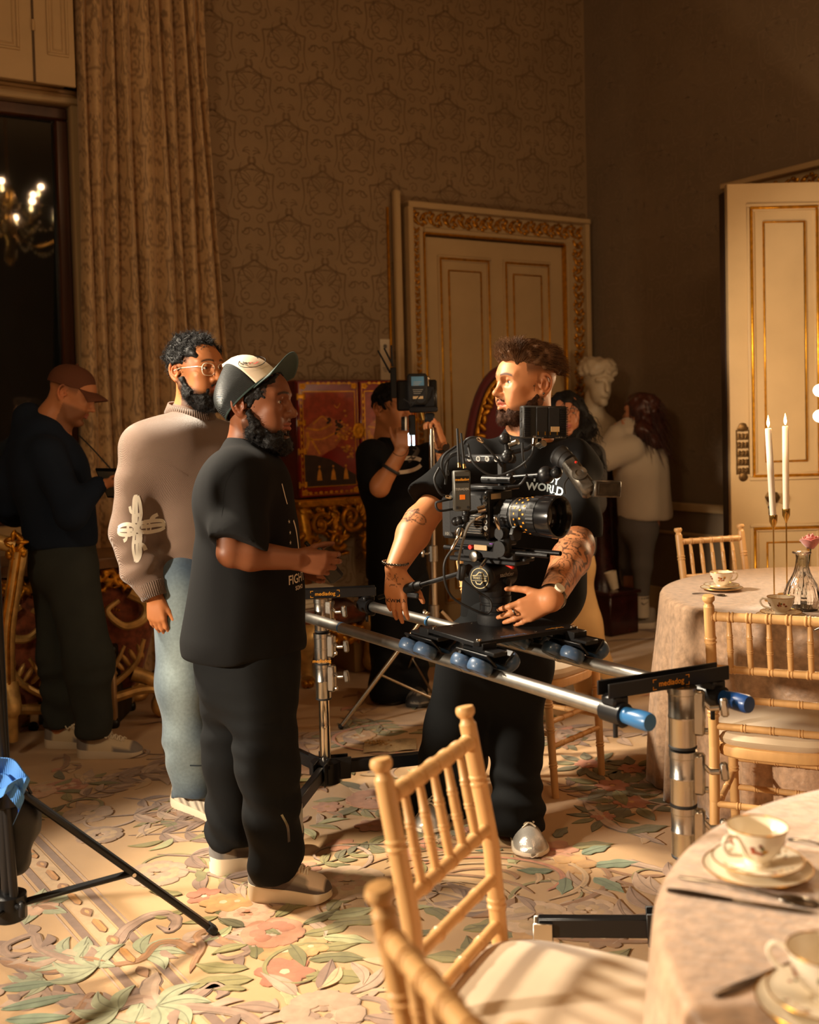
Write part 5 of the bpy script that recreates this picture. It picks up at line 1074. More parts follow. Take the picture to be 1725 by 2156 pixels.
def head(s, c, R, sc=1.0, mouth=0.0, nose=1.0, ears=True, fem=0):
    q, e, co = head_prims(s, c, R, sc)
    e((0, -.012, .036), (.075, .098, .083)); e((0, .030, .028), (.066, .066, .068), .03); e((0, .034, -.032), (.058, .056, .080), .03)
    for sx in (-1, 1):
        co((sx*.055, -.012, -.045), (sx*.040, .030, -.086), .020, .017, .03); co((sx*.040, .030, -.086), (sx*.010, .072, -.100), .017, .015, .025)
        e((sx*.044, .062, -.015), (.020, .018, .014), .022); e((sx*.036, .055, -.05), (.022, .03, .028), .03)
        co((sx*.048, .068, .034), (sx*.013, .091, .031), .0105, .0095, .012)
        e((sx*.033, .097, .0115), (.021, .020, .0145), .010, True); co((sx*.050, .070, .0215), (sx*.020, .086, .0235), .0045, .0045, .006)
        co((sx*.050, .068, .0105), (sx*.033, .0840, .0190), .0038, .0044, .005); co((sx*.033, .0840, .0190), (sx*.016, .080, .0085), .0042, .0034, .005)     # lids
        co((sx*.049, .068, .0065), (sx*.033, .0818, .0010), .0034, .0038, .005); co((sx*.033, .0818, .0010), (sx*.017, .079, .0060), .0038, .003, .005)
        e((sx*.0135*nose, .098, -.031), (.0085*nose, .0105, .0080), .008); e((sx*.0065, .1045, -.039), (.0042, .007, .0035), .004, True)
        if ears:
            ear = [(.0, .012, .022), (.006, .002, .034), (.010, -.012, .034), (.013, -.022, .022), (.013, -.022, .004), (.010, -.016, -.012), (.006, -.004, -.024), (.002, .006, -.026), (.001, .008, -.016)]
            P = spl([(sx*(.070+a*.95), b-.026, (z-.004)*1.08) for a, b, z in ear], 3)
            for i in range(len(P)-1): co(P[i], P[i+1], .0043, .0043, .004)
            e((sx*.075, -.030, -.001), (.0055, .020, .029), .006, False, rotm((0, 0, 1), sx*-.35)); e((sx*.0855, -.023, -.003), (.008, .0095, .013), .004, True)
            P = spl([(sx*.082, -.024, .023), (sx*.084, -.035, .012), (sx*.083, -.035, -.006), (sx*.079, -.026, -.017)], 3)
            for i in range(len(P)-1): co(P[i], P[i+1], .003, .003, .003)
            co((sx*.073, -.011, .0), (sx*.076, -.012, -.009), .004, .0045, .004)
    co((0, .081, .022), (0, .0945, .001), .0080*nose, .0080*nose, .012); co((0, .0945, .001), (0, .1105, -.023), .0080*nose, .0105*nose, .009); e((0, .112, -.027), (.0115*nose, .0105, .0095), .007)
    e((0, .083, -.046), (.022, .012, .012), .014)
    co((-.021, .083, -.0570), (0, .0985, -.0545), .0034, .0056, .005); co((.021, .083, -.0570), (0, .0985, -.0545), .0034, .0056, .005)
    m2 = mouth*.010
    co((-.020, .081, -.0640-m2*.5), (0, .0970, -.0690-m2), .0036, .0066, .005); co((.020, .081, -.0640-m2*.5), (0, .0970, -.0690-m2), .0036, .0066, .005)
    co((-.024, .085, -.0605-m2*.4), (0, .1035, -.0612-m2*.4), .0014+m2*.2, .0014+m2*.45, .003, True); co((.024, .085, -.0605-m2*.4), (0, .1035, -.0612-m2*.4), .0014+m2*.2, .0014+m2*.45, .003, True)
    e((0, .078, -.099-m2*.6), (.021, .018, .015), .018); e((0, .086, -.084-m2), (.016, .010, .006), .01, True)
    co((0, -.030, -.045), (0, -.045, -.17), .053-.008*fem, .056-.008*fem, .03)
    return q, e, co
def eyes(parent, c, R, gaze, sc=1.0, iris=(.10, .05, .025)):
    q = lambda *p: np.asarray(c)+R@(np.array(p)*sc)
    for sx in (-1, 1):
        g = G(); o = q(sx*.033, .0722, .0100); A = frame(gaze); n, m = 20, 20; g.ball(o, .0122*sc, A, n, m); C = np.ones((len(g.v[0]), 3))*c8(226, 214, 200)
        for k in range(len(C)):
            ring = 0 if k == 0 else (k-1)//n+1; an = ring*180/m
            if an < 14: C[k] = (.004, .004, .004)
            elif an < 29: C[k] = np.array(iris)*(1 if an < 25 else .4)
        g.c = [C]; g.build('eye', M_EYE, parent, 180, colors=True)
def hand(s, w, f, n, t, curl=(.3, .4, .3), sc=1.0, thumb=(.75, .65, .25), spread=1.0, lift=(0, 0, 0, 0), thc=.3):
    """palm from wrist w along f, palm side n, thumb side t; curl = bend at the three joints of each finger"""
    f = nz(f); t = nz(np.asarray(t, float)-f*np.dot(t, f)); nn = np.cross(f, t); n = nn if np.dot(nn, n) > 0 else -nn; w = np.asarray(w, float); tips = []
    for k, (o, L, kx) in enumerate(((.0285, .074, .084), (.0095, .083, .088), (-.0095, .077, .084), (-.0275, .060, .076))):
        K = w+(f*kx+t*o)*sc; s.cone(w+t*o*.55*sc, K, .0145*sc, .0115*sc, .012); a = 0; p = K; d0 = nz(f+t*o*2.2*spread)
        for j, (fr, r0, r1) in enumerate(((.46, .0098, .0088), (.30, .0088, .0080), (.24, .0080, .0068))):
            cu = curl[j] if np.isscalar(curl[j]) else curl[j][k]; a += cu+(lift[k] if j == 0 else 0); d = d0*math.cos(a)+n*math.sin(a); e = p+d*L*fr*sc
            s.cone(p, e, r0*sc*(.92 if k == 3 else 1), r1*sc*(.92 if k == 3 else 1), .004); p = e
        tips.append((p, d))
    s.ell(w+f*.045*sc+n*.004*sc, np.array((.036, .048, .015))*sc, np.stack([t, f, n], 1), .012)
    d = nz(t*thumb[0]+f*thumb[1]+n*thumb[2]); p = w+(f*.018+t*.022+n*.004)*sc
    for j, (L, r0, r1) in enumerate(((.046, .0145, .0115), (.034, .0112, .0098), (.028, .0098, .0075))):
        e = p+d*L*sc; s.cone(p, e, r0*sc, r1*sc, .008 if j == 0 else .004); p = e; d = nz(d+f*thc-t*.15*thc+n*.25*thc)
    tips.append((p, d)); return tips
def limb(s, P, R, k=.02): return s.chain(P, R, k)
def strands(name, m, parent, roots, dirs, L, r, n=4, seed=1, grav=0.0, wild=.2, curlr=0.0, spread=1.0):
    q = random.Random(seed); g = G(); V = []; F = []; k0 = 0
    for p, d in zip(roots, dirs):
        l = L*q.uniform(.6, 1.15); d = nz(np.asarray(d)+np.array([q.gauss(0, wild) for _ in range(3)])); p = np.array(p); a = frame(d); ph = q.uniform(0, 6.28); tw = q.uniform(1.5, 3)
        for i in range(n):
            t = i/(n-1); x = p+d*l*t+np.array((0, 0, -grav*l*t*t))
            if curlr: x = x+curlr*t*(a[:, 0]*math.cos(ph+tw*6.28*t)+a[:, 1]*math.sin(ph+tw*6.28*t))
            rr = r*(1-.75*t)
            for j in range(3): V.append(x+rr*(a[:, 0]*math.cos(j*2.094)+a[:, 1]*math.sin(j*2.094)))
            if i:
                for j in range(3): F.append((k0+(i-1)*3+j, k0+(i-1)*3+(j+1) % 3, k0+i*3+(j+1) % 3, k0+i*3+j))
        k0 += 3*n
    g.add(np.array(V), F); return g.build(name, m, parent, 180, kind='stuff')
def surf_pts(obj, n, seed, cond):
    me = obj.data; L = wloc(obj); r = random.Random(seed); out = []; k = 0; N_ = len(me.vertices)
    while len(out) < n and k < n*30:
        k += 1; v = me.vertices[r.randrange(N_)]; p = np.array(v.co)+L; nn = np.array(v.normal)
        if cond(p, nn): out.append((p, nn))
    return out
def mixc(a, b, m): return np.asarray(a)*(1-m[:, None])+np.asarray(b)*m[:, None]
def sst(x, a, b): t = np.clip((x-a)/(b-a), 0, 1); return t*t*(3-2*t)
def skin_col(base, c, R, sc, lip, brow, stub=None, blush=.0, brow_h=.0):
    base = np.array(base)
    def f(V):
        C = np.tile(base, (len(V), 1)); p = ((V-np.asarray(c))@R)/sc; x, y, z = p.T; ax = np.abs(x); hd = (np.abs(z) < .16)
        C = mixc(C, base*[1.1, .82, .74], (hd*blush*np.exp(-((ax-.045)/.02)**2-((z+.025)/.025)**2)*(y > .02)))
        C = mixc(C, base*[1.12, .8, .7], hd*.5*sst(ax, .074, .082)*(np.abs(z) < .04))
        if stub is not None: C = mixc(C, stub[0], hd*stub[1](x, y, z))
        zb = .0375+brow_h-.006*((ax-.030)/.022)**2; C = mixc(C, brow, hd*(y > .045)*np.exp(-((z-zb)/.0042)**4)*sst(ax, .010, .015)*(1-sst(ax, .050, .056))*.92)
        C = mixc(C, lip, hd*(y > .078)*np.exp(-((z+.0615)/(.0115))**4-(ax/.0225)**4))
        C = mixc(C, base*.30, hd*(y > .075)*np.exp(-((z+.0612)/.0016)**2-(ax/.022)**4)*.8)
        C = mixc(C, base*.45, hd*np.exp(-((z-.0135+.3*(ax-.032)**2/.02)/.0022)**2-((ax-.033)/.013)**4)*(y > .068)*.6)
        return C
    return f
def jaw(x, y, z, k=.85):
    d = -z-(.030+.42*(y+.01)); m = sst(d, -.004, .016)*(np.abs(y-.03) < .12)*(z > -.15)*(y > -.025); mo = np.exp(-((z+.0475)/.006)**2-(x/.03)**4)*(y > .075)
    return k*np.maximum(m*(1-.0*x), mo*.9)
# one shoe: sole, upper, laces
def shoe(parent, heel, toe, W, cols, sole_h=.03, ank=.10, lace=None, sole_c=None, tilt=0.0, sock=None):
    heel = np.array(heel, float); toe = np.array(toe, float); f = toe-heel; f[2] = 0; L = np.linalg.norm(f); f = nz(f); s = np.cross(ZU, f); z0 = (heel[2]+toe[2])/2 if tilt else 0.0
    wf = lambda t: W*(.36+.14*math.sin(min(1, t*1.25)*math.pi*.62)+.04*math.sin(t*9))*(math.sqrt(max(0, 1-((t-.82)/.18)**2)) if t > .82 else 1)*(math.sqrt(max(.0, 1-((.12-t)/.12)**2)) if t < .12 else 1)
    hf = lambda t: float(np.interp(t, [0, .06, .2, .34, .5, .7, .88, 1], [ank*.85, ank, ank*1.04, ank*1.0, ank*.88, ank*.73, ank*.62, ank*.36]))
    T = np.concatenate([np.linspace(.002, .12, 5), np.linspace(.18, .82, 13), np.linspace(.86, .998, 6)]); P = lambda t, a, z: heel*[1, 1, 0]+f*L*t+s*a+ZU*(z+z0)
    g = G(); R = []
    for t in T:
        w_ = wf(t)*1.06; tk = .012*sst(t, .75, 1); sh = sole_h*(1.2-.55*t); R.append(np.array([P(t, -w_*.94, tk), P(t, w_*.94, tk), P(t, w_*1.03, tk*.6+sh*.5), P(t, w_, sh+.004), P(t, -w_, sh+.004), P(t, -w_*1.03, tk*.6+sh*.5)]))
    g.loft(R); up = G(); RR_ = []; CC = []
    m_ = 18
    for t in T:
        w_ = wf(t)*1.01; h = hf(t)-sole_h*.7; sh = sole_h*(1.2-.55*t)*.9; ring = []
        for k in range(m_):
            a = -math.pi*.12+math.pi*1.24*k/(m_-1); ca, sa = math.cos(a), math.sin(a); narrow = 1-.40*max(0, sa)**2*(1 if t < .7 else .55); ring.append(P(t, w_*ca*narrow, sh+max(-.01, h*sa)))
            CC.append(cols(t, max(0, sa), ca))
        RR_.append(np.array(ring))
    up.loft(RR_); up.c = [np.array(CC)]
    sh_ = up.build('shoe', mat('shoe_upper', (1, 1, 1), .6, col=True, bump=.15, bs=300, var=.06), parent, 60, colors=True)
    g.build('sole', sole_c or mat('shoe_sole', c8(226, 208, 178), .6, var=.05), sh_, 50)
    if lace:
        g = G()
        for k in range(5): t = .44+.065*k; h = hf(t)-sole_h*.7+sole_h*(1.2-.55*t)*.9; w_ = wf(t); g.tube([P(t-.01, -w_*.42, h*.92), P(t, -w_*.15, h+.005), P(t+.015, w_*.15, h+.005), P(t+.03, w_*.42, h*.92)], .0035, 6); g.tube([P(t+.03, -w_*.40, h*.9), P(t+.015, 0, h+.007), P(t-.005, w_*.40, h*.92)], .003, 6)
        for sx in (-1, 1): t = .45; g.tube(spl([P(t, 0, hf(t)+.005), P(t-.03, sx*.03, hf(t)+.016), P(t+.04, sx*.045, hf(t)-.002), P(t+.02, 0, hf(t)+.004)], 5), .003, 6)
        g.build('lace', lace, sh_)
    return sh_
def wrinkle(z0, z1, amp, f=95, seed=0, ax=2):
    """cloth stacked in soft folds between two heights"""
    def fn(P): w_ = sst(P[:, 2], z0-.02, z0+.03)*(1-sst(P[:, 2], z1-.05, z1+.05)); return w_*amp*.6*np.sin(f*P[:, 2]+3.6*gnoise(P, 8, seed)+16*P[:, 0])*np.float32(1)
    return fn
def drape(amp, f=9, seed=1):
    def fn(P): q = P*np.array([1, 1, .28]); return amp*gnoise(q, f, seed)*.6+amp*.5*np.sin(26*P[:, 0]+14*P[:, 1]-9*P[:, 2]+1.6*gnoise(P, 6, seed+3))*.6
    return fn
# ================================================================= the man in the trucker cap
def man_cap():
    Y0 = 3.49; root = px(560, 1860, Y=Y0); root[2] = 0; PR = thing('person', 'man in a black T-shirt and trucker cap holding a small radio, standing before the rails', 'person', root)
    f = nz(V3(.975, -.22, 0)); R = basis(f, pitch=-.03); rt = R[:, 0]                              # rt: his right, toward the lens
    hc = px(543, 853, Y=Y0); sc = 1.07; J = lambda x, y, Y: px(x, y, Y=Y)
    s = SDF(.012); q, e, co = head(s, hc, R, sc, nose=1.22)
    nb = q(0, -.045, -.17); ch = J(515, 1060, Y0); pv = J(512, 1340, Y0)
    s.cone(nb, ch, .065, .10, .05); s.ell(ch, (.14, .09, .15), basis(f), .05); s.cone(ch, pv, .10, .11, .05); sh = J(496, 1015, Y0-.19); el = J(484, 1164, Y0-.26); wr = J(624, 1178, Y0-.21)
    sh2 = J(540, 1005, Y0+.19); el2 = J(545, 1160, Y0+.26); wr2 = J(640, 1195, Y0+.06)
    fa = nz(wr-el); limb(s, [sh, el], [.046, .041]); limb(s, [el+nz(wr-el)*.015, el*.7+wr*.3, wr], [.041, .046, .031]); limb(s, [sh2, el2, wr2], [.045, .042, .03])
    for a, b, c in ((J(540, 1390, Y0-.09), J(556, 1600, Y0-.12), J(576, 1780, Y0-.10)), (J(500, 1390, Y0+.09), J(492, 1580, Y0+.09), J(490, 1725, Y0+.12))): limb(s, [a, b, c], [.07, .05, .04])
    hf_ = nz(V3(.92, .1, -.16)); tips = hand(s, wr, hf_, nz(V3(.15, .95, -.2)), V3(.1, .1, 1), ((.35, .4, .5, .6), (.75, .8, .9, .95), .5), 1.0, (.5, .8, .5))
    hand(s, wr2, nz(V3(.8, -.5, -.1)), V3(0, -1, .1), V3(0, .1, 1), (.7, .8, .5), .97)
    base = c8(118, 70, 43); stub = (c8(26, 19, 16), lambda x, y, z: np.maximum(jaw(x, y, z, .6)*sst(-z, .035, .06), .88*sst(z, .012, .04)*(y < .052)*(np.abs(x) > .045)))
    body = solid(s, 'body', M_SKIN, PR, ((hc-V3(.13, .13, .14), hc+V3(.13, .13, .13), .0034), (wr-V3(.04, .1, .12), wr+V3(.17, .2, .07), .0042)), skin_col(base, hc, R, sc, c8(150, 84, 66), c8(22, 16, 14), stub, .1))
    eyes(PR, hc, R, nz(f*1.0+V3(.1, -.1, -.02)), sc, (.03, .012, .006))
    s = SDF(.004); q, e, co = head_prims(s, hc, R, sc)                                       # beard
    for sx in (-1, 1):
        co((sx*.068, -.002, -.022), (sx*.060, .016, -.07), .010, .022, .016); co((sx*.058, .020, -.072), (sx*.036, .058, -.106), .020, .024, .02); co((sx*.036, .058, -.108), (0, .078, -.120), .024, .026, .02); co((sx*.05, .0, -.085), (sx*.02, .03, -.125), .018, .024, .02); co((sx*.030, .076, -.062), (sx*.030, .074, -.095), .008, .014, .012)
        co((sx*.004, .101, -.046), (sx*.030, .081, -.060), .0032, .004, .004)
    e((0, .094, -.066), (.030, .03, .020), .008, True); s.noise(260, .0022, 3); s.noise(120, .002, 8); bd = solid(s, 'beard', M_HAIRK, PR)
    pts = surf_pts(bd, 2400, 2, lambda p, n: True); strands('beard_hair', M_HAIRK, bd, [p for p, n in pts], [n+V3(0, 0, -.5) for p, n in pts], .011, .0005, 4, 3, 0, .5, .002)
    s = SDF(.004); q, e, co = head_prims(s, hc, R, sc)
    e((0, -.014, .040), (.084, .106, .089)); e((0, .105, -.02), (.09, .088, .082), .006, True); e((0, .115, .04), (.05, .06, .06), .006, True); s.slab(q(0, -.05, -.035), R@nz(V3(0, .3, -1)))
    for sx in (-1, 1): e((sx*.085, -.034, -.014), (.03, .030, .040), .006, True)
    Rc = R@rotm((1, 0, 0), .74); o = q(0, -.026, .030); s.slab(o-Rc[:, 2]*.012, Rc[:, 2]); s.noise(300, .0018, 5); s.noise(150, .0015, 2); hr = solid(s, 'hair', M_HAIRK, PR)
    # cap, pitched back
    o = q(0, -.026, .030); pc = lambda a, b, c: o+Rc@(np.array((a, b, c))*sc)
    def dome(th, v): hgt = .118*(1+.16*math.cos(th)); rr = (1-v**3.2)**.5; return pc(.090*math.sin(th)*rr, .104*math.cos(th)*rr+.004-.012*v, -.012+hgt*v)
    cp = None
    for nm, a0, a1, mt in (('cap_mesh', 1.02, 2*math.pi-1.02, mat('cap_mesh_black', c8(38, 42, 42), .5, wave=('DIAGONAL', 95, .9, .5), var=.3, vs_=160, aniso=(1, 1, 2.2))), ('cap_front', -1.02, 1.02, mat('cap_foam_cream', c8(226, 206, 180), .7, bump=.1, bs=400, var=.03))):
        g = G(); g.grid(lambda u, v: dome(a0+(a1-a0)*u, min(v, .999)), 40, 18); ob = g.build(nm if cp is None else 'front_panel', mt, PR if cp is None else cp, 70); m = ob.modifiers.new('s', 'SOLIDIFY'); m.thickness = .002; cp = cp or ob
    cp.name = 'cap'
    M_BRIM = mat('cap_brim_green', c8(40, 58, 54), .75, bump=.1, bs=500, var=.06); g = G()
    def brim(u, v): th = -1.15+2.3*u; L = .080*math.cos(th*.60)**.5*v; return pc((.091+L*.35)*math.sin(th), .108*math.cos(th)+L*1.0, -.010-.030*(math.sin(th)**2)*(.15+v)+.012*v)
    g.grid(brim, 28, 10); ob = g.build('brim', M_BRIM, cp, 70); m = ob.modifiers.new('s', 'SOLIDIFY'); m.thickness = .0035
    g = G(); g.tube([pc(.0905*math.sin(t), .1045*math.cos(t)+.004, -.011) for t in np.linspace(0, 2*math.pi, 48, endpoint=False)], .0035, 6, True); g.build('sweatband', M_BRIM, cp)
    dn = nz(dome(.52, .55)-o); uu = nz(dome(.9, .55)-dome(-.1, .55)); ct = dome(.52, .50); uu = -uu; up_ = np.cross(dn, uu); 
    bv = bvh_of(cp.children[0])
    g = G(); el_ = [ct+uu*.052*math.cos(t)+up_*.036*math.sin(t) for t in np.linspace(0, 6.283, 36, endpoint=False)]; g.tube(el_, .0011, 5, True); proj_g(g, bv, dn, .0008, .06); g.build('badge_ring', M_HAIRK, cp)
    text('AEXTHI', .024, ct+up_*.010, uu, up_, M_HAIRK, cp, .001, 'cap_lettering', .0006, proj=bv); text('uwnm\nnum', .014, ct-up_*.008, uu, up_, mat('red_ink', c8(180, 50, 40), .6, var=.05), cp, .001, 'cap_lettering', .0003, proj=bv)
    # T-shirt
    s = SDF(.0075); Rb = basis(f); slv = J(499, 1122, Y0-.245); d_ = nz(slv-sh)
    s.cone(sh+V3(.01, .02, -.01), slv, .080, .080, .03); s.cone(slv, slv+d_*.06, .080, .083, .02); s.cutseg(slv+d_*.035, d_+V3(-.25, 0, 0), slv+d_*.06, .16, .004); s.cone(sh2, J(548, 1130, Y0+.25), .085, .085, .03)
    s.ell(J(516, 1060, Y0), (.225, .145, .16), Rb, .05); s.ell(J(520, 1010, Y0), (.20, .105, .085), Rb, .05); s.cone(J(514, 1120, Y0+.03), J(506, 1345, Y0), .15, .192, .03); s.cone(J(520, 1120, Y0-.05), J(520, 1345, Y0-.03), .15, .178, .03); s.cone(J(555, 1120, Y0+.02), J(562, 1340, Y0+.02), .10, .10, .06)
    s.cone(nb-V3(0, 0, .02), nb+V3(0, 0, .025), .082, .072, .03); s.cone(sh, sh2, .09, .09, .05); s.slab(J(500, 1372, Y0), V3(.02, 0, -1), .006)
    s.func(drape(.010, 10, 2)); s.func(lambda P: .004*np.sin(42*P[:, 0]+20*P[:, 2])*np.exp(-((P[:, 2]-sh[2]+.12)/.10)**2)); tee = solid(s, 'tee_shirt', M_TEE, PR); bt = bvh_of(tee)
    g = G(); nc = nb+V3(0, 0, .022); g.tube([nc+R@V3(.074*math.cos(t), .078*math.sin(t)+.006, -.012*math.sin(t)) for t in np.linspace(0, 6.283, 40, endpoint=False)], .008, 8, True); g.build('collar', M_TEE, tee)
    g = G(); P = [(480, 985), (462, 1020), (455, 1055), (452, 1095)]; g.tube([J(x, y, Y0-.4) for x, y in spl(P, 6)], .0012, 5); proj_g(g, bt, V3(0, -1, 0), .0005, .3); g.build('shoulder_seam', M_TEE, tee)
    nv = nz(f+V3(0, -.75, 0)); uv = nz(np.cross(ZU, nv)); g = G()
    for y in (1098, 1121, 1142, 1163): c_ = J(606, y, Y0-.1); g.prism([(.0075*math.cos(i*.628+1.57)*(1 if i % 2 == 0 else .42), .0075*math.sin(i*.628+1.57)*(1 if i % 2 == 0 else .42)) for i in range(10)], c_, uv, ZU, nv*.0004)
    ribbon(g, spl([(0, 0), (.010, -.03), (.017, -.065)], 5), .005, lambda a, b: J(586, 1018, Y0-.08)+uv*a+ZU*b); ribbon(g, spl([(0, 0), (.02, -.05), (.03, -.11), (.045, -.17)], 5), .009, lambda a, b: J(613, 1095, Y0-.06)+uv*a+ZU*b); proj_g(g, bt, nv, .0012, .3); g.build('chest_print', M_WHITE, tee, sharp=0)
    text('FIGHT', .040, J(622, 1217, Y0-.06), uv, ZU, M_WHITE, tee, .0012, 'chest_lettering', .0006, proj=bt); text('SOHO', .018, J(628, 1236, Y0-.06), uv, ZU, M_WHITE, tee, .0012, 'chest_lettering', .0004, proj=bt)
    # trousers
    s = SDF(.008); n1, k1, a1 = J(545, 1400, Y0-.07), J(562, 1600, Y0-.11), J(578, 1800, Y0-.10); n2, k2, a2 = J(500, 1400, Y0+.08), J(490, 1580, Y0+.10), J(492, 1745, Y0+.12)
    s.cone(J(522, 1350, Y0), J(522, 1420, Y0), .165, .16, .05); s.chain([n1, k1, a1], [.125, .090, .082], .05); s.cone(a1, J(575, 1828, Y0-.10), .080, .074, .02); s.chain([n2, k2, a2], [.125, .082, .084], .05); s.cone(a2, J(492, 1770, Y0+.12), .082, .078, .02)
    s.cutseg(J(580, 1842, Y0-.1), V3(.25, 0, -1), J(580, 1852, Y0-.1)-ZU*.05, .2); s.cutseg(J(490, 1778, Y0+.12), -ZU, J(490, 1778, Y0+.12)-ZU*.05, .2)
    s.func(wrinkle(.07, .36, .010, 62, 2)); s.func(drape(.006, 11, 6)); s.func(lambda P: .004*np.sin(70*P[:, 2]+25*P[:, 0]+2*gnoise(P, 8, 4))*np.exp(-((P[:, 2]-.52)/.10)**2)); tr = solid(s, 'trousers', M_TROUS, PR); bt = bvh_of(tr)
    g = G()
    for P in ([(480, 1420), (500, 1470), (545, 1510), (550, 1510)], [(520, 1385), (545, 1450), (562, 1560), (566, 1680), (572, 1790)], [(488, 1515), (520, 1514), (552, 1506)], [(500, 1586), (535, 1590), (566, 1588)]): g.tube([J(x, y, Y0-.5) for x, y in spl(P, 7)], .0014, 5); 
    proj_g(g, bt, V3(0, -1, 0), .0004, .4); g.build('seam', M_TROUS, tr)
    zt_ = J(572, 1800, Y0-.3); g = G(); g.tube([J(x, y, Y0-.5) for x, y in spl([(566, 1800), (578, 1832), (582, 1868)], 7)], .004, 6); proj_g(g, bt, V3(0, -1, 0), .001, .4); g.build('ankle_zip', M_STEEL, tr)
    def cs(t, h, c):
        if t > .93 or (h < .34 and t > .3): return c8(84, 72, 66)
        if t < .16: return c8(110, 108, 106)
        return c8(226, 204, 180) if (h > .7 or t > .74) else c8(150, 138, 122)
    SL = mat('runner_sole', c8(232, 214, 186), .5, var=.04)
    shoe(PR, px(524, 1888, z=0), px(700, 1893, z=0), .105, cs, .045, .125, M_WHITE, SL); shoe(PR, px(442, 1838, z=0), px(590, 1808, z=0), .10, cs, .045, .125, M_WHITE, SL)
    # what he holds
    rd = thing('hand_radio', 'small black radio handset held by the man in the cap', 'radio', J(648, 1195, Y0-.16)); A = frame(nz(V3(.55, .35, -.75)), (0, 1, 0)); c_ = wr+hf_*.085+V3(.0, .045, -.012)
    G().box(c_, (.05, .024, .13), A, .008).build('body', M_IRON, rd); G().cyl(c_-A[:, 2]*.065, c_-A[:, 2]*.10, .006).build('aerial', M_IRON, rd)
man_cap()
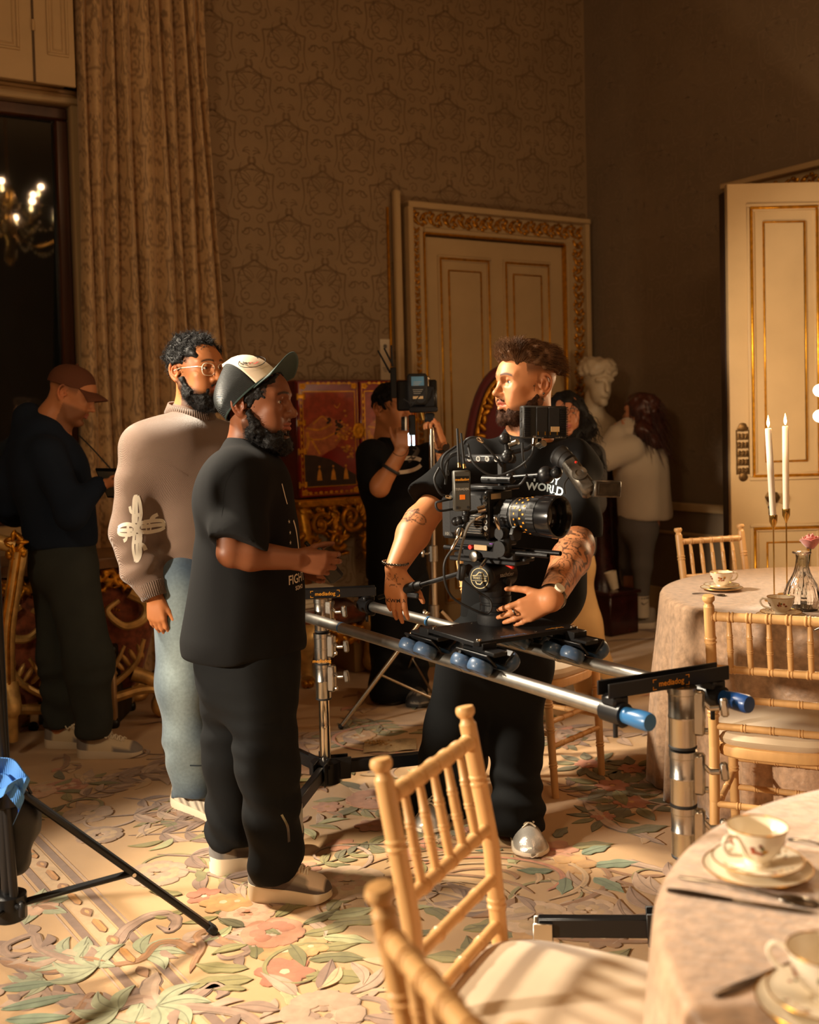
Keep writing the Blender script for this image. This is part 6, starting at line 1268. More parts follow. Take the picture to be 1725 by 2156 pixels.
# ================================================================= the man in the knitted sweater
def man_sweater():
    Y0 = 4.22; root = px(420, 1700, Y=Y0); root[2] = 0; PR = thing('person', 'bearded man in glasses, brown knitted sweater and washed jeans behind the man in the cap', 'person', root); J = lambda x, y, Y: px(x, y, Y=Y)
    fb = nz(V3(.86, -.5, 0)); f = nz(V3(.80, -.60, .0)); R = basis(f); hc = J(415, 783, Y0); sc = 1.08; base = c8(176, 112, 68); Rb = basis(fb)
    s = SDF(.012); q, e, co = head(s, hc, R, sc, nose=1.08); nb = q(0, -.045, -.17); ch = J(395, 960, Y0)
    s.cone(nb, ch, .065, .10, .05); s.ell(ch, (.14, .09, .15), Rb, .05); s.cone(ch, J(395, 1250, Y0), .09, .10, .05)
    sh, el, wr = J(300, 940, Y0-.12), J(283, 1120, Y0-.14), J(326, 1252, Y0-.2); limb(s, [sh, el, wr], [.045, .04, .029]); sh2 = J(505, 940, Y0+.12); el2, wr2 = J(520, 1110, Y0+.16), J(500, 1240, Y0+.06); limb(s, [sh2, el2, wr2], [.06, .045, .03])
    hf_ = nz(V3(.07, -.04, -1)); hand(s, wr-V3(0, 0, .005), hf_, nz(V3(.35, .9, 0)), V3(.95, -.3, 0), ((.25, .3, .35, .4), .5, .35), 1.02, (.45, .85, .2), .6); hand(s, wr2, V3(.1, 0, -1), V3(0, 1, 0), V3(1, 0, 0), (.3, .5, .4))
    for dy in (-.09, .09): limb(s, [J(395, 1250, Y0+dy), J(392, 1480, Y0+dy), J(406, 1640, Y0+dy)], [.065, .05, .034])
    stub = (c8(26, 22, 20), lambda x, y, z: np.maximum(jaw(x, y, z, .75), .7*sst(z, .025, .05)*(y < .04)*(np.abs(x) > .045)))
    solid(s, 'body', M_SKIN, PR, ((hc-V3(.13, .13, .14), hc+V3(.13, .13, .13), .0034), (wr-V3(.08, .08, .22), wr+V3(.1, .08, .03), .0042)), skin_col(base, hc, R, sc, c8(150, 84, 66), c8(20, 15, 13), stub, .1))
    eyes(PR, hc, R, nz(f+V3(.25, .1, 0)), sc, (.03, .014, .007))
    s = SDF(.004); q, e, co = head_prims(s, hc, R, sc)
    for sx in (-1, 1):
        co((sx*.068, -.002, -.026), (sx*.058, .020, -.075), .010, .022, .016); co((sx*.056, .025, -.075), (sx*.034, .062, -.108), .018, .022, .02); co((sx*.034, .062, -.108), (0, .080, -.118), .022, .024, .02); co((sx*.05, .0, -.09), (sx*.02, .03, -.12), .014, .022, .02); co((sx*.029, .080, -.058), (sx*.030, .076, -.095), .008, .013, .012); co((sx*.003, .103, -.046), (sx*.028, .084, -.056), .004, .0045, .004)
    e((0, .096, -.066), (.022, .03, .013), .006, True); s.noise(230, .0022, 3); s.noise(110, .002, 8); bd = solid(s, 'beard', M_HAIRK, PR); pts = surf_pts(bd, 2400, 2, lambda p, n: True); strands('beard_hair', M_HAIRK, bd, [p for p, n in pts], [n+V3(0, 0, -.5) for p, n in pts], .013, .0005, 4, 3, 0, .5, .002)
    s = SDF(.004); q, e, co = head_prims(s, hc, R, sc); e((0, -.018, .044), (.083, .106, .092)); e((0, .112, -.022), (.088, .082, .092), .006, True); e((0, .118, .05), (.052, .055, .055), .01, True); s.slab(q(0, -.05, -.05), R@nz(V3(0, .35, -1)))
    for sx in (-1, 1): e((sx*.088, -.020, -.018), (.03, .042, .055), .006, True)
    s.noise(120, .004, 5); s.noise(60, .004, 2); hr = solid(s, 'hair', M_HAIRK, PR); pts = surf_pts(hr, 1700, 5, lambda p, n: n[2] > -.3 and (((p-hc)@R)[1] < .03 or ((p-hc)@R)[2] > .082)); strands('curls', M_HAIRK, hr, [p for p, n in pts], [n*.8+V3(0, 0, .1) for p, n in pts], .022, .0011, 7, 6, 0, .5, .006)
    M_FR = mat('clear_glasses_frame', c8(232, 214, 190), .15, coat=.6, var=.02); g = G()
    def lens(sx): return [q(sx*.034+.0265*math.cos(t)*(1-.06*math.cos(4*t)), .101-abs(sx*.034+.0265*math.cos(t))*.16, .004+.0225*math.sin(t)*(1-.06*math.cos(4*t))) for t in np.linspace(0, 6.283, 32, endpoint=False)]
    for sx in (-1, 1):
        g.tube(lens(sx), .0019, 8, True); g.tube([q(sx*.056, .090, .012), q(sx*.068, .08, .014), q(sx*.079, .0, .012), q(sx*.082, -.03, .004)], .0017, 6)
    g.tube([q(-.010, .096, .011), q(0, .101, .013), q(.010, .096, .011)], .0016, 6); gl = g.build('glasses', M_FR, PR); M_LENS = mat('lens_glass', (1, 1, 1), .02, trans=1, ior=1.02, alpha=.25)
    for sx in (-1, 1): g = G(); L_ = lens(sx); g.add(L_, [tuple(range(32))]); g.build('lens', M_LENS, gl)
    # sweater
    M_KNIT = mat('taupe_knit', c8(112, 89, 74), .95, bump=.6, wave=('DIAGONAL', 150, .5, 1.2), sheen=.35, aniso=(1, 1, .6)); s = SDF(.0075)
    s.chain([sh+V3(.03, 0, .01), J(290, 1010, Y0-.14), J(279, 1120, Y0-.15), J(296, 1195, Y0-.17), J(318, 1240, Y0-.19)], [.082, .076, .080, .072, .047], .03); s.chain([sh2, el2, wr2], [.08, .075, .05], .03); s.cone(sh, sh2, .085, .085, .05)
    s.cutseg(J(327, 1256, Y0-.2), nz(J(327, 1256, Y0-.2)-J(312, 1225, Y0-.18)), J(330, 1270, Y0-.2), .09)
    s.ell(J(390, 965, Y0), (.24, .155, .18), Rb, .06); s.ell(J(398, 930, Y0), (.19, .11, .078), Rb, .04); s.cone(J(392, 1000, Y0), J(392, 1215, Y0), .165, .15, .06); s.cone(J(440, 1000, Y0), J(440, 1215, Y0), .13, .13, .06); s.cone(nb-V3(0, 0, .03), nb+V3(0, 0, .02), .088, .074, .03); s.slab(J(395, 1247, Y0), -ZU, .01)
    s.func(drape(.006, 9, 4)); c_ = J(300, 1190, Y0-.2); s.func(lambda P: .007*np.sin(75*(P[:, 2]-.45*(P[:, 0]-c_[0]))+1.5*gnoise(P, 8, 1))*np.exp(-((P-c_)**2).sum(1)/.012))
    sw = solid(s, 'sweater', M_KNIT, PR); bs = bvh_of(sw)
    g = G(); nc = nb+V3(0, 0, .036)
    for k in range(64):
        t = k*2*math.pi/64; P = [nc+R@V3((.094-.016*v)*math.cos(t), (.100-.016*v)*math.sin(t)+.004, -.020*math.sin(t)-.022+.038*v) for v in (0, .5, 1)]; g.tube(P, .0052, 6)
    g.build('ribbed_collar', M_KNIT, sw, 180); g = G(); w0, w1 = J(317, 1228, Y0-.19), J(327, 1258, Y0-.2); A = frame(w1-w0)
    for k in range(40): t = k*2*math.pi/40; g.tube([w0+(w1-w0)*v+(A[:, 0]*math.cos(t)+A[:, 1]*math.sin(t))*(.052-.006*v) for v in (0, .5, 1)], .0042, 6)
    g.build('ribbed_cuff', M_KNIT, sw, 180)
    g = G(); n_ = V3(-.25, -1, 0); u_ = nz(np.cross(ZU, -n_)); cc_ = J(268, 1117, Y0-.3); E = []
    for rot in range(4):
        a = rot*math.pi/2; Rr = np.array([[math.cos(a), -math.sin(a)], [math.sin(a), math.cos(a)]]); sx_ = .92
        for P in ([(-.012, .018), (-.016, .05), (-.012, .085), (-.004, .108)], [(.004, .018), (.004, .06), (.004, .112)], [(.020, .03), (.020, .06), (.017, .095), (.008, .108)], [(-.012, .02), (-.004, .008), (.010, .010), (.018, .024), (.014, .040), (.0, .044), (-.016, .044)], [(.020, .052), (.034, .058), (.040, .074)]):
            E.append((spl(np.array(P)@Rr.T*[sx_, 1.08], 5), .0135))
    for P, w_ in E: ribbon(g, P, w_, lambda a, b: cc_+u_*a*.66+ZU*b*1.02)
    proj_g(g, bs, n_, .0015, .3); g.build('knit_emblem', mat('cream_yarn', c8(228, 216, 196), .95, wave=('DIAGONAL', 130, .6, 1), var=.03), sw, sharp=0)
    g = G(); g.tube([J(x, y, Y0-.45) for x, y in spl([(252, 975), (285, 965), (325, 985), (362, 1010)], 8)], .0022, 5); proj_g(g, bs, V3(0, -1, 0), .0008, .4); g.build('sleeve_seam', M_KNIT, sw)
    # jeans and shoe
    M_DEN = mat('washed_denim', (1, 1, 1), .85, col=True, bump=.12, bs=900, var=.12, vs_=90, sheen=.15); s = SDF(.008)
    for dy, dx in ((-.09, 0), (.10, 40)):
        s.chain([J(392+dx, 1230, Y0+dy), J(390+dx, 1440, Y0+dy*1.1), J(402+dx, 1560, Y0+dy*1.1), J(412+dx, 1690, Y0+dy*1.1)], [.125, .105, .096, .088], .05)
    s.slab(J(410, 1672, Y0-.1), V3(.12, 0, -1), .008); s.func(wrinkle(.05, .30, .009, 70, 3)); s.func(drape(.006, 10, 9)); kx = J(385, 1440, Y0)
    def dcol(V):
        fade = np.exp(-((V[:, 0]-kx[0]-.03)/.07)**2)*np.exp(-((V[:, 2]-.60)/.33)**2)+.35*np.exp(-((V[:, 2]-.25)/.1)**2); m = np.clip(fade+.22*gnoise(V, 22, 2)*.4, 0, 1)
        return mixc(c8(52, 68, 84), c8(132, 146, 146), m)
    je = solid(s, 'jeans', M_DEN, PR, color=dcol); bj = bvh_of(je); g = G()
    g.tube([J(x, y, Y0-.5) for x, y in spl([(368, 1270), (376, 1380), (388, 1500), (400, 1610), (404, 1690)], 9)], .0035, 5); g.tube([J(x+9, y, Y0-.5) for x, y in spl([(368, 1270), (376, 1380), (388, 1500), (400, 1610), (404, 1690)], 9)], .0015, 5); g.tube([J(x, y, Y0-.5) for x, y in spl([(362, 1672), (410, 1676), (458, 1664)], 9)], .003, 5); proj_g(g, bj, V3(0, -1, 0), .0006, .45); g.build('seam', mat('denim_seam', c8(44, 56, 66), .9, var=.2), je)
    cs = lambda t, h, c: c8(206, 192, 170) if int(t*22+h*6) % 3 else c8(120, 108, 92)
    shoe(PR, px(368, 1690, z=0), px(505, 1742, z=0), .10, cs, .032, .105, None, mat('runner_sole', c8(232, 214, 186), .5)); shoe(PR, px(440, 1660, z=0), px(560, 1700, z=0), .10, cs, .032, .105, None, MATS['runner_sole'])
man_sweater()
# ================================================================= the cameraman
def cameraman():
    Y0 = 3.92; root = px(1060, 1740, Y=Y0); root[2] = 0; PR = thing('person', 'bearded tattooed man in a black T-shirt standing behind the cine camera', 'person', root); J = lambda x, y, Y: px(x, y, Y=Y)
    fb = nz(V3(-.22, -1, 0)); Rb = basis(fb); f = nz(V3(-.90, -.42, .02)); R = basis(f); hc = J(1106, 812, Y0-.06); sc = 1.07; base = c8(206, 138, 92)
    s = SDF(.012); q, e, co = head(s, hc, R, sc, mouth=.55, nose=.95); nb = J(1108, 915, Y0); ch = J(1100, 1040, Y0+.02); co((0, -.02, -.05), tuple((nb-hc)@R/sc), .056, .06, .03)
    s.cone(nb, ch, .065, .10, .05); s.ell(ch, (.15, .09, .14), Rb, .05); s.cone(ch, J(1085, 1290, Y0+.02), .09, .09, .05)
    sh, el, wr = J(986, 982, Y0-.06), J(884, 1098, Y0-.24), J(833, 1196, Y0-.37); limb(s, [sh, el], [.054, .052]); limb(s, [el, el*.72+wr*.28, wr], [.052, .055, .035])
    sh2, el2, wr2 = J(1212, 985, Y0-.08), J(1215, 1150, 3.53), J(1160, 1262, 3.205); limb(s, [sh2, el2], [.054, .054]); limb(s, [el2, el2*.75+wr2*.25, wr2], [.056, .060, .038])
    hf1 = nz(V3(-.02, -.12, -1)); t1 = hand(s, wr, hf1, nz(V3(.5, .8, -.1)), V3(.85, -.45, .0), ((.05, .1, .15, .2), (.30, .25, .25, .3), (.2, .2, .2, .2)), 1.06, (.75, .75, .15), 1.0)
    hf2 = nz(V3(-.82, -.02, -.34)); t2 = hand(s, wr2, hf2, nz(V3(-.10, .95, .1)), nz(V3(-.30, .05, .95)), ((.10, .12, .16, .24), (.30, .30, .34, .40), .25), 1.0, (.62, .72, .25), .7)
    for P in ((J(1040, 1320, Y0), J(975, 1530, Y0+.06), J(945, 1690, Y0+.15)), (J(1090, 1320, Y0), J(1088, 1560, Y0-.03), J(1097, 1730, Y0-.08))): limb(s, P, [.075, .06, .045])
    stub = (c8(92, 56, 36), lambda x, y, z: np.maximum(jaw(x, y, z, .8), np.maximum(.85*sst(z, .022, .055)*(y < .035), .45*(y < .0)*sst(z, -.04, .02)*(np.abs(x) > .03))))
    col0 = skin_col(base, hc, R, sc, c8(196, 104, 84), c8(40, 25, 16), stub, .35, -.001); bt_c = J(872, 1082, Y0-.30)
    def col(V):
        C = col0(V); ink = np.array(c8(44, 34, 30))
        # sleeve tattoo on his left forearm
        a = np.clip(((V-el2)@(wr2-el2))/((wr2-el2)@(wr2-el2)), -.3, 1); d = np.linalg.norm(V-(el2+(wr2-el2)*a[:, None]), axis=1); m = (d < .10)*(a > -.25)*(1-sst(a, .90, .97))
        n1 = gnoise(V, 46, 1)+.7*gnoise(V, 90, 5); n2 = gnoise(V, 30, 9); ln = (np.abs(np.sin(2.4*n1)) < .40); C = mixc(C, ink, m*np.maximum(.8*ln, .6*sst(n2, -.3, .9)))
        C = mixc(C, np.array(c8(168, 92, 40)), m*.45*sst(gnoise(V, 30, 14), .1, .7))
        p = V-bt_c; ax_ = nz(el-sh); u = p@nz(np.cross(ax_, V3(0, 1, 0))); v = p@ax_; front = V[:, 1] < el[1]+.03                     # butterfly
        w_ = np.exp(-((np.abs(np.hypot((np.abs(u)-.004), v*1.0)-.030*(1.05+.45*np.cos(3*np.arctan2(v, np.abs(u)+1e-4)))))/.0028)**2)+(np.abs(gnoise(V, 190, 3)) < .25)*(np.hypot(u, v) < .033)*.8+np.exp(-(u/.002)**2)*(np.abs(v) < .034)
        C = mixc(C, ink, np.clip(w_, 0, 1)*front*.9*(np.hypot(u, v) < .05)*(d > .15))
        h_ = wr+hf1*.035; dd = np.linalg.norm(V-h_, axis=1); C = mixc(C, ink, (dd < .035)*.8*(np.abs(gnoise(V, 150, 7)) < .22)*(V[:, 1] < wr[1]+.01)*(V[:, 2] > wr[2]-.06))
        lp = ((V-hc)@R)/sc; x, y, z = lp.T; sd = x < -.045                                                         # cross by the ear, neck script
        C = mixc(C, ink, sd*np.maximum((np.abs(y-.006) < .0016)*(np.abs(z+.008) < .012), (np.abs(z+.003) < .0015)*(np.abs(y-.006) < .005))*.85); C = mixc(C, ink, sd*(np.abs(gnoise(V, 120, 3)) < .16)*(np.hypot(y+.022, (z+.065)*.7) < .016)*.8)
        return C
    bdy = solid(s, 'body', M_SKIN, PR, ((hc-V3(.13, .13, .14), hc+V3(.13, .13, .13), .0034), (wr-V3(.08, .1, .23), wr+V3(.12, .1, .08), .0042), (V3(wr2[0]-.22, wr2[1]-.14, wr2[2]-.16), V3(el2[0]+.07, el2[1]+.05, el2[2]+.06), .0042), (bt_c-V3(.08, .06, .08), bt_c+V3(.08, .1, .08), .0042)), col)
    bb = bvh_of(bdy); M_INKT = mat('tattoo_ink', c8(40, 32, 30), .6, var=.1); fw = wr+hf1*.088*1.06; ts = nz(V3(.85, -.45, 0)-hf1*np.dot(V3(.85, -.45, 0), hf1))
    for k_, (ch_, o_) in enumerate((('A', .028), ('M', .0095), ('W', -.0095), ('K', -.027))): text(ch_, .017, fw+ts*o_*1.06+hf1*.012+V3(0, -.05, 0), V3(1, 0, .06), V3(-.06, 0, 1), M_INKT, bdy, .0005, 'finger_lettering', .0003, proj=bb)
    eyes(PR, hc, R, nz(f+V3(-.1, .05, 0)), sc, (.16, .20, .22))
    s = SDF(.004); q, e, co = head_prims(s, hc, R, sc)
    for sx in (-1, 1):
        co((sx*.066, -.006, -.034), (sx*.057, .018, -.074), .009, .0185, .012); co((sx*.057, .018, -.074), (sx*.036, .060, -.100), .0185, .0185, .02); co((sx*.034, .062, -.102), (0, .080, -.109), .017, .018, .02); co((sx*.05, .005, -.085), (sx*.02, .03, -.108), .012, .016, .02); co((sx*.030, .079, -.058), (sx*.030, .074, -.090), .006, .011, .012); co((sx*.003, .1035, -.047), (sx*.027, .085, -.056), .0036, .004, .004); co((0, .092, -.082), (0, .088, -.10), .007, .012, .01)
    e((0, .100, -.066), (.024, .03, .013), .006, True); s.noise(280, .0016, 3); s.noise(120, .0012, 8); bd = solid(s, 'beard', M_BEARDB, PR); pts = surf_pts(bd, 2600, 2, lambda p, n: True); strands('beard_hair', M_BEARDB, bd, [p for p, n in pts], [n+V3(0, 0, -.8) for p, n in pts], .010, .0004, 3, 3, 0, .35)
    s = SDF(.004); q, e, co = head_prims(s, hc, R, sc); e((0, -.018, .066), (.077, .103, .068)); e((0, .066, .108), (.050, .036, .026), .03); e((0, -.015, .118), (.056, .075, .024), .03); e((0, -.085, .045), (.05, .036, .040), .03); e((0, .105, .02), (.09, .075, .062), .008, True)
    s.slab(q(0, 0, .056), R@nz(V3(0, .16, -1)), .01); s.noise(110, .003, 5); s.noise(55, .003, 2); hr = solid(s, 'hair', M_HAIRB, PR); pts = surf_pts(hr, 4200, 5, lambda p, n: n[2] > -.6)
    up = R[:, 2]; bk = -R[:, 1]; fr = [((p-hc)@R)[1] for p, n in pts]; strands('swept_hair', M_HAIRB, hr, [p for p, n in pts], [nz(n*.12+bk*1.0+up*.06) if y < .03 else nz(up*.8+bk*(.9-.9*sst(np.array([y]), .03, .085)[0])+R[:, 1]*.22+n*.2) for (p, n), y in zip(pts, fr)], .040, .0009, 6, 6, .30, .09)
    g = G(); g.ball(q(-.083, -.020, -.028), .0042*sc, None, 10, 8); g.build('ear_stud', M_STEEL, PR)
    # oversize T-shirt
    s = SDF(.0075)
    e1 = J(917, 1046, Y0-.20); s.cone(sh+V3(.03, 0, .0), e1, .085, .082, .03); s.cone(e1, e1+nz(e1-sh)*.08, .082, .084, .02); d1 = nz(e1-sh); s.cutseg(e1+d1*.02, d1+V3(.0, 0, -.25), e1+d1*.06, .17)
    e2 = J(1211, 1098, 3.62); s.cone(sh2+V3(-.01, 0, 0), e2, .088, .090, .03); s.cone(e2, e2-ZU*.08, .090, .095, .02); s.cutseg(e2-ZU*.045, V3(-.15, -.1, -1), e2-ZU*.08, .15); s.cone(sh, sh2, .09, .09, .05)
    s.ell(J(1095, 1030, Y0+.02), (.25, .165, .19), Rb, .05); s.ell(J(1104, 965, Y0+.02), (.20, .11, .085), Rb, .05); s.cone(J(1080, 1050, Y0+.02), J(1075, 1300, Y0+.03), .175, .185, .06); s.cone(J(1150, 1050, Y0+.02), J(1150, 1240, Y0+.03), .15, .15, .06); s.cone(nb-V3(0, 0, .05), nb-V3(0, 0, .012), .095, .080, .03)
    s.slab(J(1080, 1318, Y0), -ZU, .008); s.func(drape(.007, 9, 7)); s.func(lambda P: .0075*np.sin(42*(P[:, 0]-.22*(P[:, 2]-1.3)*np.sign(P[:, 0]-.35)))*sst(P[:, 2], 1.15, 1.32)*(1-sst(P[:, 2], 1.46, 1.52))); tee = solid(s, 'tee_shirt', M_TEE, PR); bt = bvh_of(tee)
    g = G(); g.tube([nb+V3(0, .0, -.004)+Rb@V3(.084*math.cos(t), .088*math.sin(t), -.026*math.sin(t)) for t in np.linspace(0, 6.283, 40, endpoint=False)], .010, 8, True); g.build('collar', M_TEE, tee)
    tu = nz(V3(.96, -.2, -.12)); mw = mat('pale_blue_print', c8(186, 200, 206), .7, var=.05)
    text('Y BOY', .034, J(1146, 1012, Y0-.25), tu, ZU+tu*.1, mw, tee, .0015, 'chest_lettering', .0012, proj=bt); text('WORLD', .036, J(1146, 1026, Y0-.25)-ZU*.008, tu, ZU+tu*.1, mw, tee, .0015, 'chest_lettering', .0012, proj=bt)
    # trousers, shoes
    s = SDF(.008); fL, fR = J(930, 1722, 4.12), J(1098, 1765, 3.83)
    s.cone(J(1070, 1290, Y0), J(1072, 1400, Y0), .155, .16, .05); s.chain([J(1000, 1370, Y0+.02), J(975, 1530, Y0+.06), fL+V3(.01, 0, .10), fL], [.125, .125, .12, .115], .04); s.chain([J(1090, 1400, Y0), J(1088, 1560, Y0-.03), fR+V3(-.01, 0, .10), fR+V3(0, 0, .0)], [.11, .098, .095, .098], .04); s.slab((fL+fR)/2-ZU*.005, V3(0, -.25, -1), .008)
    s.func(wrinkle(.04, .26, .010, 60, 8)); s.func(drape(.008, 8, 12)); solid(s, 'trousers', M_TROUS, PR)
    M_SILV = mat('silver_leather', (1, 1, 1), .25, .6, col=True, bump=.2, bs=200, var=.1)
    cs = lambda t, h, c: c8(196, 190, 180) if (t > .68 or int(t*17+abs(c)*4) % 2) else c8(96, 84, 74)
    for hl, to in ((px(1092, 1730, z=0), px(1124, 1812, z=0)), (px(930, 1715, z=0)+V3(.02, .06, 0), px(905, 1745, z=0))):
        so = shoe(PR, hl, to if hl[0] > .2 else hl+nz(to-hl)*.28, .112, cs, .030, .115, M_WHITE, mat('white_sole', c8(222, 208, 186), .5)); so.data.materials.clear(); so.data.materials.append(M_SILV)
    g = G(); P2 = spl([(-.014, .006), (-.008, -.004), (.002, -.002), (.016, .008)], 5); tn = nz(px(1124, 1812, z=0)-px(1092, 1730, z=0)); tl = px(1124, 1812, z=0)+tn*.006; ribbon(g, P2, np.linspace(.002, .006, 16)[::-1], lambda a, b: tl+nz(np.cross(tn, ZU))*a*-1+ZU*(.018+b)); g.build('swoosh', M_WHITE, PR, sharp=0)
    # bracelet, watch, ring
    A = frame(hf1); g = G(); c_ = wr+V3(0, 0, .018)
    for k in range(26): t = k*2*math.pi/26; g.ball(c_+(A[:, 0]*math.cos(t)+A[:, 1]*math.sin(t))*.042+A[:, 2]*.008*math.sin(t+.5), (.0062, .0035, .0045), np.stack([nz(-A[:, 0]*math.sin(t)+A[:, 1]*math.cos(t)), A[:, 0]*math.cos(t)+A[:, 1]*math.sin(t), A[:, 2]], 1), 8, 6)
    g.build('chain_bracelet', M_STEEL, PR, kind='stuff')
    d2 = nz(wr2-el2); A = frame(d2); c_ = wr2-d2*.015; g = G(); g.tube([c_+(A[:, 0]*math.cos(t)+A[:, 1]*math.sin(t))*.039 for t in np.linspace(0, 6.283, 30, endpoint=False)], .0055, 6, True, flat=1.6); wt = g.build('watch', M_STEEL, PR); nn = nz(V3(.3, -.8, .5)-d2*np.dot(V3(.3, -.8, .5), d2)); g = G(); g.cyl(c_+nn*.036, c_+nn*.045, .016, n=20); g.build('watch_face', M_CHINA, wt)
    rp = wr2+hf2*.115+nz(V3(-.35, -.1, .95))*.010; g = G(); A = frame(hf2+V3(0, 0, -.1)); g.tube([rp+(A[:, 0]*math.cos(t)+A[:, 1]*math.sin(t))*.0112 for t in np.linspace(0, 6.283, 20, endpoint=False)], .0026, 6, True); g.build('ring', M_STEEL, PR)
    return t1, t2, wr, wr2
cameraman()
# ================================================================= the man in the hoodie
def man_hoodie():
    Y0 = 5.0; root = px(180, 1580, Y=Y0); root[2] = 0; PR = thing('person', 'man in navy hoodie and brown cap looking down at a tablet', 'person', root); J = lambda x, y, Y: px(x, y, Y=Y)
    fb = nz(V3(.9, .30, 0)); Rb = basis(fb); f = nz(V3(.9, .12, -.42)); R = basis(f); hc = J(151, 832, Y0); sc = 1.02; base = c8(186, 124, 84)
    s = SDF(.014); q, e, co = head(s, hc, R, sc); nb = J(112, 885, Y0); s.cone(q(0, -.03, -.04), nb, .054, .06, .03); ch = J(115, 990, Y0); s.cone(nb, ch, .07, .10, .05); s.cone(ch, J(130, 1150, Y0), .10, .09, .05); sh, el, wr = J(100, 960, Y0-.17), J(150, 1080, Y0-.24), J(215, 1020, Y0-.16); limb(s, [sh, el, wr], [.045, .04, .03]); hand(s, wr, nz(V3(.9, .2, .1)), V3(0, 0, 1), V3(0, -1, .2), (.3, .5, .4)); limb(s, [J(60, 960, Y0+.2), J(40, 1080, Y0+.2)], [.045, .04]); limb(s, [J(40, 1080, Y0+.2), J(200, 1030, Y0+.08)], [.05, .03])
    for x, dy in ((115, .08), (185, -.08)): limb(s, [J(140, 1160, Y0+dy), J((140+x)/2+15, 1350, Y0+dy), J(x+10, 1540, Y0+dy)], [.065, .05, .04])
    stub = (c8(70, 44, 30), lambda x, y, z: np.maximum(.6*(y > -.01)*(1-sst(z, -.05, -.03))*(y < .1), .6*(y < .03)*sst(z, .0, .03)))
    solid(s, 'body', M_SKIN, PR, ((hc-V3(.13, .13, .14), hc+V3(.13, .13, .13), .0045),), skin_col(base, hc, R, sc, c8(160, 92, 76), c8(50, 32, 22), stub)); eyes(PR, hc, R, f+V3(0, 0, -.3), sc)
    M_CAPB = mat('brown_cotton', c8(92, 52, 32), .85, bump=.1, bs=400, var=.08); Rc = R@rotm((1, 0, 0), .12); o = q(0, -.018, .034); pc = lambda a, b, c: o+Rc@(np.array((a, b, c))*sc); g = G()
    g.grid(lambda u, v: pc(.084*math.sin(u*6.2832)*(1-v**2.6)**.5, .106*math.cos(u*6.2832)*(1-v**2.6)**.5, .10*v), 40, 14); g.ball(pc(0, 0, .1), .008); ob = g.build('cap', M_CAPB, PR, 70); g = G()
    g.grid(lambda u, v: pc((.084+.02*v)*math.sin(-1.1+2.2*u), .104*math.cos(-1.1+2.2*u)+.07*v*math.cos((-1.1+2.2*u)*.6), .004-.018*v*v-.03*abs(2*u-1)**2*v), 22, 8); b2 = g.build('brim', M_CAPB, ob, 70); m = b2.modifiers.new('s', 'SOLIDIFY'); m.thickness = .004
    M_NAVY = mat('navy_fleece', c8(24, 34, 50), .95, bump=.15, bs=400, spec=.2, var=.1); s = SDF(.009); s.ell(J(95, 985, Y0), (.235, .165, .21), Rb, .06); s.cone(J(112, 1000, Y0), J(128, 1130, Y0), .165, .165, .06); s.ell(J(92, 900, Y0), (.15, .10, .07), Rb, .04); s.ell(J(70, 905, Y0), (.11, .085, .085), Rb, .03); s.cone(J(60, 880, Y0), J(55, 940, Y0), .07, .06, .03)
    s.chain([sh+V3(0, 0, .01), el, J(206, 1022, Y0-.17)], [.085, .08, .05], .03); s.chain([J(60, 960, Y0+.2), J(30, 1070, Y0+.2), J(190, 1030, Y0+.09)], [.085, .08, .05], .03); s.chain([J(60, 955, Y0+.02), J(20, 1010, Y0-.02), J(18, 1065, Y0+.02)], [.10, .075, .06], .04); s.slab(J(125, 1150, Y0), -ZU, .008); s.func(drape(.009, 9, 2)); solid(s, 'hoodie', M_NAVY, PR)
    M_OLIV = mat('dark_olive_cotton', c8(52, 56, 54), .9, bump=.12, bs=500, spec=.2, var=.12); s = SDF(.009); s.cone(J(130, 1140, Y0), J(134, 1190, Y0), .15, .155, .05); s.chain([J(118, 1200, Y0+.07), J(120, 1380, Y0+.08), J(126, 1525, Y0+.09)], [.11, .085, .075], .05); s.chain([J(150, 1200, Y0-.07), J(186, 1390, Y0-.11), J(196, 1535, Y0-.09)], [.125, .105, .085], .05); s.slab(J(165, 1540, Y0), -ZU, .008); s.func(wrinkle(.08, .4, .010, 50, 2)); s.func(drape(.008, 8, 5)); tr = solid(s, 'trousers', M_OLIV, PR)
    cs = lambda t, h, c: c8(128, 120, 116) if (t < .22 or t > .84 or (h < .35 and t > .6)) else c8(210, 190, 158)
    SO_ = mat('white_sole', c8(222, 208, 186), .5); shoe(PR, px(163, 1592, z=0), px(302, 1590, z=0), .105, cs, .032, .105, M_WHITE, SO_); shoe(PR, px(96, 1570, z=0), px(212, 1572, z=0), .10, cs, .032, .105, M_WHITE, SO_)
    tb = J(228, 1018, Y0-.13); TBt = thing('tablet', 'dark tablet held by the man in the navy hoodie', 'tablet', tb); A = basis(V3(.5, .6, .35)); G().box(tb+V3(.03, 0, 0), (.20, .012, .15), A, .004).build('body', M_IRON, TBt); G().box(tb+V3(.03, 0, 0)-A[:, 1]*.0065, (.175, .002, .125), A).build('screen', mat('dim_screen', c8(110, 104, 92), .15, var=.05), TBt)
    g = G(); g.tube(spl([J(165, 915, Y0-.12), J(195, 945, Y0-.14), J(222, 975, Y0-.13), J(243, 998, Y0-.12)], 6), .006, 6, flat=.4); g.build('neck_strap', M_BLK, TBt)
man_hoodie()
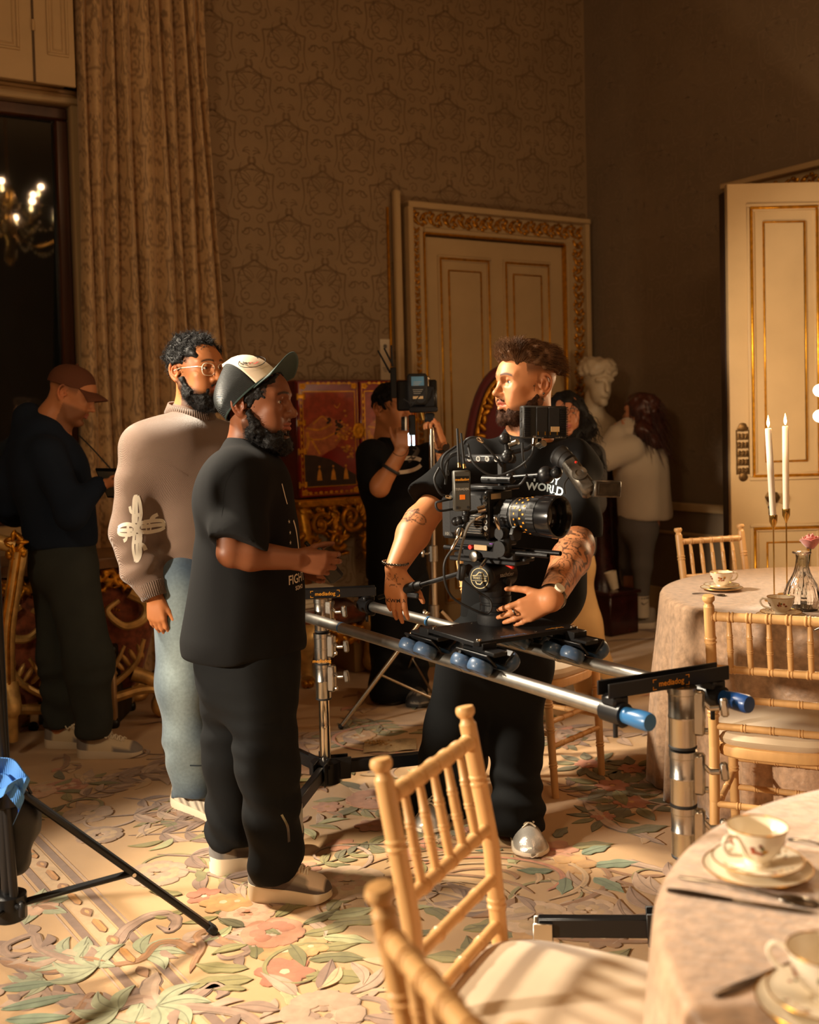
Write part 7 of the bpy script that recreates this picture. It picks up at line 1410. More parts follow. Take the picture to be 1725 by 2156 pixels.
# ================================================================= the focus puller with the monitor
def boy():
    Y0 = 5.75; root = px(840, 1470, Y=Y0); root[2] = 0; PR = thing('person', 'young man in a black T-shirt with hand at mouth, gripping the chrome stand', 'person', root); J = lambda x, y, Y: px(x, y, Y=Y)
    f = nz(V3(.72, -.66, -.06)); R = basis(f); hc = J(826, 862, Y0); sc = 1.04; base = c8(184, 120, 76); fb = nz(V3(.4, -.9, 0)); Rb = basis(fb)
    s = SDF(.014); q, e, co = head(s, hc, R, sc); nb = J(822, 925, Y0+.02); s.cone(q(0, -.03, -.04), nb, .054, .06, .03); ch = J(840, 1010, Y0); s.cone(nb, ch, .065, .10, .05); s.cone(ch, J(840, 1180, Y0), .09, .10, .05)
    sh, el, wr = J(785, 960, Y0-.10), J(800, 1026, Y0-.26), J(846, 950, Y0-.26); limb(s, [sh, el], [.055, .048]); limb(s, [el, wr], [.048, .034]); hand(s, wr, nz(V3(.12, .1, 1)), nz(V3(-.2, 1, 0)), nz(V3(-.9, -.2, 0)), (.7, 1.1, .8), 1.0, (.5, .8, .2))
    sh2, el2, wr2 = J(905, 960, Y0+.02), J(945, 1010, Y0-.20), J(926, 925, Y0-.34); limb(s, [sh2, el2, wr2], [.055, .045, .030]); hand(s, wr2, nz(V3(-.30, -.25, .85)), nz(V3(-.8, -.35, -.1)), nz(V3(-.1, -.5, .9)), (.8, 1.0, .8), 1.0, (.3, .9, .2), .7)
    for x in (815, 870): limb(s, [J(840, 1180, Y0), J(x, 1330, Y0), J(x, 1470, Y0)], [.065, .05, .04])
    stub = (c8(24, 18, 16), lambda x, y, z: .5*(y < .03)*sst(z, .0, .04))
    c0 = skin_col(base, hc, R, sc, c8(160, 92, 76), c8(20, 15, 13), stub)
    def col(V): C = c0(V); m = (np.linalg.norm(V-(el2+wr2)/2, axis=1) < .13)*(V[:, 0] > .12); return mixc(C, c8(50, 36, 28), m*.7*(np.abs(gnoise(V, 60, 4)) < .22))
    solid(s, 'body', M_SKIN, PR, ((hc-V3(.13, .13, .14), hc+V3(.13, .13, .13), .0042), (V3(wr[0]-.08, wr2[1]-.12, wr[2]-.05), V3(wr2[0]+.1, wr[1]+.1, wr[2]+.17), .005)), col); eyes(PR, hc, R, nz(f+V3(.2, .2, 0)), sc, (.03, .015, .008))
    s = SDF(.005); q, e, co = head_prims(s, hc, R, sc); e((0, -.015, .045), (.084, .106, .092)); e((0, .105, -.035), (.09, .085, .085), .006, True); e((-.012, .075, .075), (.055, .03, .035), .02); s.slab(q(0, -.05, -.03), R@nz(V3(0, .3, -1)))
    for sx in (-1, 1): e((sx*.088, -.028, -.02), (.03, .034, .045), .006, True)
    s.noise(120, .003, 5); hr = solid(s, 'hair', M_HAIRK, PR); pts = surf_pts(hr, 900, 5, lambda p, n: n[2] > -.2); strands('fringe', M_HAIRK, hr, [p for p, n in pts], [n*.4+R[:, 1]*.8-ZU*.2 for p, n in pts], .035, .0010, 5, 6, .4, .2)
    s = SDF(.008); s.ell(J(840, 1010, Y0), (.22, .15, .2), Rb, .05); s.cone(J(838, 1050, Y0), J(836, 1200, Y0), .16, .16, .06); s.cone(nb-V3(0, 0, .05), nb-V3(0, 0, .01), .095, .078, .03); s.chain([sh, J(786, 1005, Y0-.18)], [.085, .082], .03); s.chain([sh2, J(930, 985, Y0-.10)], [.08, .078], .03); s.slab(J(838, 1215, Y0), -ZU, .008); s.func(drape(.008, 9, 9)); tee = solid(s, 'tee_shirt', M_TEE, PR); bt = bvh_of(tee)
    g = G(); c_ = J(866, 982, Y0-.3); u_ = V3(.96, .28, 0); ribbon(g, np.array([(.098*math.cos(t), .034*math.sin(t)) for t in np.linspace(.35, 5.9, 34)]), .020, lambda a, b: c_+u_*a+ZU*(b+.25*a*.4)); proj_g(g, bt, V3(.2, -1, 0), .0015, .3); g.build('chest_print', M_WHITE, tee, sharp=0); g = G(); ribbon(g, spl([(.02, .02), (.06, .045), (.085, .075), (.06, .085)], 6), .022, lambda a, b: c_+u_*a+ZU*b); proj_g(g, bt, V3(.2, -1, 0), .0015, .3); g.build('chest_print', mat('grey_print', c8(84, 78, 72), .8, var=.1), tee, sharp=0)
    g = G(); g.tube(spl([J(812, 925, Y0-.3), J(830, 955, Y0-.34), J(852, 958, Y0-.34), J(866, 930, Y0-.3)], 6), .0016, 5); g.build('neck_chain', M_STEEL, PR); A = frame(wr-el); c_ = el*.45+wr*.55
    for nm, c_, d_, r_, m_ in (('wristband', el*.5+wr*.5, wr-el, .046, M_BLK), ('watch', el2*.2+wr2*.8, wr2-el2, .036, M_BLK)): A = frame(d_); g = G(); g.tube([c_+(A[:, 0]*math.cos(t)+A[:, 1]*math.sin(t))*r_ for t in np.linspace(0, 6.283, 24, endpoint=False)], .006, 6, True, flat=1.5); ob = g.build(nm, m_, PR)
    G().cyl(c_+V3(.02, -.034, .0), c_+V3(.022, -.044, 0), .018, n=16).build('watch_face', M_STEEL, ob)
    s = SDF(.009); s.cone(J(838, 1180, Y0), J(838, 1220, Y0), .15, .15, .05); s.chain([J(818, 1230, Y0), J(816, 1350, Y0), J(814, 1455, Y0-.05)], [.11, .09, .09], .04); s.chain([J(862, 1230, Y0), J(866, 1350, Y0+.02), J(868, 1460, Y0)], [.11, .09, .09], .04); s.slab(J(840, 1468, Y0), -ZU); s.func(wrinkle(.05, .3, .010, 55, 1)); s.func(drape(.008, 9, 3)); solid(s, 'trousers', M_TROUS, PR)
    cs = lambda t, h, c: c8(40, 36, 34) if int(t*14+abs(c)*3) % 4 else c8(120, 110, 96); SB = mat('black_sole', (.02, .02, .02), .6, var=.1)
    shoe(PR, px(803, 1452, z=0), px(828, 1488, z=0), .12, cs, .035, .12, None, SB); shoe(PR, px(868, 1462, z=0), px(885, 1494, z=0), .12, cs, .035, .12, None, SB)
boy()
# ================================================================= the two women by the wall
def women():
    M_AUB = mat('auburn_hair', c8(70, 34, 24), .4, bump=.5, bs=60, var=.35, vs_=30, aniso=(1, 1, .15), spec=.6); M_PALE = mat('pale_fleece', c8(190, 174, 152), .95, bump=.3, bs=260, sheen=.3, var=.05); M_LEG = mat('grey_leggings', c8(92, 86, 82), .85, var=.06); M_SOCK = mat('white_sock', c8(206, 192, 170), .9, bump=.2, bs=300, var=.03)
    Y0 = 7.6; J = lambda x, y, Y: px(x, y, Y=Y); root = J(1350, 1310, Y0); root[2] = 0; PR = thing('person', 'woman with long auburn hair in a pale sweatshirt and grey leggings, arms folded', 'person', root)
    f = nz(V3(-.80, .55, -.05)); R = basis(f); hc = J(1345, 868, Y0); fb = nz(V3(-.85, .35, 0)); Rb = basis(fb); s = SDF(.014); q, e, co = head(s, hc, R, 1.0, fem=1); nb = J(1352, 915, Y0); s.cone(q(0, -.03, -.04), nb, .046, .05, .03); s.cone(nb, J(1345, 1000, Y0), .07, .12, .05); s.cone(J(1345, 1000, Y0), J(1350, 1100, Y0), .12, .13, .05)
    sh, el, wr = J(1330, 945, Y0-.16), J(1272, 962, Y0-.16), J(1318, 918, Y0-.1); limb(s, [sh, el, wr], [.05, .04, .028]); hand(s, wr, nz(V3(.1, .1, 1)), V3(0, 1, 0), V3(-1, 0, 0), (.5, .7, .5), .9)
    lg = ((J(1352, 1120, Y0-.05), J(1352, 1190, Y0-.06), J(1352, 1290, Y0-.07)), (J(1332, 1115, Y0+.10), J(1326, 1185, Y0+.18), J(1326, 1262, Y0+.30)))
    for L_ in lg: limb(s, L_, [.085, .055, .040])
    solid(s, 'body', M_SKIN, PR, ((hc-V3(.13, .13, .14), hc+V3(.13, .13, .13), .006),), skin_col(c8(190, 130, 96), hc, R, 1.0, c8(170, 90, 80), c8(60, 36, 26)))
    s = SDF(.008); q, e, co = head_prims(s, hc, R, 1.0); e((0, -.02, .04), (.092, .112, .098)); s.chain([q(0, -.07, .02), J(1370, 900, Y0+.02), J(1385, 940, Y0-.02)], [.09, .085, .055], .05); s.chain([q(.07, -.01, .0), J(1352, 905, Y0-.12), J(1380, 935, Y0-.10)], [.05, .05, .04], .04); e((0, .115, -.03), (.08, .07, .09), .02, True); s.noise(60, .006, 2); hr = solid(s, 'hair', M_AUB, PR); pts = surf_pts(hr, 500, 3, lambda p, n: True); strands('long_strand', M_AUB, hr, [p for p, n in pts], [n*.3-ZU+V3(.25, 0, 0) for p, n in pts], .16, .0022, 6, 3, 0, .1)
    s = SDF(.010); s.ell(J(1345, 985, Y0), (.20, .17, .2), Rb, .06); s.cone(J(1350, 1000, Y0), J(1352, 1075, Y0), .17, .165, .06); s.chain([sh, el], [.09, .085], .04); s.chain([el, J(1297, 915, Y0-.1)], [.085, .06], .04); s.chain([J(1350, 930, Y0+.15), J(1290, 945, Y0+.1), J(1305, 905, Y0)], [.08, .075, .05], .04); s.ell(J(1335, 905, Y0), (.14, .10, .06), Rb, .04); s.cone(J(1322, 895, Y0-.04), J(1310, 925, Y0-.06), .05, .05, .03); s.cone(J(1372, 960, Y0), J(1390, 1080, Y0+.03), .10, .10, .05); s.slab(J(1350, 1092, Y0), V3(-.08, 0, -1)); s.func(drape(.010, 8, 4)); solid(s, 'sweatshirt', M_PALE, PR)
    s = SDF(.009); s.cone(J(1345, 1080, Y0), J(1345, 1110, Y0), .14, .14, .05)
    for L_ in lg: s.chain([L_[0], L_[1], L_[2]+V3(0, 0, .10)], [.105, .068, .050], .04)
    solid(s, 'leggings', M_LEG, PR)
    for k, L_ in enumerate(lg): c_ = L_[2]; so = G().lathe([(.050, .0), (.052, .03), (.050, .14), (.053, .15), (.045, .152)], c_-ZU*.03, n=20).build('sock', M_SOCK, PR); g = G(); ribbon(g, spl([(-.022, .004), (-.012, -.008), (.004, -.003), (.026, .012)], 5), np.linspace(.007, .002, 16), lambda a, b: c_+V3(.01+a, -.055, .075+b)); g.build('swoosh', M_IRON, so, sharp=0)
    cs = lambda t, h, c: c8(196, 180, 156) if t > .86 else c8(136, 124, 110); SO_ = MATS['white_sole']
    shoe(PR, px(1382, 1322, z=0), px(1305, 1320, z=0), .10, cs, .034, .13, M_WHITE, SO_); s2 = shoe(PR, px(1345, 1303, z=0), px(1296, 1299, z=0), .10, cs, .034, .13, M_WHITE, SO_)
    # dark-haired woman in beige wide trousers
    Y0 = 5.95; root = J(1235, 1460, Y0); root[2] = 0; PR = thing('person', 'woman with long dark wavy hair and beige wide trousers standing behind the cameraman', 'person', root); f = nz(V3(-.12, -1, -.05)); R = basis(f); hc = J(1194, 872, Y0); s = SDF(.014); q, e, co = head(s, hc, R, .95, fem=1); nb = J(1196, 925, Y0+.02); s.cone(nb, J(1200, 1000, Y0), .06, .12, .05); s.cone(J(1200, 1000, Y0), J(1205, 1130, Y0), .12, .12, .05)
    for sx in (-1, 1): limb(s, [J(1200+sx*48, 955, Y0), J(1200+sx*46, 1060, Y0-.04), J(1200+sx*8, 1095, Y0-.16)], [.04, .035, .028]); limb(s, [J(1194+sx*8, 1185, Y0), J(1205+sx*22, 1310, Y0), J(1228+sx*32, 1440, Y0-.02)], [.06, .05, .04])
    solid(s, 'body', M_SKIN, PR, ((hc-V3(.12, .12, .14), hc+V3(.12, .12, .13), .005),), skin_col(c8(168, 108, 74), hc, R, .95, c8(150, 74, 66), c8(24, 16, 14))); eyes(PR, hc, R, f, .95)
    s = SDF(.007); q, e, co = head_prims(s, hc, R, .95); e((0, -.02, .04), (.092, .112, .10)); e((0, .115, -.01), (.058, .08, .085), .015, True)
    for sx in (-1, 1): s.chain([q(sx*.075, -.02, .02), q(sx*.10, -.01, -.09), J(1196+sx*46, 960, Y0-.06), J(1196+sx*40, 1005, Y0-.12)], [.045, .058, .055, .03], .04)
    s.noise(45, .007, 2); hr = solid(s, 'hair', M_HAIRK, PR); pts = surf_pts(hr, 500, 3, lambda p, n: n[1] < .5); strands('long_strand', M_HAIRK, hr, [p for p, n in pts], [n*.3-ZU for p, n in pts], .12, .002, 7, 3, 0, .2, .012)
    M_GREY = mat('grey_knit', c8(58, 54, 52), .95, bump=.2, bs=300, var=.06); s = SDF(.010); s.ell(J(1200, 1000, Y0), (.185, .13, .19), R, .05); s.cone(J(1200, 1020, Y0), J(1205, 1150, Y0), .13, .13, .05)
    for sx in (-1, 1): s.chain([J(1200+sx*46, 960, Y0), J(1200+sx*50, 1060, Y0-.04), J(1200+sx*10, 1095, Y0-.15)], [.07, .06, .045], .03)
    s.slab(J(1200, 1175, Y0), -ZU); s.func(drape(.008, 9, 3)); solid(s, 'jumper', M_GREY, PR)
    M_BEI = mat('beige_drill', c8(206, 166, 112), .85, bump=.12, bs=500, var=.06); s = SDF(.009); s.cone(J(1200, 1160, Y0), J(1202, 1190, Y0), .13, .14, .05); s.chain([J(1180, 1210, Y0), J(1182, 1320, Y0), J(1195, 1460, Y0)], [.11, .11, .12], .05); s.chain([J(1208, 1210, Y0), J(1228, 1320, Y0-.02), J(1262, 1462, Y0-.04)], [.11, .105, .13], .05); s.slab(J(1230, 1468, Y0), -ZU); s.func(drape(.014, 8, 5)); solid(s, 'wide_trousers', M_BEI, PR)
    shoe(PR, px(1262, 1462, z=0), px(1275, 1486, z=0), .09, cs, .03, .09, None, SO_); shoe(PR, px(1195, 1462, z=0), px(1190, 1486, z=0), .09, cs, .03, .09, None, SO_)
women()
# ---------------------------------------------------------------- dolly rails, stands and the cine camera
M_TUBE = mat('steel_tube', c8(186, 182, 174), .36, 1, bump=.05, bs=60, var=.12, vs_=26, aniso=(1, 1, 1))
M_CHROME = mat('chrome', c8(206, 196, 180), .16, 1, var=.04); M_ALU = mat('cast_aluminium', c8(188, 184, 176), .27, 1, bump=.08, bs=120, var=.06)
M_RIG = mat('anodised_black', (.012, .012, .013), .38, .3, bump=.05, bs=300, var=.15); M_RUB = mat('black_rubber', (.010, .010, .011), .6, bump=.1, bs=200, var=.1)
M_URE = mat('blue_urethane', c8(58, 82, 112), .42, coat=.25, var=.1, vs_=20); M_CAPBL = mat('blue_end_cap', c8(48, 104, 156), .35, coat=.2, var=.05)
M_ORANGE = mat('amber_print', c8(226, 150, 40), .6, var=.05); M_PGREY = mat('grey_print_fine', c8(170, 164, 152), .6, var=.05)
ZT = .78; FB, BB = V3(-.54, 4.21, ZT), V3(-.222, 4.255, ZT); FA, BA = px(1352, 1516, z=ZT), px(1560, 1479, z=ZT); FA = FA+nz(FB-FA)*.045; BA = BA+nz(BB-BA)*.045; TD = nz(FB-FA); TS = V3(-TD[1], TD[0], 0); TS = TS if TS[0] > 0 else -TS
for (a, b, lab) in ((FA, FB, 'steel dolly rail nearer the lens, with a light blue end cap'), (BA, BB, 'steel dolly rail nearer the cameraman, with a deep blue end cap')):
    t = thing('dolly_rail', lab, 'rail', (a+b)/2); g = G(); g.lathe([(.019, 0), (.019, np.linalg.norm(b-a))], a, TD, 28); g.build('tube', M_TUBE, t)
    for k in (.34, .72): g = G(); p = a+(b-a)*k; g.lathe([(.0193, 0), (.0196, .001), (.0196, .007), (.0193, .008)], p, TD, 28); g.build('joint_ring', M_CAPBL if k == .72 else M_ALU, t)
    g = G(); g.lathe([(.0185, .05), (.0215, .0), (.0225, -.012), (.0225, -.045), (.020, -.052), (.002, -.053)], a-TD*.02, TD, 28); g.build('end_cap', M_CAPBL if a is FA else mat('deep_blue_cap', c8(20, 62, 120), .35, coat=.2, var=.05), t)
def knob(g, p, d, s_=1.0):
    d = nz(d); g.cyl(p, p+d*.022*s_, .007*s_, n=10); A = frame(d); g.box(p+d*.034*s_, (.016*s_, .046*s_, .02*s_), A, .005*s_)
def stand(col, zb, lab, sections, legs, beam):
    col = np.array(col, float); t = thing('track_stand', lab, 'stand', col*[1, 1, 0])
    for i, (z0, z1, r) in enumerate(sections):
        g = G(); g.lathe([(r*.96, 0), (r, .004), (r, (z1-z0)*.45), (r*1.03, (z1-z0)*.46), (r*1.03, (z1-z0)*.50), (r, (z1-z0)*.51), (r, z1-z0-.02), (r*1.06, z1-z0-.018), (r*1.06, z1-z0-.002), (r*.9, z1-z0)], (col[0], col[1], z0), n=28); sec = g.build('section', M_CHROME if r < .026 else M_ALU, t)
        if r > .026:
            G().lathe([(r*.94, 0), (r*1.02, .002), (r*1.02, .006), (r*.94, .008)], (col[0], col[1], z0-.007), n=24).build('seal_ring', M_RUB, sec)
            d = nz(V3(.93, -.36, .06)); g = G(); g.box((col+V3(0, 0, 0))*[1, 1, 0]+d*(r+.006)+ZU*(z0+(z1-z0)*.55), (.03, .03, (z1-z0)*.75), frame(ZU, V3(.36, .93, 0)), .006); g.cyl(col*[1, 1, 0]+d*r+ZU*(z0+.035), col*[1, 1, 0]+d*(r+.028)+ZU*(z0+.035), .008, n=10); g.build('clamp_block', M_ALU, sec)
            g = G(); p = col*[1, 1, 0]+d*(r+.012)+ZU*(z1-.035); g.cyl(p, p+V3(.7, -.2, -.7)*.03, .006, n=10); knob(g, p+V3(.7, -.2, -.7)*.028, V3(.9, -.3, .1)); g.build('wing_knob', M_ALU, sec)
    g = G(); g.lathe([(.045, -.055), (.058, -.05), (.058, .03), (.04, .04)], (col[0], col[1], zb), n=28); hub = g.build('hub', M_RIG, t)
    for d in legs:
        d = np.array(d, float); L = np.linalg.norm(d); u = nz(d); p0 = col*[1, 1, 0]+ZU*zb+u*.045; p1 = col*[1, 1, 0]+d+ZU*(zb-.015); A = frame(p1-p0); g = G()
        g.box((p0+p1)/2, (.03, .05, np.linalg.norm(p1-p0)), A, .004); lg = g.build('leg', M_RIG, t)
        g = G(); 
        for s_ in (-1, 1): g.box(p0+A[:, 0]*s_*.022, (.006, .085, .10), A, .002); g.cyl(p0+A[:, 0]*s_*.024+A[:, 1]*.02, p0+A[:, 0]*s_*.032+A[:, 1]*.02, .009, n=8)
        g.build('leg_bracket', M_RIG, lg)
        z0 = p1[2]-.02; cz = .052; c_ = p1*[1, 1, 0]-u*.012; g = G(); g.cyl(c_+ZU*(z0-.0), c_+ZU*(z0-.03), .024, n=16); g.box(c_+ZU*(z0+cz+.02)/2+V3(0, 0, .012)+A[:, 0]*.022, (.006, .05, max(.05, z0-cz+.03)), np.stack([A[:, 0], nz(np.cross(ZU, A[:, 0])), ZU], 1), .002); g.box(c_+ZU*(z0+cz+.02)/2+V3(0, 0, .012)-A[:, 0]*.022, (.006, .05, max(.05, z0-cz+.03)), np.stack([A[:, 0], nz(np.cross(ZU, A[:, 0])), ZU], 1), .002); cs_ = g.build('caster', M_ALU, t)
        g = G(); g.lathe([(.030, -.016), (.046, -.014), (.050, -.008), (.050, .008), (.046, .014), (.030, .016)], c_-u*.02+ZU*.0505, A[:, 0], 24); g.build('wheel', M_RUB, cs_)
    # cross beam with clamps
    a, b, zbm = beam; a = np.array(a); b = np.array(b); u = nz(b-a); A = np.stack([u, -V3(-u[1], u[0], 0), ZU], 1); m = (a+b)/2; L = np.linalg.norm((b-a)[:2])+.07
    g = G(); v_ = nz(V3(u[1], -u[0], 0)); v_ = v_ if v_[1] < 0 else -v_
    for s_ in (-1, 1): g.box(m*[1, 1, 0]+ZU*zbm+v_*s_*.022, (L, .006, .036), np.stack([u, v_, ZU], 1), .002)
    g.box(m*[1, 1, 0]+ZU*(zbm-.016), (L*.9, .042, .006), np.stack([u, v_, ZU], 1), .001); bm = g.build('cross_beam', M_RIG, t)
    for p in (a, b):
        g = G(); g.lathe([(.0195, -.035), (.0275, -.034), (.0285, .0), (.0275, .034), (.0195, .035)], p, TD, 24, cap=False); g.box(p+ZU*.03, (.05, .05, .026), np.stack([TD, TS, ZU], 1), .006); g.cyl(p-ZU*.02, p-ZU*.062, .006, n=10); g.box(p-ZU*.03+TS*.02, (.03, .024, .02), np.stack([TD, TS, ZU], 1), .005); g.build('tube_clamp', M_RIG, bm)
    lc = m*[1, 1, 0]+ZU*zbm+v_*.0256; uu = u if u[0] > 0 else -u; text('mediadog', .020, lc, uu, ZU, M_ORANGE, bm, .0006, 'beam_lettering', .0002)
    g = G()
    for sx in (-1, 1):
        for sz in (-1, 1): g.box(lc+uu*sx*.050+ZU*sz*.012, (.010, .0006, .0016), np.stack([uu, v_, ZU], 1)); g.box(lc+uu*sx*.055+ZU*sz*.009, (.0016, .0006, .008), np.stack([uu, v_, ZU], 1))
    g.build('logo_corner', M_ORANGE, bm, sharp=0)
    return t, bm
ea, eb = FA+TD*.045, BA+TD*.045; cr = px(1438, 1560, Y=(ea+eb)[1]/2)*[1, 1, 0]
stand(cr, .215, 'chrome column stand under the right end of the rails', ((.26, .405, .021), (.40, .525, .031), (.53, .665, .0325), (.675, .823, .034)), ((-.36, .06, 0), (.3, -.2, 0), (.12, .40, 0)), (ea, eb, .838))
st_, _ = stand(px(680, 1400, Y=4.14)*[1, 1, 0], .165, 'chrome column stand under the left end of the rails', ((.20, .47, .0215), (.44, .575, .030), (.575, .69, .0315), (.70, .823, .028)), ((-.085, -.40, 0), (.42, .16, 0), (-.20, .32, 0)), (FB-TD*.08, BB-TD*.08, .838))
pl_ = px(678, 1392, Y=4.14-.034); text('mediadog', .018, pl_, V3(1, 0, 0), ZU, M_ORANGE, st_, .001, 'stand_lettering', .0002)
# ---- dolly
def on_tube(a, x):
    lo, hi = 0.0, 1.9; inv = cam.matrix_world.inverted()
    for _ in range(40):
        m = (lo+hi)/2; p = inv @ Vector(a+TD*m); u = p.x/-p.z*FPX+862.5
        if u > x: lo = m
        else: hi = m
    return a+TD*(lo+hi)/2
ZP = .872; q1, q2, q3 = px(899, 1322, z=ZP), px(1002, 1353, z=ZP), px(1222, 1320, z=ZP); q4 = q1+q3-q2; DO = thing('camera_dolly', 'black dolly plate on blue skate wheels riding the rails', 'dolly', ((q1+q3)/2)*[1, 1, 0]+ZU*(ZP-.06))
g = G(); P = np.array([q1, q2, q3, q4]); C_ = P.mean(0); P2 = []
for i in range(4):
    for w_ in (.06, .0): pass
    a, b, c = P[i-1], P[i], P[(i+1) % 4]; P2 += [b+nz(a-b)*.012, b+nz(c-b)*.012]
P2 = np.array(P2); P2 = P2 if np.cross(P2[1]-P2[0], P2[2]-P2[1])[2] > 0 else P2[::-1]; g.loft([P2-ZU*.012, P2-ZU*.002, C_+(P2-C_)*.992]); plate = g.build('plate', M_RIG, DO, 30)
g = G()
for i in range(4): p = P[i]+(C_-P[i])*.10; g.lathe([(.008, 0), (.008, .004), (.006, .006), (.001, .004)], p, n=12)
for i in range(8): p = C_+(q2-q1)*.42*(1 if i < 4 else -1)+(q3-q2)*(-.3+.2*(i % 4)); g.lathe([(.003, 0), (.003, .0015), (.001, .0015)], p, n=8)
g.build('bolt', M_CHROME, plate, kind='stuff'); e12 = nz(q3-q2); text('mediadog', .022, (q2*.62+q3*.38)+nz(q1-q2)*.02, e12, np.cross(ZU, e12), mat('blue_print', c8(70, 110, 160), .6, var=.05), plate, .0008, 'plate_lettering', .0003); text('mediadog', .016, (q2*.2+q3*.8)+nz(q1-q2)*.03, e12, np.cross(ZU, e12), M_ORANGE, plate, .0008, 'plate_lettering', .0002)
for tub, xs in ((FA, (908, 1022)), (BA, (1100, 1212))):
    for x in xs:
        p = on_tube(tub, x); g = G(); A = np.stack([TD, TS, ZU], 1); g.box(p+ZU*.062, (.15, .050, .014), A, .003)
        for s_ in (-1, 1): g.box(p+TS*s_*.030+ZU*.046, (.15, .006, .05), A@rotm((1, 0, 0), s_*-.75), .002); g.cyl(p+TS*s_*.036+ZU*.045+TD*.05, p+TS*s_*.052+ZU*.055+TD*.05, .006, n=8)
        g.box(p+ZU*.076, (.05, .05, .022), A, .002); tk = g.build('truck', M_RIG, DO)
        for s_ in (-1, 1):
            for k in (-1, 1):
                cd_ = nz(TS*s_*.86+ZU*.5); c_ = p+cd_*(.019+.036)+TD*k*.041; ax_ = np.cross(TD, cd_); g = G(); g.lathe([(.015, -.013), (.019, -.015), (.030, -.017), (.0345, -.012), (.036, -.004), (.036, .004), (.0345, .012), (.030, .017), (.019, .015), (.015, .013)], c_, ax_, 28); wh = g.build('skate_wheel', M_URE, DO); G().lathe([(.004, -.016), (.0125, -.014), (.0145, -.012), (.0145, .012), (.0125, .014), (.004, .016)], c_, ax_, 16).build('hub', M_IRON, wh)
# ---- fluid head and camera (frame: L lens axis, S to the right of the lens as seen from behind it, U up)
L = nz(V3(.72, -.69, 0)); S = V3(.69, .72, 0); RL = np.stack([L, S, ZU], 1); O = px(1043, 1262, Y=3.29); CQ = lambda a, b, c: O+L*a+S*b+ZU*c; dz_ = ZP-O[2]
CAM = thing('cine_camera', 'black cine camera rig with large lens and monitor in front of the tattooed man', 'camera', O*[1, 1, 0]+ZU*(ZP+.22)); HD = thing('fluid_head', 'black fluid tripod head with pan bar bolted to the dolly plate', 'tripod head', O*[1, 1, 0]+ZU*ZP)
G().lathe([(.054, .0), (.056, .006), (.056, .030), (.053, .033), (.045, .034)], O+ZU*dz_, n=36).build('bowl_base', M_RUB, HD)
g = G(); g.lathe([(.044, .034), (.044, .040), (.0475, .042), (.0475, .058), (.045, .060), (.045, .066), (.0485, .068), (.0485, .084), (.046, .086), (.045, .09)], O+ZU*dz_, n=48, flute=lambda t, z: .018*np.sign(np.sin(18*t))*(.041 < z < .059)); g.build('pan_drag_ring', M_RIG, HD, 30)
g = G(); z0 = dz_+.085; g.loft([np.array([CQ(.045*math.cos(t), .05*math.sin(t), z0) for t in np.linspace(0, 6.283, 20, endpoint=False)]), np.array([CQ(.048*math.cos(t), .055*math.sin(t), z0+.03) for t in np.linspace(0, 6.283, 20, endpoint=False)]), np.array([CQ(.040*math.cos(t), .055*math.sin(t), z0+.055) for t in np.linspace(0, 6.283, 20, endpoint=False)])]); g.cyl(CQ(0, -.058, z0+.062), CQ(0, .062, z0+.062), .040, n=32); g.build('tilt_housing', M_RIG, HD)
fd = nz(V3(-.56, -.83, .03)); dc_ = CQ(0, -.060, z0+.060); g = G(); g.lathe([(.041, -.012), (.043, .0), (.041, .008), (.036, .012), (.002, .013)], dc_, fd, 36); dk = g.build('drag_disc', M_RUB, HD); du = nz(np.cross(ZU, fd)); dv = np.cross(fd, du)
f_ = lambda a, b: dc_+fd*.0138+du*a+dv*b; g = G(); ribbon(g, [(.030*math.cos(t), .030*math.sin(t)) for t in np.linspace(0, 6.3, 40)], .0022, f_)
for sg in (1, -1): ribbon(g, np.array([(-.024, .006), (-.012, .008), (-.002, .018), (.010, .017), (.014, .010)])*sg, .0035, f_); ribbon(g, np.array([(-.026, .0075), (.026, .0075)])*[1, sg], .0012, f_)
g.build('disc_emblem', mat('pale_gold_print', c8(206, 190, 140), .5, var=.03), dk, sharp=0); text('VIDEO 18 S1', .0085, dc_+fd*.0136, du, dv, MATS['pale_gold_print'], dk, .0004, 'disc_lettering', .0001)
ff = nz(V3(.62, -.78, 0)); text('sachtler', .018, CQ(.046, -.005, z0+.068)+ff*.006, nz(np.cross(ZU, ff)), ZU, M_PGREY, HD, .001, 'head_lettering', .0002); G().lathe([(.012, 0), (.012, .012), (.009, .014), (.001, .014)], CQ(.040, .0, z0+.045), L, 16).build('drag_knob', M_RUB, HD)
g = G(); g.box(CQ(0, .0, z0+.106), (.20, .055, .012), RL, .003); g.box(CQ(0, -.004, z0+.119), (.28, .048, .014), RL, .004); hp = g.build('sliding_plate', M_RIG, HD); g = G()
for k in range(19): g.box(CQ(-.07+.0075*k, -.0282, z0+.106), (.0012, .0006, .006 if k % 3 == 0 else .0035), RL)
g.build('scale_mark', M_WHITE, hp, sharp=0); G().box(CQ(.085, -.034, z0+.100), (.034, .012, .010), RL@rotm((0, 1, 0), .35), .003).build('release_lever', mat('red_plastic', c8(200, 40, 26), .4, var=.05), HD)
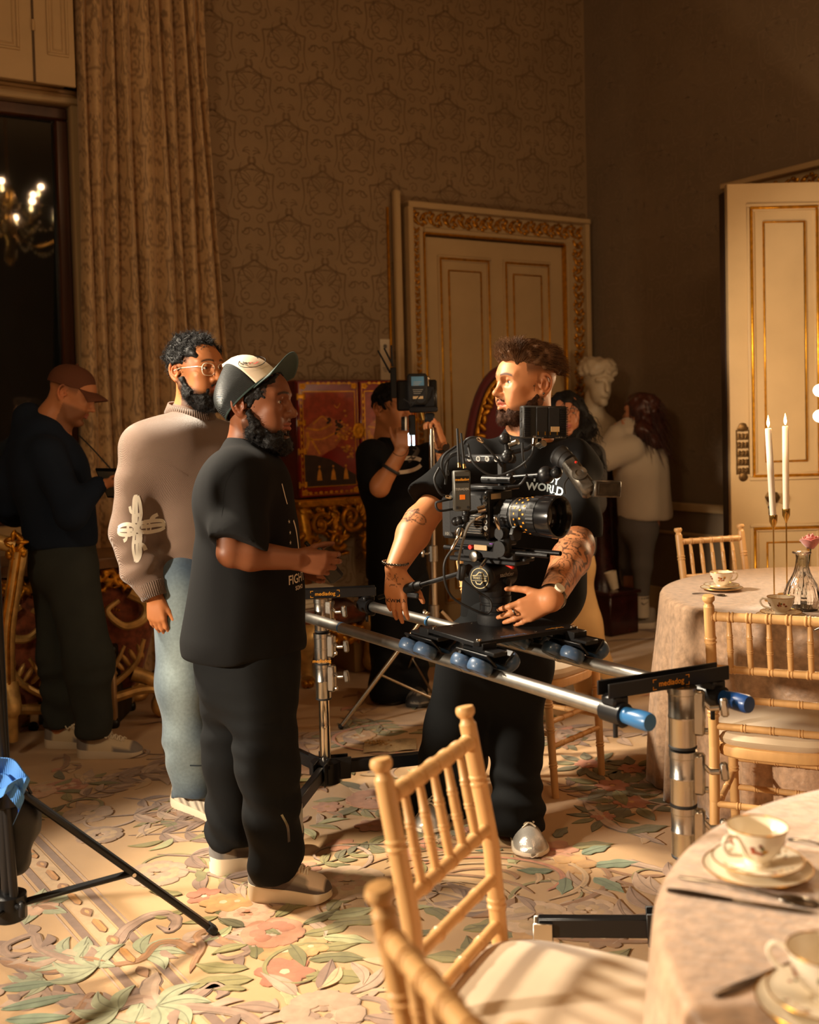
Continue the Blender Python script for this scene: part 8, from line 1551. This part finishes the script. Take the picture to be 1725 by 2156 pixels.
h0, h1 = px(985, 1202, Y=3.34), px(798, 1258, Y=3.62); pb = lambda t: h0+(h1-h0)*t; G().tube([pb(t) for t in (0, .3, .6, 1)], .0075, 12).build('pan_bar', M_RIG, HD); A = frame(h1-h0); G().lathe([(.010, .0), (.0135, .01), (.0135, .03), (.0145, .032), (.0145, .13), (.012, .14)], pb(.50), h1-h0, 16).build('pan_bar_grip', M_RUB, HD); g = G(); g.cyl(pb(.56), pb(.68), .017, n=16); g.box(pb(.60)-ZU*.024+V3(.0, -.01, 0), (.012, .05, .018), frame(ZU, h1-h0), .004); g.build('pan_bar_clamp', M_RUB, HD); g = G(); g.cyl(pb(-.02), pb(.06), .020, n=16); g.build('pan_bar_rosette', M_RIG, HD)
# body
cz = .262; g = G(); g.box(CQ(-.045, -.012, cz), (.165, .105, .135), RL, .010); g.box(CQ(.030, -.012, cz), (.02, .118, .145), RL, .006); bd = g.build('camera_body', M_RIG, CAM); g = G()
for k in range(9): g.box(CQ(-.02, -.0655, cz-.055+.0075*k), (.06, .003, .003), RL, .001)
g.build('vent_rib', M_ALU, bd); g = G()
for k in range(7): g.lathe([(.0075, 0), (.0075, .003), (.004, .003), (.004, .0)], CQ(.030, -.0715, cz-.055+.018*k), -S, 12)
g.build('cage_hole', M_ALU, bd); G().box(CQ(.0405, -.035, cz+.055), (.001, .045, .016), RL).build('serial_plate', M_CREAM, bd)
for a, b, c, r_ in ((.041, -.045, cz+.02, .006), (.041, .03, cz+.035, .007), (.041, -.05, cz-.02, .005), (.041, .035, cz-.045, .009)): G().lathe([(r_, 0), (r_, .006), (r_*.6, .008), (.001, .006)], CQ(a, b, c), L, 12).build('front_knob', M_RUB, bd)
# lens
lp = CQ(.041, -.010, cz); g = G(); g.lathe([(.040, 0), (.044, .004), (.044, .022), (.047, .024), (.047, .030), (.044, .032)], lp, L, 40); ln = g.build('lens_mount', M_RIG, CAM)
for nm, pr, fl in (('iris_ring', [(.045, .032), (.050, .034), (.050, .058), (.045, .060)], 1), ('lens_barrel', [(.048, .060), (.050, .062), (.0505, .100), (.053, .104), (.054, .128), (.050, .130)], 0), ('focus_ring', [(.054, .130), (.0585, .132), (.0585, .158), (.055, .160)], 1), ('lens_hood', [(.055, .160), (.0615, .164), (.0625, .205), (.0615, .212), (.056, .213), (.050, .205), (.045, .175), (.044, .150)], 0)):
    g = G(); g.lathe(pr, lp, L, 72, cap=False, flute=(lambda t, z: .012*np.sign(np.sin(36*t))) if fl else None); g.build(nm, M_RIG if nm != 'lens_hood' else mat('gloss_black', (.008, .008, .009), .18, coat=.5, var=.1), ln, 30)
G().lathe([(.0445, .168), (.040, .174), (.022, .180), (.002, .182)], lp, L, 40).build('front_element', mat('coated_glass', (.012, .008, .006), .06, coat=1, spec=.8, var=.1), ln)
A = frame(L); g = G()
for k, (a, z, h_) in enumerate([(i*.23, .108+.012*(i % 2), .006) for i in range(27)]+[(i*.33, .084, .004) for i in range(19)]):
    n_ = A[:, 0]*math.cos(a)+A[:, 1]*math.sin(a); g.box(lp+L*z+n_*(.0545 if z > .1 else .0507), (.0006, .0052, h_), np.stack([n_, nz(np.cross(L, n_)), L], 1))
g.build('focus_mark', M_ORANGE, ln, sharp=0); g = G(); n_ = nz(V3(-.3, -.8, .5)-L*np.dot(V3(-.3, -.8, .5), L)); g.tube([lp+L*z+n_*.0508 for z in (.066, .09)], .0012, 4); g.tube([lp+L*.070+(A[:, 0]*math.cos(t)+A[:, 1]*math.sin(t))*.0505 for t in np.linspace(0, 6.283, 50, endpoint=False)], .0012, 4, True); g.build('index_line', M_PGREY, ln)
# rods, motor, base plate, side accessories
for b in (-.045, .015): g = G(); g.lathe([(.0075, -.16), (.0075, .235), (.0055, .235), (.0055, .20)], CQ(0, b, cz-.108), L, 16); g.build('support_rod', M_RIG, CAM)
g = G(); g.box(CQ(-.02, -.012, cz-.085), (.16, .10, .022), RL, .004); g.box(CQ(.02, -.014, cz-.118), (.20, .085, .028), RL, .005); g.box(CQ(-.01, -.014, cz-.14), (.26, .07, .014), RL, .003); g.build('base_plate', M_RIG, CAM); g = G(); g.lathe([(.016, 0), (.016, .02), (.012, .022), (.001, .022)], CQ(-.02, -.055, cz-.125), -S, 16); g.cyl(CQ(.02, -.06, cz-.13), CQ(.03, -.10, cz-.15), .005, n=10); g.build('side_lever', M_ALU, CAM)
G().box(CQ(.0, -.063, cz-.098), (.05, .004, .016), RL, .001).build('status_plate', M_CREAM, CAM); G().cyl(CQ(-.035, -.06, cz-.098), CQ(-.035, -.072, cz-.098), .007, n=12).build('record_button', MATS['red_plastic'], CAM)
g = G(); g.box(CQ(.085, -.055, cz-.075), (.045, .035, .085), RL, .012); g.cyl(CQ(.085, -.072, cz-.05), CQ(.085, -.082, cz-.05), .017, n=20); g.cyl(CQ(.085, -.072, cz-.095), CQ(.085, -.084, cz-.095), .024, n=24); g.lathe([(.02, 0), (.022, .002), (.022, .012), (.02, .014)], CQ(.12, -.055, cz-.05), L, 30, flute=lambda t, z: .05*np.sign(np.sin(15*t))); g.build('focus_motor', M_RIG, CAM); G().box(CQ(.058, -.075, cz-.082), (.022, .01, .003), RL, .001).build('purple_mark', mat('purple_print', c8(140, 90, 190), .5, var=.03), CAM)
# radio transmitter box
tb = px(972, 1033, Y=3.17); A = basis(nz(V3(-.12, 1, 0))); A2 = np.stack([A[:, 0], A[:, 1], ZU], 1); M_TX = mat('grey_transmitter', c8(74, 72, 66), .45, .3, var=.06); G().box(tb, (.050, .030, .118), A2, .004).build('transmitter', M_TX, CAM); fr2 = tb-A[:, 1]*.0152; r2 = A[:, 0]; tx = CAM.children[-1]
text('mediadog', .0105, fr2+ZU*.033, r2, ZU, M_ORANGE, tx, .0005, 'sticker_lettering', .0002); text('TERADEK', .0095, fr2+ZU*.005, r2, ZU, M_PGREY, tx, .0005, 'box_lettering', .0001); g = G(); g.box(fr2-ZU*.018, (.016, .001, .014), A2, .0005); g.build('orange_label', mat('orange_label', c8(232, 120, 24), .5, var=.03), tx); g = G(); g.box(fr2+ZU*.033, (.040, .0006, .020), A2); g.build('sticker', M_IRON, tx, sharp=0)
for sx in (-1, 1): G().lathe([(.004, 0), (.004, .002), (.001, .002)], fr2+r2*sx*.016-ZU*.048, -A[:, 1], 10).build('screw', M_RUB, tx)
for (x, y0, x1, y1) in ((967, 984, 963, 902), (978, 986, 971, 912)): a, b = px(x, y0, Y=3.17), px(x1, y1, Y=3.18); g = G(); g.lathe([(.005, 0), (.005, .012), (.0032, .014)], a, b-a, 10); an_ = g.build('antenna_base', M_BRASS, tx); G().cyl(a+nz(b-a)*.013, b, .0042, .0036, 10).build('antenna', M_RUB, tx)
G().box(CQ(-.14, -.01, cz-.015), (.055, .085, .13), RL, .008).build('battery', M_RUB, CAM); text('101', .014, CQ(-.14, -.0535, cz-.065), L, ZU, M_PGREY, CAM, .001, 'battery_lettering')
# articulated arms, handle, monitor, viewfinder
def arm(p, name='ball_arm', r_=.009):
    g = G(); g.tube(p, r_*.7, 10); 
    for q in (p[0], p[-1]): g.ball(q, r_*1.5, None, 12, 8)
    return g.build(name, M_RIG, CAM)
jj = lambda x, y, Y=3.2: px(x, y, Y=Y)
arm([jj(982, 1082), jj(1000, 1078), jj(1020, 1072, 3.24)]); G().cyl(jj(1006, 1074), jj(1022, 1070), .011, n=14).build('arm_knob', M_CHROME, CAM); arm([jj(980, 1092), jj(978, 1104), jj(972, 1116)]); G().lathe([(.013, 0), (.016, .01), (.016, .02), (.01, .026)], jj(972, 1114, 3.18), nz(V3(-.3, -.3, -.9)), 16).build('arm_knob', M_CHROME, CAM); arm([jj(968, 1096, 3.2), jj(960, 1098, 3.22)])
hz_ = cz+.165; g = G(); g.box(CQ(.0, -.01, hz_), (.19, .024, .026), RL, .006); g.box(CQ(.045, -.01, hz_-.05), (.022, .022, .08), RL, .004); g.box(CQ(.0, -.01, hz_-.085), (.17, .07, .012), RL, .003); hn = g.build('top_handle', M_RIG, CAM); g = G()
for k in range(5): g.lathe([(.0085, 0), (.0085, .002), (.005, .002), (.005, 0)], CQ(-.07+.035*k, -.022, hz_), -S, 14)
g.build('handle_hole', M_ALU, hn); g = G(); g.lathe([(.012, 0), (.012, .11)], CQ(-.02, -.02, hz_-.062), L, 18); g.build('handle_rod', M_RIG, CAM)
arm([jj(1068, 962, 3.2), jj(1067, 940, 3.2), jj(1063, 924, 3.2)], r_=.012); arm([jj(1070, 955, 3.2), jj(1110, 945, 3.2), jj(1132, 930, 3.2)], r_=.010); G().cyl(jj(1074, 936, 3.19), jj(1090, 930, 3.17), .009, n=14).build('arm_knob', M_CHROME, CAM); G().cyl(jj(1125, 940, 3.18), jj(1126, 922, 3.18), .009, n=14).build('arm_knob', M_CHROME, CAM); G().cyl(jj(1134, 938, 3.17), jj(1146, 933, 3.15), .010, n=14).build('arm_knob', M_CHROME, CAM)
mc = px(1144, 889, Y=3.16); mw_ = nz(V3(.95, .30, -.03)); mn = nz(np.cross(mw_, ZU)); MA = np.stack([mw_, -mn, np.cross(-mn, mw_)*-1], 1); MA[:, 2] = np.cross(MA[:, 0], MA[:, 1]); mU = MA[:, 2]; mF = mn; g = G(); g.box(mc, (.138, .030, .094), MA, .004); mo = g.build('monitor', mat('monitor_shell', c8(34, 33, 31), .45, var=.08), CAM)
g = G()
for sx in (-1, 1):
    for k in range(17): g.box(mc+mw_*sx*.056+mF*.0165+mU*(-.040+.005*k), (.020, .004, .0025), MA, .0005)
for k in range(18): g.box(mc+mw_*.0705+mU*(-.042+.005*k), (.006, .026, .0025), MA, .0005)
g.build('cooling_fin', M_RIG, mo); g = G(); g.box(mc+mw_*-.012+mF*.0165, (.034, .004, .086), MA, .001); g.box(mc+mw_*.026+mF*.0165, (.034, .004, .086), MA, .001); g.build('battery_plate', M_RUB, mo); G().box(mc+mw_*.029+mF*.0195-mU*.020, (.027, .001, .015), MA).build('sticker', M_CREAM, mo)
text('SMALLHD', .008, mc-mw_*.022+mF*.016-mU*.0425, mw_, mU, M_PGREY, mo, .0005, 'monitor_lettering', .0002); text('Cine 5', .0085, mc+mw_*.042+mF*.016-mU*.0425, mw_, mU, M_PGREY, mo, .0005, 'monitor_lettering', .0001)
for z, h_ in ((.032, .006), (.008, .008), (-.008, .014), (-.03, .016)): G().box(mc-mw_*.0695+mU*z, (.002, .010, h_), MA, .0005).build('port', M_RUB, mo)
g = G()
for dx in (-.024, -.002, .014, .036): g.box(mc+mw_*dx+mF*.019-mU*.032, (.0015, .003, .010), MA)
g.build('gold_contact', M_GOLD, mo, sharp=0)
M_WORN = mat('worn_grey_metal', c8(92, 86, 78), .36, .75, bump=.1, bs=90, var=.5, vs_=34); e0, e1, e2 = px(1168, 952, Y=3.18), px(1196, 972, Y=3.14), px(1238, 1030, Y=3.08); g = G(); g.lathe([(.022, -.045), (.031, -.042), (.033, -.034), (.030, -.030), (.029, -.012), (.027, -.010), (.026, .006), (.022, .008)], e1, e1-e0, 32); ev = g.build('eyepiece', M_RUB, CAM); A = frame(e2-e1, V3(0, -1, .3)); g = G(); g.box((e1+e2)/2+A[:, 2]*.008, (.046, .050, np.linalg.norm(e2-e1)+.02), A, .010); g.lathe([(.022, 0), (.022, .006), (.012, .008), (.010, .005), (.001, .005)], (e1*.4+e2*.6)+A[:, 1]*.024 if A[1, 1] < 0 else (e1*.4+e2*.6)-A[:, 1]*.024, A[:, 1] if A[1, 1] < 0 else -A[:, 1], 20); fb_ = g.build('viewfinder', M_WORN, CAM)
e3 = px(1276, 1029, Y=3.08); wv_ = nz(px(1308, 1026, Y=3.10)-px(1243, 1030, Y=3.06)); A3 = np.stack([wv_, nz(np.cross(ZU, wv_)), ZU], 1); A3[:, 2] = np.cross(A3[:, 0], A3[:, 1]); A3 = A3@rotm((0, 1, 0), .08); G().box(e3, (.088, .028, .048), A3, .004).build('viewfinder_block', M_WORN, CAM); vb_ = CAM.children[-1]; g = G(); g.box(e3-A3[:, 1]*.0145, (.066, .001, .032), A3, .0004); g.build('worn_plate', mat('worn_dark', c8(70, 62, 52), .45, .5, var=.5, vs_=40), vb_)
G().ball(px(1213, 973, Y=3.09), .004, None, 8, 6).build('red_button', MATS['red_plastic'], fb_); arm([CQ(.03, .05, hz_-.06), jj(1150, 1000, 3.2), jj(1172, 995, 3.17)], r_=.012); G().ball(jj(1150, 1000, 3.2), .026, None, 16, 10).build('friction_joint', M_RIG, CAM)
# cables
def cable(P, r_=.0036, m=M_RUB): g = G(); g.tube(spl([jj(*p) for p in P], 8), r_, 8); return g.build('cable', m, CAM)
def plug(a, b, r_=.006): G().lathe([(r_*.7, 0), (r_, .004), (r_, np.linalg.norm(jj(*b)-jj(*a))*.8), (r_*.6, np.linalg.norm(jj(*b)-jj(*a)))], jj(*a), jj(*b)-jj(*a), 12).build('cable_plug', M_CHROME, CAM)
for P in ([(976, 935, 3.2), (985, 924, 3.18), (1003, 922, 3.18), (1030, 946, 3.18), (1058, 983, 3.2)], [(985, 935, 3.2), (998, 975, 3.16), (1040, 1002, 3.16), (1090, 985, 3.16), (1118, 960, 3.16), (1124, 940, 3.17)], [(940, 1010, 3.2), (930, 985, 3.2), (935, 960, 3.2), (960, 940, 3.22)], [(950, 1045, 3.2), (928, 1040, 3.18), (915, 1010, 3.18), (925, 985, 3.2)], [(955, 1050, 3.2), (930, 1055, 3.18), (918, 1060, 3.18), (925, 1075, 3.18), (955, 1072, 3.2)], [(945, 1000, 3.22), (938, 975, 3.2), (958, 958, 3.2), (990, 965, 3.2)], [(1100, 932, 3.16), (1101, 960, 3.16), (1106, 985, 3.18)], [(1110, 1000, 3.18), (1095, 1020, 3.2), (1070, 1025, 3.2)], [(1190, 1040, 3.12), (1188, 1020, 3.12), (1196, 1005, 3.12)], [(938, 1020, 3.2), (945, 965, 3.2), (965, 950, 3.2)]): cable(P)
M_GCAB = mat('grey_cable', c8(104, 100, 94), .5, var=.05)
cable([(1022, 1087, 3.17), (1000, 1094, 3.15), (985, 1110, 3.15), (972, 1150, 3.15), (966, 1180, 3.16), (968, 1200, 3.18)], .004, M_GCAB); cable([(970, 1112, 3.15), (960, 1145, 3.14), (940, 1175, 3.14), (935, 1200, 3.14), (940, 1235, 3.15), (958, 1262, 3.17), (1000, 1285, 3.18), (1025, 1292, 3.19), (1035, 1280, 3.19), (1030, 1262, 3.2), (1005, 1245, 3.2), (975, 1220, 3.2), (968, 1200, 3.2)], .0036)
plug((1004, 922, 3.175), (1018, 932, 3.175)); plug((966, 1128, 3.14), (950, 1160, 3.14), .0055); plug((1042, 1088, 3.13), (1052, 1115, 3.13), .006); plug((938, 1045, 3.17), (952, 1048, 3.17), .006); plug((1000, 1094, 3.148), (1022, 1086, 3.165), .005); G().box(jj(972, 1205, 3.17), (.026, .02, .05), RL@rotm((0, 1, 0), .3), .006).build('plug_housing', M_RUB, HD)
# ---- chrome stand with the wireless monitor
YS = 5.36; p0, p1 = px(905, 900, Y=YS), px(915, 1296, Y=YS); sb = V3(p1[0], YS, 0); MS = thing('monitor_stand', 'chrome tripod stand with crossed legs held by the young man', 'stand', sb)
G().cyl((p1[0], YS, p1[2]-.1), (p1[0], YS, px(912, 1160, Y=YS)[2]), .0175, n=20).build('outer_tube', M_CHROME, MS); G().cyl((p1[0], YS, p1[2]+.1), (p0[0]+.01, YS, p0[2]), .0135, n=20).build('inner_tube', M_CHROME, MS)
for y in (1165, 1290): q = px(914, y, Y=YS); q[0] = p1[0]; g = G(); g.lathe([(.022, -.04), (.025, -.038), (.025, .038), (.022, .04)], q, n=20); knob(g, q+V3(-.024, -.01, 0), V3(-1, -.3, .1), .8); g.build('collar', M_ALU, MS)
hubz = p1[2]; ft_ = (px(718, 1530, z=.015), sb+V3(.48, .18, .015), sb+V3(-.2, .46, .015))
for q in ft_:
    a = V3(sb[0], YS, hubz+.02)+nz((q-sb)*[1, 1, 0])*.035; G().cyl(a, q, .011, n=14).build('leg', M_CHROME, MS); G().cyl(a*.45+q*.55, V3(sb[0], YS, .10), .006, n=10).build('brace', M_CHROME, MS); G().ball(q, .014, None, 10, 8).build('foot_tip', M_RUB, MS)
G().cyl((p1[0], YS, .08), (p1[0], YS, .13), .02, n=16).build('brace_hub', M_ALU, MS)
MR = thing('wireless_monitor', 'black monitor with battery and three aerials on top of the chrome stand', 'monitor', p0+ZU*.02); jm = lambda x, y, Y=YS: px(x, y, Y=Y); g = G(); g.box(jm(878, 832)+V3(0, .06, 0), (.20, .07, .15), None, .008); g.box(jm(905, 835)+V3(0, .0, 0), (.05, .03, .10), None, .004); g.box(jm(892, 862), (.14, .05, .03), None, .006); g.box(jm(905, 880), (.05, .04, .05), None, .008); g.build('shell', M_RIG, MR)
g = G(); g.box(jm(879, 820)+V3(0, -.01, 0), (.098, .03, .155), None, .010); bt_ = g.build('battery', M_RUB, MR); fc = jm(880, 820)+V3(0, -.0265, 0); G().box(fc+V3(0, 0, .04), (.062, .002, .045), None, .002).build('blue_label', mat('blue_label', c8(92, 140, 176), .4, var=.06), bt_); G().box(fc+V3(0, 0, -.04), (.05, .002, .013), None).build('white_label', M_CREAM, bt_)
g = G()
for k in range(3): g.box(fc+V3(-.004*k, 0, .036-.008*k), (.04-.006*k, .0026, .0022), None); g.box(fc+V3(-.002*k, 0, -.002-.009*k), (.05-.008*k, .002, .0022), None)
g.build('label_line', M_PGREY, bt_, sharp=0); g = G(); g.box(jm(829, 806), (.030, .035, .15), None, .004); rx = g.build('receiver', M_RIG, MR)
for a, b in (((822, 785), (796, 738)), ((828, 770), (809, 733)), ((826, 772), (824, 727))): G().cyl(jm(*a), jm(*b), .0052, .0042, 8).build('aerial', M_RUB, rx)
g = G(); g.box(jm(868, 895), (.035, .03, .10), None, .005); g.cyl(jm(845, 892), jm(858, 892), .034, n=20); hd_ = g.build('hand_unit', M_RIG, MR); G().cyl(jm(853, 892)+V3(0, -.002, 0), jm(856.5, 892)+V3(0, -.002, 0), .035, n=20).build('white_focus_ring', M_CHINA, hd_)
for x in (862, 871): G().box(jm(x, 925), (.011, .012, .062), None, .002).build('lit_strip', mat('lit_strip', (.7, .9, 1), .5, emit=(.72, .9, 1), es=3.2, var=.01), MR)
g = G(); g.tube(spl([jm(850, 840, YS-.06), jm(862, 848, YS-.07), jm(866, 855, YS-.06), jm(880, 838, YS-.07), jm(895, 820, YS-.05)], 6), .003, 6); g.build('cable', M_RUB, MR); g = G(); g.cyl(jm(900, 800), jm(901, 822), .008, n=10); g.ball(jm(901, 797), .012, None, 10, 8); g.build('thumb_screw', M_CHROME, MR); G().cyl(jm(889, 868), jm(893, 884), .012, n=12).build('mount_spigot', M_BRASS, MR)
# ---- black light stand with blue cloth at the left edge
YL = 2.92; bs_ = px(14, 1760, Y=YL)*[1, 1, 0]; LSD = thing('light_stand', 'black lighting stand with a braced leg at the left edge', 'stand', bs_)
z1 = px(25, 1665, Y=YL)[2]; zb2 = px(30, 1905, Y=YL)[2]; G().cyl(bs_+ZU*zb2, bs_+V3(-.02, 0, 2.6), .019, n=20).build('pole', M_RIG, LSD); G().cyl(bs_+V3(.022, -.02, zb2), bs_+V3(-.012, -.02, z1+.55), .012, n=14).build('inner_pole', M_RIG, LSD)
for z, r_ in ((z1, .042), (zb2, .046)): g = G(); g.lathe([(r_*.8, -.04), (r_, -.035), (r_, .03), (r_*.8, .035)], bs_+ZU*z, n=20); knob(g, bs_+ZU*z+V3(.03, -.03, .01), V3(.7, -.7, 0)); g.build('collar', M_RIG, LSD)
tip = px(445, 1955, z=.02); mid_ = None
for q in (tip, bs_+V3(-.42, .42, .02), bs_+V3(-.15, -.6, .02)):
    u = nz((q-bs_)*[1, 1, 0]); a = bs_+ZU*z1+u*.03; A = frame(q-a); G().box((a+q)/2, (.036, .018, np.linalg.norm(q-a)), A, .005).build('leg', M_RIG, LSD); m = a*.42+q*.58; b = bs_+ZU*zb2+u*.035; B = frame(m-b); g = G(); g.box((m+b)/2, (.030, .012, np.linalg.norm(m-b)), B, .004); br = g.build('brace', M_RIG, LSD); G().cyl(m-A[:, 0]*.022, m+A[:, 0]*.022, .006, n=8).build('rivet', M_CHROME, br); G().box(q+ZU*.0, (.042, .024, .04), A, .008).build('foot', M_RUB, LSD)
bl = px(18, 1655, Y=YL-.08); BLC = thing('blue_cloth', 'bright blue cloth strip tied round the black lighting stand', 'cloth', bl); M_BLUE = mat('blue_webbing', c8(70, 130, 206), .7, wave=('X', 60, .3, 1), var=.08)
for k, P in enumerate(([(-.03, .055), (.015, .04), (.045, .0), (.03, -.03)], [(-.04, .02), (.0, .01), (.035, -.035), (.018, -.085)], [(-.05, -.02), (-.01, -.01), (.02, .01), (.05, .015)])):
    Q = spl(P, 6); w_ = .022-.004*k; g = G(); g.loft([np.array([bl+V3(a-w_*.5, -.012*k+.01*math.sin(i*.5), b-w_), bl+V3(a+w_*.5, -.012*k-.006+.01*math.sin(i*.5), b+w_), bl+V3(a+w_*.5, -.012*k+.01*math.sin(i*.5), b+w_), bl+V3(a-w_*.5, -.012*k+.006+.01*math.sin(i*.5), b-w_)]) for i, (a, b) in enumerate(Q)]); g.build('cloth_fold', M_BLUE, BLC)
sbg = px(16, 1720, Y=YL+.06); SB = thing('sand_bag', 'black weight bag hung on the lighting stand under the blue cloth', 'bag', sbg); s = SDF(.010); s.chain([sbg+V3(.0, 0, .08), sbg+V3(.03, 0, .0), sbg+V3(.01, 0, -.10)], [.045, .06, .055], .03); s.cone(sbg+V3(-.05, .02, .05), sbg+V3(-.05, .02, -.15), .05, .06); s.noise(40, .006, 3); solid(s, 'bag_body', M_RUB, SB); G().tube(spl([sbg+V3(.0, -.03, .10), sbg+V3(.05, -.04, .13), sbg+V3(.075, -.02, .07)], 6), .004, 6).build('bag_strap', M_BLK, SB)
